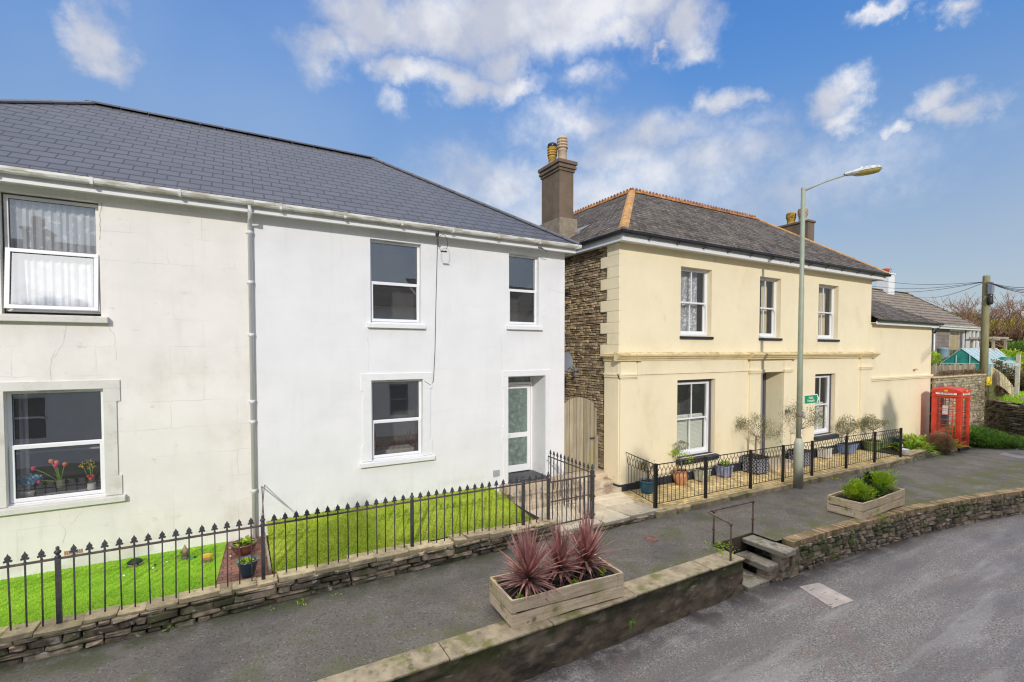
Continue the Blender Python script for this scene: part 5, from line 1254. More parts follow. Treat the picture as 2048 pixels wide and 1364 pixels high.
def squarepot(name, p, w, h, mat, label, flare=.03, rot=0, ribs=0, feet=True, W2=None):
    t = thing(name, p, label, 'planter', 'pots standing on the brick terrace'); b = MB(); c, s = math.cos(rot), math.sin(rot); d2 = W2 or w
    def q(x, y, z): return (p.x + x * c - y * s, p.y + x * s + y * c, p.z + z)
    z0 = .03 if feet else 0
    for a, e, u0, u1 in ((z0, h, 0, flare),):
        b.hexa([q(-w + u1, -d2 + u1, a), q(w - u1, -d2 + u1, a), q(w - u1, d2 - u1, a), q(-w + u1, d2 - u1, a), q(-w, -d2, e), q(w, -d2, e), q(w, d2, e), q(-w, d2, e)])
    for (x0, x1, y0, y1) in ((-w - .012, w + .012, -d2 - .012, -d2 + .02), (-w - .012, w + .012, d2 - .02, d2 + .012), (-w - .012, -w + .02, -d2 + .02, d2 - .02), (w - .02, w + .012, -d2 + .02, d2 - .02)):
        b.hexa([q(x0, y0, h - .02), q(x1, y0, h - .02), q(x1, y1, h - .02), q(x0, y1, h - .02), q(x0, y0, h + .012), q(x1, y0, h + .012), q(x1, y1, h + .012), q(x0, y1, h + .012)])
    for i in range(ribs):
        f = -1 + 2 * (i + .5) / ribs; b.tone = i % 2
        for side in (0, 1):
            ww = (w if side == 0 else d2) - flare
            P = [(f * ww - ww / ribs * .8, -(d2 + .004 - flare * .5)), (f * ww + ww / ribs * .8, -(d2 + .004 - flare * .5))]
            if side == 0: b.hexa([q(P[0][0], -d2 - .002 + flare * .9, z0 + .02), q(P[1][0], -d2 - .002 + flare * .9, z0 + .02), q(P[1][0], -d2 + flare + .01, z0 + .02), q(P[0][0], -d2 + flare + .01, z0 + .02), q(P[0][0], -d2 - .008, h - .03), q(P[1][0], -d2 - .008, h - .03), q(P[1][0], -d2 + .01, h - .03), q(P[0][0], -d2 + .01, h - .03)])
            else: b.hexa([q(-w - .002 + flare * .9, P[0][0], z0 + .02), q(-w + flare + .01, P[0][0], z0 + .02), q(-w + flare + .01, P[1][0], z0 + .02), q(-w - .002 + flare * .9, P[1][0], z0 + .02), q(-w - .008, P[0][0], h - .03), q(-w + .01, P[0][0], h - .03), q(-w + .01, P[1][0], h - .03), q(-w - .008, P[1][0], h - .03)])
    b.build('box', mat, t, bevel=.005)
    if feet:
        for sx in (-1, 1):
            for sy in (-1, 1): b = MB(); x, y = sx * (w - .05), sy * (d2 - .05); b.hexa([q(x - .025, y - .025, 0), q(x + .025, y - .025, 0), q(x + .025, y + .025, 0), q(x - .025, y + .025, 0), q(x - .025, y - .025, .035), q(x + .025, y - .025, .035), q(x + .025, y + .025, .035), q(x - .025, y + .025, .035)]); b.build('foot', m_terracotta, t)
    b = MB(); b.face([q(-w + .02, -d2 + .02, h + .0135), q(w - .02, -d2 + .02, h + .0135), q(w - .02, d2 - .02, h + .0135), q(-w + .02, d2 - .02, h + .0135)]); b.build('soil', m_soil, t)
    return t
p = ground_at(1404, 962); p = V((p.x, p.y, p.z)); t = squarepot('square_planter', p, .155, .31, m_potgrn, 'mossy green and white square planter between urn and lilac planter', .02, .0, 3)
b = MB(); foliage(b, (p.x, p.y, p.z + .33), (.12, .12, .04), 160, .04, .012, seed=5); b.build('herbs', m_olived, t)
p = ground_at(1448, 953); t = squarepot('square_planter', p, .165, .30, m_potlil, 'lilac grey slatted square planter with a clump of green leaves', .02, 0, 5)
b = MB(); foliage(b, (p.x + .02, p.y, p.z + .35), (.12, .12, .07), 260, .06, .025, seed=6); b.build('herbs', m_shrub, t)
def wicker(p, w, h, label):
    t = thing('woven_planter', p, label, 'planter', 'woven cube planters beside the front door'); b = MB(); b.box(p.x - w, p.x + w, p.y - w, p.y + w, p.z + .02, p.z + h); b.build('box', m_wicker, t, bevel=.01)
    b = MB(); n = 8
    for face in (0, 1):
        for i in range(n):
            for j in range(n):
                u = -w + (i + .5) * 2 * w / n; z = p.z + .04 + (j + .5) * (h - .06) / n; b.tone = rnd.random(); s = w / n * .75; k = 1 if (i + j) % 2 else -1
                U = V((1, 0, 0)) if face == 0 else V((0, 1, 0)); N = V((0, -1, 0)) if face == 0 else V((-1, 0, 0))
                c = V((p.x, p.y, 0)) + U * u + N * (w + .004); c.z = z
                b.obox(c, U * s * .9 + V((0, 0, k * s * .9)), N * .007, (V((0, 0, 1)) * s * .9 - U * k * s * .9) * .32)
    b.build('weave', m_wickhi, t)
    b = MB(); b.box(p.x - w - .01, p.x + w + .01, p.y - w - .01, p.y - w + .02, p.z + h - .03, p.z + h + .01); b.box(p.x - w - .01, p.x + w + .01, p.y + w - .02, p.y + w + .01, p.z + h - .03, p.z + h + .01); b.box(p.x - w - .01, p.x - w + .02, p.y - w + .02, p.y + w - .02, p.z + h - .03, p.z + h + .01); b.box(p.x + w - .02, p.x + w + .01, p.y - w + .02, p.y + w - .02, p.z + h - .03, p.z + h + .01); b.build('rim', m_black, t)
    b = MB(); b.box(p.x - w + .02, p.x + w - .02, p.y - w + .02, p.y + w - .02, p.z + h, p.z + h + .004); b.build('soil', m_soil, t); return t
p = V((12.45, 8.30, zt(12.4))); p = ground_at(1507, 944); p.y = min(p.y, 8.3); t = wicker(p, .235, .47, 'dark woven cube planter with an airy olive tree left of the front door'); olive(t, (p.x, p.y, p.z + .45), 1.15, .40, 0, 21, m_olive, 9, stems=2)
p2 = V((14.93, 8.25, zt(15))); t = wicker(p2, .235, .45, 'woven cube planter with olive tree right of the front door, behind the lamp post'); olive(t, (p2.x, p2.y, p2.z + .43), 1.35, .46, 0, 35, m_olive, 9, stems=2, lean=(-.05, 0))
p = ground_at(1649, 916); t = squarepot('square_planter', p, .165, .33, m_potwht, 'chalky white fluted square planter on small red feet', .015, 0, 4)
p = ground_at(1694, 907); t = squarepot('trough_planter', p, .33, .33, m_potblu, 'powder blue flared trough with a bushy grey green olive', .07, 0, 0, W2=.2); olive(t, (p.x, p.y, p.z + .33), .72, .34, 0, 44, m_olive, 8, stems=3)
p = ground_at(1745, 901); t = roundpot('olive_tub', p, [(.2, 0), (.22, .02), (.27, .14), (.29, .30), (.31, .31), (.31, .36), (.28, .36), (.27, .33)], m_potlime, 'round olive green tub with a low leafy shrub beside the terrace end'); olive(t, (p.x, p.y, p.z + .33), .78, .33, 0, 52, m_olive, 9, stems=3)
p = ground_at(1792, 893); t = roundpot('dark_pot', p, [(.14, 0), (.19, .03), (.24, .18), (.23, .32), (.25, .34), (.22, .34)], m_navyglz, 'dark glazed round pot behind the last railing panel')
b = MB(); foliage(b, (p.x, p.y, p.z + .45), (.24, .2, .17), 500, .05, .02, seed=15); b.build('shrub', m_olived, t)
# front door step
t = thing('door_step', (14.1, 8.5, .02), 'low rounded stone step below the teal front door', 'step'); b = MB(); z = zt(14)
b.prism([(13.55, DY + .5, z - .1), (13.55, 8.35, z - .1)] + [(14.12 + .57 * math.cos(math.pi + a * math.pi / 8), 8.35 + .25 * math.sin(math.pi + a * math.pi / 8), z - .1) for a in range(1, 8)] + [(14.66, 8.35, z - .1), (14.66, DY + .5, z - .1)], (0, 0, .25))
b.build('step_stone', m_step, t, bevel=.02)

# pots behind the left railing
def leafy(b, c, n, l, w, rr, up=.8, seg=2, sp=.03):
    for i in range(n):
        a = rr.uniform(0, 6.28); b.tone = rr.random(); b.leaf(V(c) + V((rr.gauss(0, sp), rr.gauss(0, sp), 0)), (math.cos(a), math.sin(a), rr.uniform(.2, up * 2)), l * rr.uniform(.6, 1.2), w, .5, seg)
p = at(488, 1106, Z=.20); t = thing('glazed_bowl', p, 'brown glazed bowl with broad green leaves, the rear of two by the fence', 'plant pot'); b = MB()
b.lathe(p, [(.09, 0), (.13, .03), (.17, .10), (.175, .14), (.195, .15), (.195, .175), (.165, .175), (.155, .15)], 24); b.build('pot', m_brownglz, t); soil(t, p.x, p.y, p.z + .15, .15)
b = MB(); leafy(b, (p.x, p.y, p.z + .16), 36, .17, .08, random.Random(4), sp=.05); b.build('leaves', m_shrub, t)
p = at(496, 1150, Z=.20); t = thing('blue_tub', p, 'dark blue glazed tub of succulents, the front of two by the fence', 'plant pot'); b = MB()
b.lathe(p, [(.085, 0), (.09, .01), (.115, .12), (.135, .20), (.148, .205), (.148, .225), (.125, .225), (.118, .20)], 24); b.build('pot', m_navyglz, t); soil(t, p.x, p.y, p.z + .20, .12)
b = MB(); leafy(b, (p.x, p.y, p.z + .20), 130, .05, .03, random.Random(5), up=1, seg=1, sp=.055); b.build('leaves', m_shrub, t)
# small ornaments on the turf
def pebble(px, py, r, mat, i):
    q = at(px, py, Z=.215); b = MB(); b.lathe((q.x, q.y, q.z - .01), [(r * .6, 0), (r, r * .5), (r * .8, r), (r * .3, r * 1.25)], 8); return b.build('pebble', mat, org=tuple(q))
for i, (px, py, r, m, lb) in enumerate([(248, 1151, .018, m_signw, 'white pebble on the turf, nearest the railing'), (306, 1136, .017, m_signw, 'white pebble among the garden ornaments, left of a brown one'), (312, 1141, .017, m_terracotta, 'brown pebble among the turf ornaments'), (334, 1123, .014, m_signw, 'small white pebble in front of the toadstool house'),
                               (352, 1112, .025, m_capstone, 'buff stone beside the little tower ornament'), (383, 1117, .016, m_teals, 'teal glass pebble by the tower ornament'), (390, 1114, .022, m_shrubd, 'dark green stone beside the teal pebble'), (310, 1129, .017, m_shrubd, 'dark green stone near the toadstool house'), (460, 1096, .016, m_signw, 'white stone on the brick path near the wall'), (461, 1112, .016, m_signw, 'white stone on the brick path near the bowl')]):
    tag(pebble(px, py, r, m, i), lb, 'pebble', 'pebbles scattered over the turf')
p = at(270, 1130, Z=.2); t = thing('fairy_cottage', p, 'tiny domed garden cottage ornament with green roof on the turf', 'garden ornament'); b = MB()
b.lathe(p, [(.10, 0), (.095, .04), (.085, .05)], 16); b.build('wall', m_potb, t); b = MB(); b.lathe(p, [(.10, .045), (.095, .06), (.065, .085), (.03, .10), (.005, .105)], 16); b.build('roof', m_shrubd, t)
b = MB(); b.box(p.x - .02, p.x + .015, p.y - .10, p.y - .085, p.z, p.z + .04); b.build('door', m_terracotta, t); b = MB(); b.lathe((p.x + .045, p.y - .08, p.z + .02), [(.004, 0), (.016, .008), (.004, .024)], 8); b.build('window', m_black, t)
p = at(370, 1118, Z=.2); t = thing('toadstool_tower', p, 'tall thin thatched tower ornament standing on the turf', 'garden ornament'); b = MB(); b.lathe(p, [(.05, 0), (.045, .08), (.035, .12)], 12); b.build('wall', m_greyblock, t); b = MB(); b.lathe(p, [(.065, .11), (.04, .15), (.02, .19), (.003, .23)], 12); b.build('roof', m_cordyd, t)
p = at(414, 1123, Z=.2); t = thing('caravan_ornament', p, 'little wheeled wagon ornament with arched roof on the turf', 'garden ornament'); b = MB(); b.box(p.x - .055, p.x + .055, p.y - .03, p.y + .03, p.z + .03, p.z + .075); b.build('body', m_terracotta, t)
b = MB(); b.prism([(p.x + .075 * math.cos(a), p.y - .04, p.z + .075 + .045 * math.sin(a)) for a in (0, .6, 1.2, 1.9, 2.5, 3.14)], (0, .08, 0)); b.build('roof', m_gold, t)
for s in (-.035, .035):
    b = MB(); b.prism([(p.x + s + .025 * math.cos(a * .785), p.y - .045, p.z + .025 + .025 * math.sin(a * .785)) for a in range(8)], (0, .01, 0)); b.build('wheel', m_rustpipe, t)

# flowers inside the lower left window
Zs = W2[2] + .05; YI = DW + .30
b = MB(); b.box(W2[0] - .02, W2[1] + .02, DW + .17, DW + .5, Zs - .10, Zs - .02); tag(b.build('window_board', m_roomlt, org=(W2[0], YI, Zs)), 'pale window board inside the lower left window', 'window board')
def wpos(px, py, y=YI): return at(px, py, Y=y)
t = thing('tulip_vase', (wpos(121, 970).x, YI, Zs), 'glass vase of pink and red tulips inside the lower left window', 'vase of flowers')
base = wpos(121, 974); b = MB(); b.lathe(base, [(.04, 0), (.045, .02), (.05, .10), (.055, .115)], 12); b.build('vase', m_olive, t)
stems = MB(); lv = MB(); fr = MB(); fp = MB()
heads = [((66, 937), 1), ((102, 922), 0), ((113, 924), 0), ((111, 932), 1), ((130, 928), 0), ((77, 962), 1)]
for (hx, hy), k in heads:
    q = wpos(hx, hy); stems.tube([base + V((0, 0, .08)), base.lerp(q, .6) + V((0, 0, .05)), q], .005, 5)
    f = fp if k else fr; f.lathe(q + V((0, 0, -.035)), [(.008, 0), (.028, .018), (.032, .04), (.022, .06), (.008, .066)], 10)
for i in range(14):
    a = rnd.uniform(-1.3, 1.3); lv.leaf(base + V((0, -.02, .08)), (math.sin(a), -.2, math.cos(a) * .9), rnd.uniform(.18, .30), .03, .35, 4)
stems.build('stem', m_strap, t); lv.build('leaves', m_strap, t); fr.build('red_blooms', mk('red tulip', (.72, .05, .02), .5, base2=(.8, .3, .12), vs=20), t); fp.build('pink_blooms', mk('pink tulip', (.80, .01, .16), .5, var=.1), t)
q = wpos(55, 965); t = thing('hydrangea_pot', (q.x, YI, Zs), 'pale pot of powder blue hydrangea at the left end of the window board', 'pot plant'); b = MB(); b.lathe((q.x, YI, Zs - .02), [(.06, 0), (.08, .09), (.085, .10)], 14); b.build('pot', m_potwht, t)
b = MB(); m_hyd = mk('hydrangea blue', (.18, .45, .72), .7, base2=(.45, .70, .85), vs=25, tone=.3); foliage(b, (q.x, YI, q.z + .04), (.17, .09, .075), 700, .03, .03, seed=3); b.build('blooms', m_hyd, t)
q = wpos(178, 960); t = thing('daffodil_jug', (q.x, YI, Zs), 'jug with yellow daffodils and red blooms at the right end of the window board', 'jug of flowers'); b = MB(); b.lathe((q.x + .03, YI, Zs - .02), [(.04, 0), (.06, .05), (.05, .11), (.055, .12)], 14); b.build('jug', m_potwht, t)
b = MB(); s_ = MB()
for (hx, hy) in ((164, 929), (178, 924), (185, 930), (181, 934)):
    h_ = wpos(hx, hy); foliage(b, h_, (.028, .02, .028), 16, .04, .02, seed=hx); s_.tube([(q.x + .03, YI, Zs + .08), h_], .004, 4)
b.build('yellow_blooms', mk('daffodil', (.85, .62, .01), .5, var=.05), t); s_.build('stem', m_strap, t)
b = MB(); 
for (hx, hy) in ((178, 952), (187, 951), (182, 957)): b.lathe(wpos(hx, hy) - V((0, .03, .02)), [(.01, 0), (.027, .02), (.01, .045)], 8)
b.build('red_blooms', mk('red bloom', (.75, .01, .02), .4), t)

# weeds rooted in the cracks
for i, (px, py, zz, n, l, nm, m_, lb) in enumerate([(352, 1248, -.07, 26, .16, 'grass_tuft', m_bgrass, 'yellowish grass tuft at the foot of the low stone wall'), (604, 1206, -.07, 14, .07, 'weed', m_shrub, 'small weed at the wall foot, left of the pair'), (672, 1189, -.07, 12, .05, 'weed', m_shrub, 'small weed at the wall foot, right of the pair'),
        (545, 1218, -.07, 8, .05, 'weed', m_shrub, 'tiny weed where the low wall meets the pavement below the blue tub'), (1440, 1093, -.06, 60, .09, 'moss_weeds', m_shrub, 'green weeds growing round the foot of the handrail'), (1452, 1106, -.06, 40, .08, 'moss_weeds', m_shrub, 'smaller green weeds nearest the handrail front post'),
        (1758, 1034, zp(11.6), 60, .10, 'moss_weeds', m_shrub, 'weeds under the front edge of the shrub planter'), (1782, 1026, zp(12), 40, .08, 'moss_weeds', m_juni, 'weeds under the right end of the shrub planter'), (1385, 1010, .0, 16, .07, 'weed', m_shrub, 'weed in the terrace kerb below the second railing panel'), (1672, 957, -.05, 24, .08, 'weed', m_shrub, 'yellow green weed in the terrace kerb right of the lamp')]):
    p = at(px, py, Z=zz); b = MB(); rq = random.Random(i + 90)
    leafy(b, p, n, l, l * .25, rq, up=1.0, seg=2 if l < .12 else 4, sp=.02 + n * .0016); tag(b.build(nm, m_, org=tuple(p)), lb, 'weed')
for i, (px, py, lb) in enumerate([(1666, 1108, 'fern growing from the rubble wall near the steps'), (1702, 1078, 'small fern in the rubble wall below the planter'), (1840, 1046, 'fern in the middle of the curving rubble wall'), (1970, 1004, 'fern near the right end of the rubble wall'), (1262, 1240, 'tiny plant in the kerb face below the planter')]):
    yy = 4.99 if px < 1500 else 4.85
    for _ in range(3): p = at(px, py, Y=yy); yy = yk(p.x) - .02
    b = MB(); rq = random.Random(i + 190)
    for k in range(26): b.tone = rq.random(); b.leaf(p, (rq.uniform(-1, 1), -rq.uniform(.2, .8), rq.uniform(-.5, 1)), rq.uniform(.06, .13), .022, .7, 3)
    tag(b.build('fern', m_juni, org=tuple(p)), lb, 'fern')

# ---------------------------------------------------------------- wooden planters on the pavement
def planter(label, c0, rot, L=1.76, D=.70, H=.36, loc_z=-.055):
    t = thing('wooden_planter', (c0[0], c0[1], loc_z), label, 'planter', 'wooden plank planters on the pavement')
    co, si = math.cos(rot), math.sin(rot)
    def q(x, y, z): return V((c0[0] + x * co - y * si, c0[1] + x * si + y * co, loc_z + z))
    def plank(x0, x1, y0, y1, z0, z1, wob=.02, ax='x'):
        b = MB(); b.tone = rnd.random(); n = 10
        A = [x0 + (x1 - x0) * i / n for i in range(n + 1)] if ax == 'x' else [y0 + (y1 - y0) * i / n for i in range(n + 1)]
        sd = rnd.uniform(0, 99); f = lambda a, k: wob * noise.noise(V((a * 1.7, sd + k * 9, 0)))
        for a, e in zip(A, A[1:]):
            if ax == 'x': P = [(a, y0), (e, y0), (e, y1), (a, y1)]
            else: P = [(x0, a), (x1, a), (x1, e), (x0, e)]
            g_ = lambda P_: P_[0] if ax == 'x' else P_[1]
            b.hexa([q(x, y, z0 + f(g_((x, y)), 0)) for x, y in P] + [q(x, y, z1 + f(g_((x, y)), 1)) for x, y in P])
        b.build('plank', m_wood, t)
    h = H / 2; th = .028
    for z0, z1 in ((.012, h - .009), (h + .009, H)):
        plank(-.0, L, 0, th, z0, z1); plank(0, L, D - th, D, z0, z1)
        plank(-.004, th, th, D - th, z0, z1, .02, 'y'); plank(L - th, L + .004, th, D - th, z0, z1, .02, 'y')
    for x, y in ((th, th), (L - th - .05, th), (th, D - th - .05), (L - th - .05, D - th - .05)):
        b = MB(); b.hexa([q(x + i, y + j, k) for k in (0, H - .03) for i, j in ((0, 0), (.05, 0), (.05, .05), (0, .05))]); b.build('corner_post', m_wood, t)
    b = MB(); n = 14; m = 6
    P = [[q(th + (L - 2 * th) * i / n, th + (D - 2 * th) * j / m, H - .075 + .02 * noise.noise(V((i * .7, j * .9, L)))) for j in range(m + 1)] for i in range(n + 1)]
    for i in range(n):
        for j in range(m): b.face([P[i][j], P[i + 1][j], P[i + 1][j + 1], P[i][j + 1]])
    b.build('soil', m_soil, t)
    return t, q
c0 = at(1024, 1259, Z=-.055); ce = at(1247, 1195, Z=-.055); rot = math.atan2(ce.y - c0.y, ce.x - c0.x)
t, q = planter('weathered plank planter box with three red cordylines on the kerb', (c0.x, c0.y), rot, L=(ce - c0).length)
def cordy(base, n, l, seed, label):
    rr = random.Random(seed); t = thing('cordyline', base, label, 'plant', 'red cordylines in the front planter')
    b = MB(); b.tube([base - V((0, 0, .03)), base + V((0, 0, .08)), base + V((rr.uniform(-.02, .02), 0, .2))], [.035, .03, .025], 8); b.build('stem', m_bark, t)
    b = MB(); dd = MB()
    for i in range(n):
        f = i / n; el_ = R(88 - 84 * f ** .85 + rr.uniform(-11, 11)); a = rr.uniform(0, 6.283)
        d = V((math.cos(a) * math.cos(el_), math.sin(a) * math.cos(el_), math.sin(el_)))
        b.tone = rr.random() * (1 if rr.random() > .2 else .4)
        b.leaf(base + V((0, 0, .10 + .14 * (1 - f))) + d * .015, d, l * rr.uniform(.55, 1.0) * (1 - .28 * f), rr.uniform(.028, .044), .05 + .5 * f * rr.random(), 7)
    for i in range(int(n * .6)):
        a = rr.uniform(0, 6.283); e_ = R(rr.uniform(-5, 35)); d = V((math.cos(a) * math.cos(e_), math.sin(a) * math.cos(e_), math.sin(e_)))
        dd.tone = rr.random(); dd.leaf(base + V((0, 0, rr.uniform(.06, .15))), d, l * rr.uniform(.16, .32), .016, .25, 4)
    b.build('leaves', m_cordy, t); dd.build('dry_leaves', m_cordyd, t)
cordy(q(.40, .32, .27), 190, 1.05, 1, 'bushy red cordyline at the left end of the front planter')
cordy(q(.96, .40, .27), 140, .95, 2, 'middle of the three red cordylines in the front planter')
cordy(q(1.42, .42, .27), 150, 1.08, 3, 'red cordyline at the right end of the front planter')
for i, (x, y, lb) in enumerate([(.16, .10, 'small green seedling in the front left corner of the cordyline planter'), (.30, .08, 'small green weed beside the seedling in the cordyline planter'), (1.02, .12, 'green weed under the middle cordyline'), (1.55, .22, 'green weed under the right hand cordyline')]):
    b = MB(); foliage(b, q(x, y, .31), (.06, .05, .05), 90, .04, .022, seed=i + 70); tag(b.build('weed', m_shrub, org=tuple(q(x, y, .29))), lb, 'plant', 'weeds in the cordyline planter')
c1 = at(1726.4, 1041, Z=zp(11.3) + .005); ce = at(1810.5, 1011.5, Z=zp(13) + .005); rot = math.atan2(ce.y - c1.y, ce.x - c1.x); L2 = min(2.0, (ce - c1).length)
t, q = planter('plank planter box full of leafy green shrubs near the lamp post', (c1.x, c1.y), rot, L=L2, loc_z=zp(11.3) + .003)
for (x, y, z, r, n, m, s, lb) in ((.42, .34, .47, (.48, .32, .25), 3400, m_shrub, 5, 'bright green shrub at the left end of the rear planter'), (1.40, .34, .50, (.52, .34, .30), 3800, m_shrub, 6, 'bright green shrub at the right end of the rear planter'),
                                  (.92, .42, .46, (.17, .17, .22), 1200, m_shrubd, 7, 'dark conical shrub in the middle of the rear planter'), (1.02, .22, .40, (.20, .14, .12), 900, m_juni, 8, 'mid green low shrub in front of the dark one'), (1.24, .50, .58, (.14, .14, .14), 700, m_shrubd, 9, 'dark rounded shrub behind the right hand bright one')):
    x *= L2 / 1.76; b = MB(); foliage(b, q(x, y, z), r, n, .06, .020, up=1.1, shell=.2, lump=.6, seed=s)
    tag(b.build('shrub', m, org=tuple(q(x, y, .3))), lb, 'shrub', 'shrubs in the rear planter')

# ---------------------------------------------------------------- street lamp
LP = at(1596, 975, Z=zp(12.7)); LP = V((LP.x, LP.y, zp(12.7)))
t = thing('street_lamp', LP, 'tall grey green street lamp standing at the terrace edge', 'street lamp')
ztop = at(1607, 375, Y=LP.y).z
b = MB(); b.lathe(LP, [(.115, -.02), (.115, 1.12), (.105, 1.17), (.075, 1.30)], 24); b.build('base', m_lampbase, t)
b = MB(); b.lathe(LP, [(.068, 1.25), (.066, 3.2), (.062, 5.2), (.055, 5.22), (.052, ztop - LP.z - .01), (.04, ztop - LP.z)], 20); b.build('pole', m_lamp, t)
p1 = V((LP.x + .04, LP.y, ztop - .08)); 
E = at(1692, 350, Y=LP.y - .55); E2 = at(1768, 336, Y=LP.y - 1.15)
b = MB(); b.tube([p1, p1.lerp(E, .5) + V((0, 0, .03)), E], [.022, .02, .02], 8); b.build('arm', m_lamp, t)
d = (E2 - E).normalized(); side = d.cross(V((0, 0, 1))).normalized(); up = side.cross(d); LL = (E2 - E).length
b = MB(); low = MB(); b.sm = low.sm = True; n = 12; k = 14
def prof(f): return (.055 + .095 * math.sin(min(1, f * 1.25) * math.pi * .62)) * (1 if f < .8 else math.sqrt(max(0.02, 1 - ((f - .8) / .2) ** 2)))
ringA = None
for i in range(n + 1):
    f = i / n; c = E + d * LL * f - d * .04; w_ = prof(f); ring = [c + side * w_ * math.cos(math.pi * j / k) + up * (w_ * .72 * math.sin(math.pi * j / k) + .01) for j in range(k + 1)]
    ring2 = [c + side * w_ * .96 * math.cos(math.pi * j / k) - up * w_ * (.62 if f > .33 else .35) * math.sin(math.pi * j / k) for j in range(k + 1)]
    if ringA:
        for j in range(k): b.face([ringA[0][j], ringA[0][j + 1], ring[j + 1], ring[j]]); (low if f > .36 else b).face([ringA[1][j + 1], ringA[1][j], ring2[j], ring2[j + 1]])
    ringA = (ring, ring2)
b.build('lantern', m_shell, t); low.build('lens', m_amber, t); b = MB(); c = E + d * LL * .42; b.lathe(c + up * .10, [(.03, 0), (.028, .03), (.01, .04)], 10); b.build('photocell', m_signw, t)
# fingerpost sign, small box and sticker on the lamp
sgn = thing('footpath_sign', (LP.x, LP.y - .08, 2), 'green Public Footpath arrow sign with white border strapped to the lamp post', 'sign')
ys = LP.y - .085; A = at(1604, 806, Y=ys); B_ = at(1638, 787, Y=ys); zc = (at(1604, 791, Y=ys).z + at(1604, 809, Y=ys).z) / 2
hh = .125; x0 = LP.x + .06; x1 = at(1638.5, 800, Y=ys).x; xs_ = x1 - .10
def arrow(x0, x1, xs, h, y, mat, nm, th=.012): b = MB(); b.prism([(x0, y, zc - h), (xs, y, zc - h), (x1, y, zc), (xs, y, zc + h), (x0, y, zc + h)], (0, th, 0)); return b.build(nm, mat, sgn)
arrow(x0, x1, xs_, hh, ys, m_signw, 'board'); arrow(x0 + .02, x1 - .03, xs_ - .008, hh - .022, ys - .004, m_green, 'green_panel', .003)
b = MB(); xc = x1 - .075; b.prism([(xc - .05, ys - .008, zc - .085), (xc - .01, ys - .008, zc - .085), (xc + .035, ys - .008, zc), (xc - .01, ys - .008, zc + .085), (xc - .05, ys - .008, zc + .085), (xc - .01, ys - .008, zc)], (0, .003, 0)); b.build('chevron', m_signw, sgn)
text('lettering', 'Public\nFootpath', .092, m_signw, sgn, ((x0 + xs_) / 2 - .0, ys - .007, zc), (1, 0, 0), (0, 0, 1), .001)
b = MB()
for z in (zc - .10, zc + .10): b.lathe((LP.x, LP.y, z), [(.069, 0), (.072, .004), (.072, .018), (.069, .022)], 16)
b.build('strap', m_lead, sgn)
t = thing('lamp_junction_box', (LP.x, LP.y, 2.3), 'small pale control box strapped to the lamp post below the sign', 'box'); b = MB()
za, zb_ = at(1604, 836, Y=LP.y).z, at(1604, 822, Y=LP.y).z; b.box(LP.x + .06, LP.x + .13, LP.y - .10, LP.y + .02, za, zb_); b.build('case', m_shell, t, bevel=.008); b = MB(); b.lathe((LP.x, LP.y, (za + zb_) / 2 - .05), [(.069, 0), (.073, .005), (.073, .09), (.069, .095)], 16); b.build('strap', m_rustpipe, t)
t = thing('lamp_notice', (LP.x, LP.y, 1.5), 'white notice with a pink ring wrapped on the lamp post', 'notice'); za, zb_ = at(1600, 872, Y=LP.y).z, at(1600, 858, Y=LP.y).z
def wrap(mb, a0, a1, z0, z1, r): 
    n = 8
    for i in range(n): a, e = a0 + (a1 - a0) * i / n, a0 + (a1 - a0) * (i + 1) / n; mb.face([(LP.x + r * math.cos(a), LP.y + r * math.sin(a), z0), (LP.x + r * math.cos(e), LP.y + r * math.sin(e), z0), (LP.x + r * math.cos(e), LP.y + r * math.sin(e), z1), (LP.x + r * math.cos(a), LP.y + r * math.sin(a), z1)])
b = MB(); wrap(b, -1.9, -.2, za, zb_, .0705); wrap(b, -1.3, -.9, zb_ + .01, zb_ + .12, .0705); b.build('sheet', m_signw, t)
b = MB(); rr_ = (zb_ - za) * .28; zc2 = (za + zb_) / 2; P = [(-.85 + rr_ / .07 * math.cos(a), zc2 + rr_ * math.sin(a)) for a in [i * .4488 for i in range(15)]]
b.tube([(LP.x + .072 * math.cos(a), LP.y + .072 * math.sin(a), z) for a, z in P], .006, 4); b.build('ring', m_magenta, t)

# ---------------------------------------------------------------- telephone kiosk
KX, KY, KZ, KW, KH = 24.22, 7.37, -.45, .91, 2.13
t = thing('telephone_box', (KX + KW / 2, KY + KW / 2, KZ), 'red cast iron telephone kiosk with domed roof and gold crowns', 'telephone box')
b = MB(); b.box(KX - .01, KX + KW + .01, KY - .01, KY + KW + .01, KZ - .02, KZ + .13); b.build('base', m_black, t, bevel=.01)
b = MB(); z0, z1 = KZ + .13, KZ + KH
for x in (KX, KX + KW - .11):
    for y in (KY, KY + KW - .11): b.box(x, x + .11, y, y + .11, z0, z1 + .14)
b.box(KX + .05, KX + KW - .05, KY + .03, KY + KW - .03, z1 - .02, z1 + .14); b.box(KX + .03, KX + KW - .03, KY + .05, KY + KW - .05, z1 + .001, z1 + .139)
for e_, za, zb_ in ((.025, z1 - .03, z1 + .0), (.015, z1 + .0, z1 + .02)): b.box(KX - e_, KX + KW + e_, KY - e_, KY + KW + e_, za, zb_)
b.build('frame', m_red, t, bevel=.008)
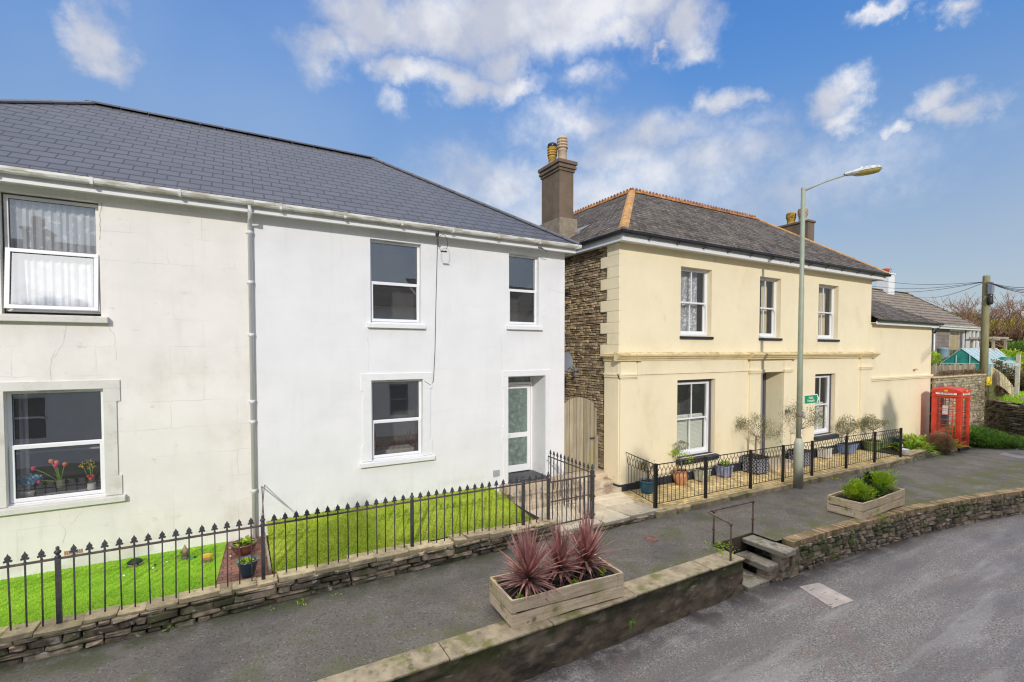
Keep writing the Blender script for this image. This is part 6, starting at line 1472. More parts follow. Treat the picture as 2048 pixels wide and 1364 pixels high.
# roof: low four-way dome with segmental pediments
b = MB(); n = 12; ztp = z1 + .14
def rise(u): return .14 * (1 - (2 * u - 1) ** 2)
G = [[(KX - .02 + (KW + .04) * i / n, KY - .02 + (KW + .04) * j / n, ztp + .05 + max(rise(i / n), rise(j / n)) * .82 + .05 * math.sin(math.pi * i / n) * math.sin(math.pi * j / n)) for j in range(n + 1)] for i in range(n + 1)]
b.sm = True
for i in range(n):
    for j in range(n): b.face([G[i][j], G[i + 1][j], G[i + 1][j + 1], G[i][j + 1]])
b.sm = False
for i in range(n):
    a, c = G[i][0], G[i + 1][0]; b.face([(a[0], a[1], ztp - .005), (c[0], c[1], ztp - .005), c, a]); a, c = G[i][n], G[i + 1][n]; b.face([c, (c[0], c[1], ztp - .005), (a[0], a[1], ztp - .005), a][::-1])
    a, c = G[0][i], G[0][i + 1]; b.face([(c[0], c[1], ztp - .005), (a[0], a[1], ztp - .005), a, c]); a, c = G[n][i], G[n][i + 1]; b.face([(a[0], a[1], ztp - .005), (c[0], c[1], ztp - .005), c, a])
b.face([(KX - .02, KY - .02, ztp - .005), (KX - .02, KY + KW + .02, ztp - .005), (KX + KW + .02, KY + KW + .02, ztp - .005), (KX + KW + .02, KY - .02, ztp - .005)]); b.build('roof', m_red, t)
for fx in (0, 1):       # 0: face towards -X (the door side seen), 1: face towards -Y
    if fx == 0: M_ = lambda u, o, z: V((KX - o, KY + KW - u, z)); rt, out = (0, -1, 0), V((-1, 0, 0))
    else: M_ = lambda u, o, z: V((KX + u, KY - o, z)); rt, out = (1, 0, 0), V((0, -1, 0))
    def bx(mb, u0, u1, o0, o1, za, zb__): mb.hexa([M_(u0, o1, za), M_(u1, o1, za), M_(u1, o0, za), M_(u0, o0, za), M_(u0, o1, zb__), M_(u1, o1, zb__), M_(u1, o0, zb__), M_(u0, o0, zb__)])
    b = MB(); u0, u1 = .11, KW - .11; s0 = z0 + .16
    def fr_(mb, a, c, za, zb__, o0, o1, w): bx(mb, a, a + w, o0, o1, za, zb__); bx(mb, c - w, c, o0, o1, za, zb__); bx(mb, a + w, c - w, o0, o1, za, za + w); bx(mb, a + w, c - w, o0, o1, zb__ - w, zb__)
    fr_(b, u0, u1, z0, z1 - .03, -.045, -.015, .055); bx(b, u0 + .055, u1 - .055, -.045, -.02, z0 + .055, s0 + .06)
    ga, gc, gz0, gz1 = u0 + .055, u1 - .055, s0 + .06, z1 - .085
    for uu in (ga + .085, gc - .085): bx(b, uu - .012, uu + .012, -.04, -.022, gz0, gz1)
    for i in range(1, 8): z = gz0 + (gz1 - gz0) * i / 8; bx(b, ga, gc, -.039, -.024, z - .011, z + .011)
    b.build('door' if fx == 0 else 'side_window', m_red, t)
    b = MB(); b.face([M_(ga, -.032, gz0), M_(gc, -.032, gz0), M_(gc, -.032, gz1), M_(ga, -.032, gz1)]); b.build('pane', m_glasst, t)
    b = MB(); bx(b, .13, KW - .13, -.001, .012, ztp - .085, ztp - .0); b.build('name_panel', m_signw, t)
    text('lettering', 'TELEPHONE', .082, m_signk, t, M_(KW / 2, .0125, ztp - .043), rt, (0, 0, 1), .001, 1.12)
    c = M_(KW / 2, .022, ztp + .055); U = V(rt); b = MB()
    b.prism([c + U * a + V((0, 0, z)) for a, z in ((-.045, -.02), (.045, -.02), (.05, .0), (.068, .025), (.05, .042), (.028, .03), (.014, .052), (0, .062), (-.014, .052), (-.028, .03), (-.05, .042), (-.068, .025), (-.05, 0))], out * .014); b.build('crown', m_gold, t)
for fx in (2, 3):       # hidden sides: plain glazed frames
    b = MB(); x = KX + KW - .03
    if fx == 2:
        b.box(x, x + .02, KY + .11, KY + KW - .11, z0, z0 + .3); 
        for y in (KY + .14, KY + .26, KY + KW - .28, KY + KW - .16): b.box(x, x + .02, y, y + .02, z0 + .3, z1)
        for i in range(9): z = z0 + .3 + i * (z1 - z0 - .35) / 8; b.box(x, x + .018, KY + .11, KY + KW - .11, z - .009, z + .009)
    else:
        y = KY + KW - .03; b.box(KX + .11, KX + KW - .11, y, y + .02, z0, z1); 
    b.build('rear_panel', m_red, t)
b = MB(); b.box(KX + .3, KX + .62, KY + .55, KY + .70, z0 + .75, z0 + 1.5); b.build('notice_board', m_room, t); b = MB(); b.box(KX + .12, KX + .14, KY + .42, KY + .60, z0 + 1.25, z0 + 1.62); b.box(KX + .12, KX + .14, KY + .16, KY + .30, z0 + 1.05, z0 + 1.15); b.box(KX + .30, KX + .45, KY + .1, KY + .12, z0 + 1.35, z0 + 1.5); b.box(KX + .30, KX + .42, KY + .1, KY + .12, z0 + 1.0, z0 + 1.1); b.build('notice', m_signw, t)

# ---------------------------------------------------------------- planting by the kiosk
t = thing('bed_kerb', (21, 7.6, -.4), 'low broken stone edging of the small flower bed beside the kiosk', 'kerb')
b = MB(); lay(b, (19.55, 7.25, 0), (1, .06, 0), 1.75, lambda s: zp(20) - .05, lambda s: zp(20) + .22, (.04, .07), (.15, .4), .3, (0, -1, 0), jit=.25)
lay(b, (21.5, 7.40, 0), (1, .01, 0), 2.7, lambda s: zp(22.5) - .05, lambda s: zp(22.5) + .14, (.05, .07), (.15, .4), .3, (0, -1, 0), jit=.3)
b.build('stonework', m_edging, t)
b = MB(); b.box(19.4, 24.3, 7.5, 9.2, -.6, -.22); struct('flower_bed', b, m_soil)
rr = random.Random(9)
def straps(name, c, n, l, w, label, mat=m_strap, up=1.1, my=.15, droop=.75):
    b = MB(); y = MB()
    for i in range(n):
        a = rr.uniform(0, 6.283); m = y if rr.random() < my else b; m.tone = rr.random(); r_ = abs(rr.gauss(0, .22))
        m.leaf(V(c) + V((r_ * math.cos(a), r_ * math.sin(a), 0)), (math.cos(a), math.sin(a), rr.uniform(.6, up * 3.2)), l * rr.uniform(.6, 1.12), w, droop, 7)
    t = thing(name, c, label, 'plant'); b.build('leaves', mat, t)
    if my: y.build('yellow_leaves', m_strapy, t)
straps('strap_leaved_plant', (21.5, 7.95, -.25), 260, 1.35, .075, 'big clump of arching strap leaved plants at the end of the terrace')
straps('strap_leaved_plant', (22.8, 8.15, -.25), 220, 1.45, .07, 'second clump of strap leaves behind the brown shrub')
straps('strap_leaved_plant', (23.7, 7.6, -.25), 60, 1.0, .06, 'yellowing strap leaves against the telephone box', my=.5)
t = thing('brown_shrub', (22.6, 7.6, -.25), 'dense brown mounded winter shrub in front of the kiosk', 'shrub')
b = MB(); foliage(b, (22.75, 7.5, .0), (.62, .42, .42), 9000, .09, .012, up=-.1, shell=.45, lump=.25, seed=3); b.build('twigs', m_twig, t)
t = thing('bare_shrub', (23.7, 7.2, -.3), 'thin bare twiggy shrub before the kiosk door', 'shrub'); b = MB()
for k in range(7): branch(b, (23.75 + rr.uniform(-.08, .08), 7.75 + rr.uniform(-.08, .08), -.25), (rr.uniform(-.5, .5), rr.uniform(-.5, .5), 1.4), .5, .010, 3, rr, .5, None, .3, 3, 2, .7)
b.build('twigs', m_twig, t)
t = thing('solar_light', (19.9, 7.7, -.1), 'small white garden light among the stones at the terrace end', 'garden light'); b = MB(); b.lathe((19.75, 7.55, -.02), [(.04, 0), (.02, .03), (.02, .16), (.05, .2), (.04, .27), (.01, .3)], 10); b.build('lamp', m_signw, t)
b = MB(); b.box(19.85, 20.15, 7.45, 7.65, -.05, .06); b.build('block', m_signw, t)
t = thing('juniper', (26.3, 7.4, -.45), 'low spreading green juniper right of the kiosk', 'shrub')
b = MB()
for (x, y, z, rx, ry, rz, n) in ((25.9, 8.0, -.05, .8, .9, .42, 3000), (26.7, 7.2, -.2, .95, .8, .30, 3000), (27.4, 6.6, -.28, .7, .6, .22, 1800), (27.2, 7.7, -.1, .9, .7, .3, 2200)): foliage(b, (x, y, z), (rx, ry, rz), n, .17, .035, up=.5, shell=.5, seed=int(x * 10))
b.build('foliage', m_juni, t)

# ---------------------------------------------------------------- things behind the kiosk
b = MB()
b.hexa([(25.3, 8.75, -.6), (31.2, 8.75, -.6), (40, 14, -.6), (25.3, 60, -.6), (25.3, 8.75, 2.0), (31.2, 8.75, 2.0), (40, 14, 2.0), (25.3, 60, 2.0)])
b.hexa([(32.0, 9.2, -.6), (90, 9.2, -.6), (90, 90, -.6), (30, 60, -.6), (32.0, 9.2, 1.7), (90, 9.2, 2.4), (90, 90, 5.0), (30, 60, 2.2)])
struct('garden_ground', b, m_field)
t = thing('garden_boundary_wall', (28.3, 8.6, -.5), 'tall ivy streaked stone wall behind the telephone box', 'wall')
b = MB(); b.box(25.35, 31.0, 8.66, 8.98, -.6, 2.28); b.build('wall_core', m_mortar, t)
m_bwall = mk('pale rubble', (.36, .29, .19), .9, var=.3, vs=5, tone=.4, bump=.8, bs=20, layers=[dict(c=(.45, .40, .33), s=4, lo=.5, hi=.66, a=.6), dict(c=(.17, .17, .05), s=1.5, lo=.48, hi=.64, a=.6), dict(c=(.22, .14, .09), s=3, lo=.55, hi=.7, a=.5)])
b = MB(); lay(b, (25.35, 8.6, 0), (1, 0, 0), 5.7, lambda s: -.55, lambda s: 2.3, (.07, .14), (.12, .38), .2, (0, -1, 0), jit=.25, gap=.012)
lay(b, (31.05, 8.6, 0), (0, 1, 0), .4, lambda s: -.55, lambda s: 2.3, (.07, .14), (.12, .3), .2, (1, 0, 0), jit=.25); b.build('stonework', m_bwall, t)
b = MB(); b.box(25.3, 31.1, 8.56, 9.02, 2.30, 2.36); b.build('coping', m_capstone, t, bevel=.02)
t = thing('picket_fence', (28, 8.85, 2.36), 'old grey picket fence on top of the tall stone wall', 'fence')
for z in (2.5, 2.72): b = MB(); b.box(25.4, 30.6, 8.86, 8.90, z, z + .05); b.build('rail', m_fencewood, t)
x = 25.5
while x < 30.6: b = MB(); b.tone = rnd.random(); h_ = rnd.uniform(.42, .52); b.box(x, x + .07, 8.83, 8.855, 2.37, 2.37 + h_); b.build('picket', m_fencewood, t); x += rnd.uniform(.13, .17)
b = MB()
for i in range(900):
    x = rnd.uniform(26, 31); b.tone = rnd.random(); b.leaf((x, 8.74 - rnd.uniform(0, .1), 2.36 + rnd.uniform(0, .2)), (rnd.uniform(-1, 1), rnd.uniform(-1, .3), rnd.uniform(0, 1)), .14, .03, .4)
tag(b.build('wall_top_weeds', m_dbrown, org=(28, 8.7, 2.4)), 'dead brown weeds along the top of the tall stone wall', 'weeds', kind='stuff')
t = thing('wall_scrub', (29.8, 8.4, 1), 'tangle of bare creeper hanging on the end of the stone wall', 'creeper'); b = MB()
for k in range(46): branch(b, (rr.uniform(29.3, 31.1), 8.5, rr.uniform(-.3, 2.2)), (rr.uniform(-.6, .6), -.6, rr.uniform(-.6, .9)), rr.uniform(.35, .7), .011, 3, rr, .7, None, -.05, 3, 2, .75)
b.build('twigs', m_dbrown, t)
# yellow notice, utility pole, wires
b = MB(); p = at(1973, 771, Y=8.52); q_ = at(1983, 753, Y=8.52); b.box(p.x, q_.x, 8.50, 8.53, p.z, q_.z); tag(b.build('yellow_notice', m_yel, org=tuple(p)), 'bright yellow notice board on the end of the stone wall', 'sign')
UP = V((32.4, 9.0, 1.7)); UP.x = 9.0 / (math.tan(R(60.1) - math.atan((1973 - 1024) / 960)))
pt_ = at(1973, 551, Y=9.0); UP.x = pt_.x
t = thing('utility_pole', UP, 'tall greenish wooden utility pole with a grey junction box', 'utility pole')
b = MB(); b.tube([(UP.x, 9, 1.2), (UP.x, 9, 4), (UP.x, 9, pt_.z - .05), (UP.x, 9, pt_.z)], [.17, .155, .14, .12], 16); b.build('pole', m_pole, t)
b = MB(); b.box(UP.x - .22, UP.x - .02, 8.72, 8.90, pt_.z - .95, pt_.z - .35); b.box(UP.x + .06, UP.x + .22, 8.75, 8.9, pt_.z - .85, pt_.z - .5); b.build('junction_box', m_satin, t, bevel=.02)
b = MB(); b.lathe((UP.x - .05, 8.84, pt_.z - 1.45), [(.10, 0), (.14, .1), (.12, .35), (.05, .42)], 10); 
for k in range(6): b.tube([V((UP.x - .05, 8.8, pt_.z - .9)) + V((.28 * math.cos(a + k), 0, .35 * math.sin(a * 1.3 + k) - .2)) * rr.uniform(.5, 1.1) for a in [i * .5 for i in range(9)]], .012, 4)
b.build('cable_coil', m_cable, t)
for k, (a_, c_) in enumerate([((1966, 556), (1700, 549)), ((1966, 557), (1700, 566)), ((1966, 558), (1700, 578)), ((1966, 560), (1820, 594)), ((1980, 558), (2120, 570)), ((1980, 559), (2120, 578)), ((1980, 560), (2120, 590)), ((1980, 561), (2120, 584))]):
    A = V((UP.x, 9.0, pt_.z - .3)); 
    B_ = at(*c_, Y=15.5 if k < 4 else 3.0) if k < 4 else at(*c_, X=22.0)
    b = MB(); n = 14; b.tube([A.lerp(B_, i / n) - V((0, 0, .35 * math.sin(math.pi * i / n) * (1 if k < 4 else .5))) for i in range(n + 1)], .013, 4, False)
    tag(b.build('overhead_wire', m_wirem, org=tuple(A)), ['topmost wire running left from the utility pole', 'second wire running left from the utility pole', 'third wire running left from the utility pole', 'lowest wire falling left from the utility pole', 'topmost wire running right from the utility pole', 'second wire running right from the utility pole', 'lowest wire running right from the utility pole', 'third wire running right from the utility pole'][k], 'wire', 'overhead wires on the utility pole')
# bungalow
t = thing('bungalow', (37, 12.5, 2), 'grey block bungalow with brown tiled roof and white bay window', 'bungalow')
BY, BE = 12.5, 5.0; bx1 = at(1964, 657, Y=BY - .3).x
b = MB(); facade(b, 26, bx1 - .3, 1.9, BE, BY, [(at(1899, 680, Y=BY).x, at(1962, 680, Y=BY).x, 3.05, 4.82, .1)]); b.face([(bx1 - .3, BY, 1.9), (bx1 - .3, 18.5, 1.9), (bx1 - .3, 18.5, BE), (bx1 - .3, BY, BE)]); b.face([(26, 18.5, 1.9), (bx1 - .3, 18.5, 1.9), (bx1 - .3, 18.5, BE), (26, 18.5, BE)]); b.build('wall', m_greyblock, t)
b = MB(); rz_ = 7.45; d_ = 3.1
b.face([(25, BY - .35, BE), (bx1, BY - .35, BE), (bx1 - d_, BY - .35 + d_, rz_), (25, BY - .35 + d_, rz_)]); b.face([(bx1, BY - .35, BE), (bx1, BY - .35 + 2 * d_, BE), (bx1 - d_, BY - .35 + d_, rz_)]); b.face([(bx1, BY - .35 + 2 * d_, BE), (25, BY - .35 + 2 * d_, BE), (25, BY - .35 + d_, rz_), (bx1 - d_, BY - .35 + d_, rz_)])
rf = b.build('roof', m_browntile, t); b = MB(); ridge(b, (25, BY - .35 + d_, rz_ + .02), (bx1 - d_, BY - .35 + d_, rz_ + .02), w=.14); ridge(b, (bx1 - d_, BY - .35 + d_, rz_ + .02), (bx1, BY - .35, BE + .02), w=.12); b.build('ridge_tiles', m_browntile, rf)
b = MB(); b.box(25, bx1 - .02, BY - .36, BY - .32, BE - .2, BE - .02); b.box(25, bx1 - .1, BY - .32, BY, BE - .18, BE - .16); b.build('fascia', m_fascia, t)
b = MB(); b.box(25, bx1 + .02, BY - .44, BY - .34, BE - .08, BE); b.build('gutter', m_gutter, t)
b = MB(); px_ = at(1868, 690, Y=BY - .1).x; b.tube([(px_, BY - .1, BE - .1), (px_, BY - .1, 2)], .05, 8); b.build('downpipe', m_fascia, t)
hx0, hx1 = at(1899, 680, Y=BY).x, at(1962, 680, Y=BY).x; hm = at(1930, 680, Y=BY).x - hx0; 
m_bglass = glass('bungalow glass', ior=1.5)
b = MB(); frame(b, hx0, hx0 + hm, 3.05, 4.82, BY + .02, BY + .1, .10); w_ = b.build('window', m_upvc, t); drape(w_, hx0 + .1, hx0 + hm - .1, 3.1, 4.75, BY + .25, m_curt, .05, 60); pane(w_, hx0 + .1, hx0 + hm - .1, 3.15, 4.72, BY + .05, m_bglass)
b = MB(); y = BY - .25; bw0, bw1 = hx0 + hm + .1, hx1 + .1
frame(b, bw0, bw1, 3.05, 4.85, y, y + .08, .09); n = 4
for i in range(1, n): xx = bw0 + (bw1 - bw0) * i / n; b.box(xx - .06, xx + .06, y, y + .08, 3.14, 4.76)
b.box(bw0, bw0 + (bw1 - bw0) / 4, y + .005, y + .075, 4.25, 4.35); b.box(bw0 + (bw1 - bw0) * .75, bw1, y + .005, y + .075, 4.25, 4.35); b.box(bw0, bw0 + .09, y + .08, BY, 3.05, 4.85); b.box(bw1 - .09, bw1, y + .08, BY, 3.05, 4.85)
w_ = b.build('bay_window', m_upvc, t); pane(w_, bw0 + .09, bw1 - .09, 3.14, 4.76, y + .04, m_bglass); drape(w_, bw0 + .1, bw1 - .1, 3.1, 4.8, y + .20, m_net, .02, 30)
b = MB(); b.box(bw0 - .05, bw1 + .05, BY - .3, BY, 2.9, 3.04); b.build('sill', m_trimw, w_)
cx_ = at(1769, 560, Y=BY - .35 + d_).x; b = MB(); b.box(cx_ - .42, cx_ + .42, BY + d_ - .75, BY + d_ - .1, 6.9, 8.42); b.box(cx_ - .47, cx_ + .47, BY + d_ - .8, BY + d_ - .05, 8.42, 8.5); ch = b.build('chimney', m_trimw, t)
b = MB(); b.lathe((cx_, BY + d_ - .42, 8.5), [(.2, 0), (.18, .2), (.22, .22), (.2, .32), (.05, .36)], 12); b.build('chimney_pot', mk('red clay', (.45, .06, .03), .7), ch)
# tub, purple pot, greenhouse
p = at(1886, 700, Y=11.6); t = thing('water_butt', (p.x, 11.6, 2), 'blue grey ribbed water butt beside the bungalow', 'water butt'); b = MB(); zt2 = p.z + .05; b.lathe((p.x, 11.6, 0), [(.20, 2.0), (.25, zt2 - .3), (.27, zt2), (.29, zt2 + .03), (.22, zt2 + .08)], 20); b.build('barrel', m_butt, t)
p = at(1868, 716, Y=9.6); t = thing('garden_bush', (p.x, 9.6, 2), 'small bright green bush behind the picket fence', 'bush'); b = MB(); foliage(b, (p.x, 9.6, p.z), (.38, .3, .28), 900, .12, .03, seed=61); b.build('leaves', m_shrub, t)
gx = 34.0; A = at(1881, 727, X=gx); B_ = at(1966, 727, X=gx); apx = at(1924, 697, X=gx); gx2 = gx + 5.2; ze = A.z; yl, yr, ya = A.y, B_.y, (A.y + B_.y) / 2; za = apx.z
t = thing('greenhouse', (gx, ya, 2), 'aluminium greenhouse with teal shaded gable', 'greenhouse')
b = MB(); b.face([(gx, yl, 1.6), (gx, yr, 1.6), (gx, yr, ze), (gx, ya, za), (gx, yl, ze)]); b.build('gable', m_ghteal, t)
b = MB(); b.face([(gx, yr, 1.6), (gx2, yr, 1.6), (gx2, yr, ze), (gx, yr, ze)]); b.face([(gx2, yl, 1.6), (gx2, yr, 1.6), (gx2, yr, ze), (gx2, ya, za), (gx2, yl, ze)][::-1]); b.build('side_glazing', m_ghglass, t)
b = MB(); b.face([(gx, yr, ze), (gx2, yr, ze), (gx2, ya, za), (gx, ya, za)]); b.face([(gx, ya, za), (gx2, ya, za), (gx2, yl, ze), (gx, yl, ze)]); b.build('roof', m_ghglass, t)
b = MB(); r_ = .022
for P in ([(gx, yl, 1.6), (gx, yl, ze), (gx, ya, za), (gx, yr, ze), (gx, yr, 1.6)], [(gx, yl, ze), (gx, yr, ze)], [(gx, ya, za), (gx2, ya, za)], [(gx, yr, ze), (gx2, yr, ze)], [(gx, yr + (yl - yr) * .62, 1.6), (gx, yr + (yl - yr) * .62, ze + .45)], [(gx, yr + (yl - yr) * .3, 1.6), (gx, yr + (yl - yr) * .3, ze + .5)]):
    b.tube([V(p) + V((-.02, 0, .01)) for p in P], r_, 5, False)
for i in range(9): x = gx + (gx2 - gx) * i / 8; b.tube([(x, yr - .01, 1.6), (x, yr - .01, ze), (x, ya, za + .015)], .016, 4, False)
b.build('frame', m_alu, t)
# pergola
p = at(1941, 678, X=38.5); q_ = at(1990, 678, X=38.5); t = thing('pergola', (38.5, p.y, 2.2), 'small grey timber pergola behind the greenhouse', 'pergola'); b = MB(); b.box(38.4, 38.55, q_.y - .2, p.y + .2, p.z - .1, p.z); b.box(40.4, 40.55, q_.y - .2, p.y + .2, p.z - .1, p.z)
y = q_.y
while y < p.y: b.box(38.2, 40.8, y, y + .06, p.z, p.z + .12); y += .3
b.build('beams', m_fencewood, t)
for x in (38.42, 40.42):
    for y in (q_.y, p.y - .12): b = MB(); b.box(x, x + .12, y, y + .12, 1.5, p.z - .1); b.build('post', m_fencewood, t)
# vertical board fence stepping down right of the wall
m_board = mk('pale new boards', (.66, .54, .34), .8, var=.1, tone=.2)
t = thing('board_fence', (33, 8.8, 1.5), 'pale upright board fence sweeping down beside the utility pole', 'fence')
for i in range(16):
    f = i / 15; px0 = 1983 + 44 * f; top = 734 + 14 * f + 26 * f ** 2; y = 8.95 - 1.35 * f ** 1.5; P0 = at(px0, top, Y=y); b = MB(); b.tone = rnd.random(); b.box(P0.x, P0.x + .09, y, y + .03, P0.z - .85 + .35 * f, P0.z); b.build('board', m_board, t)
# the stone bank on the far right with grass and a signpost
t = thing('bank_wall', (31.3, 7.6, -.4), 'dark old dry stone wall holding the grass bank, far right', 'wall')
P0, P1 = V((32.3, 8.85, 0)), V((29.6, 5.2, 0)); u = (P1 - P0).normalized(); L = (P1 - P0).length; n_ = V((u.y, -u.x, 0)); n_ = n_ if n_.x < 0 else -n_
b = MB(); lay(b, P0 + V((0, 0, 0)), u, L, lambda s: -.5, lambda s: 1.0 + .08 * math.sin(s * 3), (.08, .17), (.2, .55), .4, n_, jit=.3, gap=.02, bulge=.04); 
m_dark = mk('dark bank stone', (.22, .18, .12), .9, var=.35, vs=5, tone=.6, bump=1, bs=18, layers=[dict(c=(.13, .14, .03), s=2, lo=.48, hi=.62, a=.7), dict(c=(.03, .028, .022), s=2.5, lo=.5, hi=.65, a=.7), dict(c=(.34, .32, .27), s=9, lo=.64, hi=.70, a=.7)])
b.build('stonework', m_dark, t); b = MB(); q0 = P0 - n_ * .15; q1 = P1 - n_ * .15; b.hexa([q0 + V((0, 0, -.6)), q1 + V((0, 0, -.6)), q1 - n_ * .4 + V((0, 0, -.6)), q0 - n_ * .4 + V((0, 0, -.6)), q0 + V((0, 0, .95)), q1 + V((0, 0, .95)), q1 - n_ * .4 + V((0, 0, .95)), q0 - n_ * .4 + V((0, 0, .95))]); b.build('wall_core', m_mortar, t)
b = MB(); I0, I1 = P0 - n_ * .2, P1 - n_ * .2
n = 10
for i in range(n):
    for j in range(8):
        Q = []
        for (a, c) in ((i, j), (i + 1, j), (i + 1, j + 1), (i, j + 1)):
            base_ = I0.lerp(I1, a / n); pp = base_ - n_ * (c * .8); pp.z = 1.0 + .75 * (1 - math.exp(-c * .5)) + .05 * noise.noise(V((a, c, 0))); Q.append(pp)
        b.face(Q)
for i in range(9000):
    a, c = rr.random(), rr.random() ** 1.5 * 4; pp = I0.lerp(I1, a) - n_ * (c * .8); z = 1.0 + .75 * (1 - math.exp(-c * .5)); b.tone = rr.random(); b.leaf((pp.x, pp.y, z - .01), (rr.uniform(-.6, .6), rr.uniform(-.6, .6), 1), rr.uniform(.06, .16), .02, .4)
tag(b.build('bank_grass', m_bgrass), 'bright green grass on the bank above the dark wall', 'grass', kind='stuff')
p = at(2033, 792, X=33.0); t = thing('fingerpost', p, 'weathered white wooden signpost with a teal footpath finger on the bank', 'signpost'); tp_ = at(2037, 709, X=33.0)
b = MB(); b.hexa([(p.x - .07, p.y - .07, p.z - .3), (p.x + .07, p.y - .07, p.z - .3), (p.x + .07, p.y + .07, p.z - .3), (p.x - .07, p.y + .07, p.z - .3)] + [(tp_.x + i, tp_.y + j, tp_.z) for i, j in ((-.07, -.07), (.07, -.07), (.07, .07), (-.07, .07))]); b.build('post', mk('pale post wood', (.55, .50, .42), .8, var=.15, vs=4, stretch=(3, 3, .6)), t)
L0 = tp_ + V((0, .05, -.20)); b = MB(); b.prism([V((L0.x - .05, L0.y + a, L0.z + c)) for a, c in ((0, -.08), (.55, -.08), (.66, 0), (.55, .08), (0, .08))], (.03, 0, 0)); fi = b.build('finger', m_teals, t)
text('lettering', 'Public\nFootpath', .075, m_signw, fi, (L0.x - .054, L0.y + .29, L0.z), (0, -1, 0), (0, 0, 1), .001)
b = MB(); b.lathe((p.x - .09, p.y + .03, p.z + 1.3), [(.001, 0), (.001, .001)], 3)
b = MB(); b.box(p.x - .085, p.x - .07, p.y - .05, p.y + .05, p.z + 1.45, p.z + 1.6); b.build('waymark', m_signw, t)
p = at(2044, 800, X=32.0); b = MB(); b.box(p.x - .07, p.x + .07, p.y - .07, p.y + .07, p.z - .2, p.z + .12); tag(b.build('marker_stub', m_fencewood, org=tuple(p)), 'short wooden stub at the top of the dark bank wall', 'post')

# trees and hedges beyond
def bare_tree(name, x, y, z, h, label, seed, depth=4, sp=.62, r=.16, mat=m_baretree, n0=5, lean=(0, 0), grp='bare trees behind the bungalow'):
    rr2 = random.Random(seed); t = thing(name, (x, y, z), label, 'tree', grp); b = MB(); top = V((x + lean[0], y + lean[1], z + h * .28)); b.tube([(x, y, z), top], [r, r * .8], 8, False); b.build('trunk', m_bark, t)
    b = MB()
    for k in range(n0): a = k * 6.283 / n0 + rr2.uniform(-.4, .4); branch(b, top, (math.cos(a) * 1.1, math.sin(a) * 1.1, rr2.uniform(.35, .9)), h * .30, r * .5, depth, rr2, sp, None, .08, 3, 3, .74, .013)
    b.build('crown', mat, t)
def bush(name, c, rad, n, mat, label, cat='bush', l=.35, w=.18, seed=1, grp=None, lump=.5):
    t = thing(name, (c[0], c[1], c[2] - rad[2]), label, cat, grp); b = MB(); rr3 = random.Random(seed); K = 9
    for k in range(K):
        d = V((rr3.uniform(-.6, .6) * rad[0], rr3.uniform(-.6, .6) * rad[1], rr3.uniform(-.6, .5) * rad[2])); s = rr3.uniform(.4, .62)
        foliage(b, V(c) + d, [q * s for q in rad], n // K, l, w, shell=.5, lump=lump, seed=seed + k)
    b.build('foliage', mat, t)
p = at(1925, 640, Y=22); bare_tree('bare_tree', p.x, 22, 2.2, 7.6, 'bare reddish branched tree rising behind the bungalow roof', 5, r=.2)
p = at(1990, 640, X=52); bare_tree('bare_tree', 52, p.y, 2.2, 6.6, 'bare spreading tree directly behind the utility pole', 8, sp=.8, r=.18, mat=m_twig)
p = at(2040, 650, X=50); bare_tree('bare_tree', 50, p.y, 2.2, 6.6, 'bare thorny tree at the right edge, leaning left', 12, sp=.8, mat=m_twig, lean=(-.5, .5))
p = at(2020, 670, X=46); bare_tree('bare_tree', 46, p.y, 2.1, 4.6, 'low tangled bare tree above the greenhouse', 15, sp=.9, r=.1, mat=m_twig)
def bz(px, py, X): return at(px, py, X=X)
p = bz(2030, 662, 60); bush('hedge', (60, p.y, p.z), (3.5, 3.6, 1.1), 4500, m_hedge, 'dark green and yellow hedge under the far roof', 'hedge', .4, .2, 31)
p = bz(2020, 655, 58); bush('golden_shrub', (57, p.y, p.z - .1), (2.2, 2.6, .8), 2600, m_gorse, 'yellow flowering shrub mass below the far roof', 'shrub', .3, .16, 32)
p = bz(1990, 690, 56); bush('winter_scrub', (56, p.y, p.z - .2), (3, 6, 1.4), 5200, m_dbrown, 'brown bramble scrub behind the pergola', 'scrub', .45, .1, 33)
p = bz(2035, 690, 48); bush('winter_scrub', (48, p.y, p.z + .2), (2.5, 3.2, .8), 2600, m_dbrown, 'brown winter scrub at the right edge above the clipped hedge', 'scrub', .4, .1, 34)
p = bz(1915, 645, 50); bush('evergreen_bush', (62, at(1915, 645, X=62).y, at(1915, 648, X=62).z), (4, 5, 1.6), 3000, m_hedge, 'dark evergreen bush peeping over the bungalow roof end', 'bush', .45, .2, 38)
p = bz(2000, 716, 41); bush('golden_shrub', (41.5, p.y, p.z - .1), (1.4, 1.9, .7), 2600, m_gorse, 'bright yellow green shrub behind the greenhouse', 'shrub', .22, .12, 35)
p = bz(2030, 718, 40); bush('green_shrub', (40, p.y, p.z - .1), (1.2, 1.2, .7), 1800, m_shrub, 'mid green shrub right of the golden one', 'shrub', .2, .1, 36)
p = bz(2040, 700, 44); bush('clipped_hedge', (44, p.y - .6, p.z), (1.0, 1.6, .7), 2600, m_juni, 'clipped green hedge near the right edge', 'hedge', .16, .1, 37, lump=.1)
p = bz(2020, 752, 35); bush('photinia_hedge', (35.5, p.y, p.z - .1), (1.0, 1.5, .95), 4200, m_photin, 'red tinged leafy hedge behind the signpost', 'hedge', .17, .09, 39)
p = bz(2047, 752, 34.5); bush('photinia_hedge', (35, p.y - .4, p.z - .2), (1.0, 1.0, .9), 2500, m_photin, 'red tinged hedge at the right edge of the bank', 'hedge', .17, .09, 40)
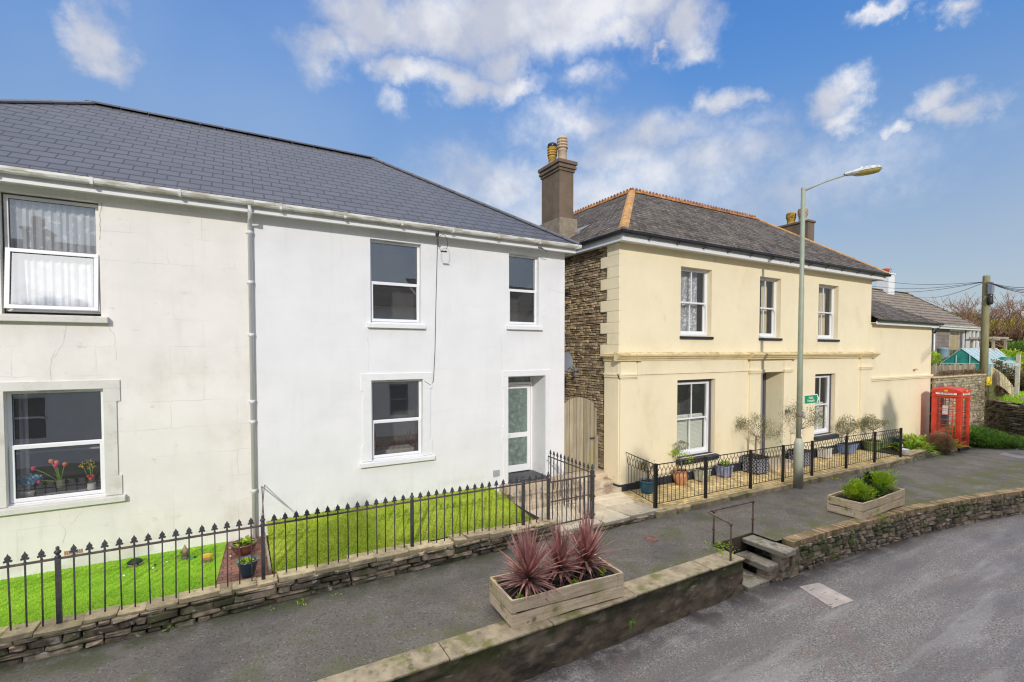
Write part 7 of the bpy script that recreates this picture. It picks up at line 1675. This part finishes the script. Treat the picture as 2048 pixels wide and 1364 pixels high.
# far house roof
p = at(2047, 634, X=66); t = thing('far_house', (66, p.y, 2.4), 'distant house with long brown mossy roof at the right edge', 'house')
y0, y1 = at(2100, 640, X=66).y, at(1992, 640, X=66).y; zt3 = at(2047, 624, X=70).z; ze3 = at(2047, 652, X=66).z
b = MB(); b.face([(66, y1, ze3), (66, y0, ze3), (70, y0, zt3), (70, y1, zt3)]); b.face([(70, y1, zt3), (70, y0, zt3), (74, y0, ze3), (74, y1, ze3)]); b.build('roof', m_browntile, t)
b = MB(); b.box(66.4, 73.6, y0, y1 - .3, 2, ze3 + .1); b.build('wall', m_trimc, t)
b = MB(); b.box(69, 70.4, at(2044, 640, X=69.5).y - .8, at(2044, 640, X=69.5).y, zt3 - 1, zt3 + .35); b.build('chimney', m_trimw, t)

# ---------------------------------------------------------------- the terrace across the street (shades the road, shows in the glass)
def opp(x0, x1, chx, label, ridge_z=7.75, wallm=m_trimc, topz=9.0, wm=None):
    t = thing('terraced_house', ((x0 + x1) / 2, -3.2, 0), label, 'house', 'terraced houses across the street')
    hs = []; n = max(1, round((x1 - x0) / 2.6))
    for i in range(n):
        c = x0 + (i + .5) * (x1 - x0) / n
        for z in (.4, 3.2): hs.append((c - .45, c + .45, z, z + 1.5))
    b = MB(); xs = sorted({x0, x1, *[h[0] for h in hs], *[h[1] for h in hs]}); zs = [-.55, .4, 1.9, 3.2, 4.7, 5.6]
    for a, e in zip(xs, xs[1:]):
        for c, d in zip(zs, zs[1:]):
            if any(h[0] < (a + e) / 2 < h[1] and h[2] < (c + d) / 2 < h[3] for h in hs): continue
            b.face([(a, -3.2, c), (e, -3.2, c), (e, -3.2, d), (a, -3.2, d)][::-1])
    b.face([(x0, -3.2, -.55), (x0, -9.6, -.55), (x0, -9.6, 5.6), (x0, -6.4, ridge_z), (x0, -3.2, 5.6)]); b.face([(x1, -3.2, -.55), (x1, -9.6, -.55), (x1, -9.6, 5.6), (x1, -6.4, ridge_z), (x1, -3.2, 5.6)]); b.face([(x0, -9.6, -.55), (x1, -9.6, -.55), (x1, -9.6, 5.6), (x0, -9.6, 5.6)])
    b.build('wall', wallm, t)
    for h in hs:
        b = MB(); frame(b, h[0], h[1], h[2], h[3], -3.30, -3.24, .06); b.box(h[0], h[1], -3.3, -3.24, (h[2] + h[3]) / 2 - .03, (h[2] + h[3]) / 2 + .03); w = b.build('window', wm or m_upvc, t); b = MB(); b.face([(h[0], -3.27, h[2]), (h[1], -3.27, h[2]), (h[1], -3.27, h[3]), (h[0], -3.27, h[3])]); b.build('pane', m_room, w)
    b = MB(); b.face([(x0, -2.95, 5.5), (x1, -2.95, 5.5), (x1, -6.4, ridge_z), (x0, -6.4, ridge_z)][::-1]); b.face([(x0, -6.4, ridge_z), (x1, -6.4, ridge_z), (x1, -9.8, 5.5), (x0, -9.8, 5.5)][::-1]); b.build('roof', m_oldslate, t)
    for cx in chx:
        b = MB(); b.box(cx - .35, cx + .35, -6.9, -5.9, 6.5, topz - .35); b.box(cx - .4, cx + .4, -6.95, -5.85, topz - .45, topz - .35); ch = b.build('chimney', m_render_ch, t); pot(ch, cx, -6.15, topz - .35, .5, m_potb, .12); pot(ch, cx, -6.6, topz - .35, .5, m_potb, .12)
opp(-26, -12.0, [-20], 'left house of the terrace across the street'); opp(-12, -2.6, [-6.6], 'second house of the terrace across the street', wallm=m_trimw, topz=8.5)
opp(-2.6, 8.0, [.4], 'third house of the terrace across the street', wallm=m_trimw, topz=8.5, ridge_z=7.1, wm=m_potblu); opp(8.0, 19.2, [13.4], 'fourth house of the terrace across the street', wallm=m_trimc, topz=9.4, ridge_z=7.4); opp(19.2, 24, [], 'right end house of the terrace across the street', wallm=m_cream)
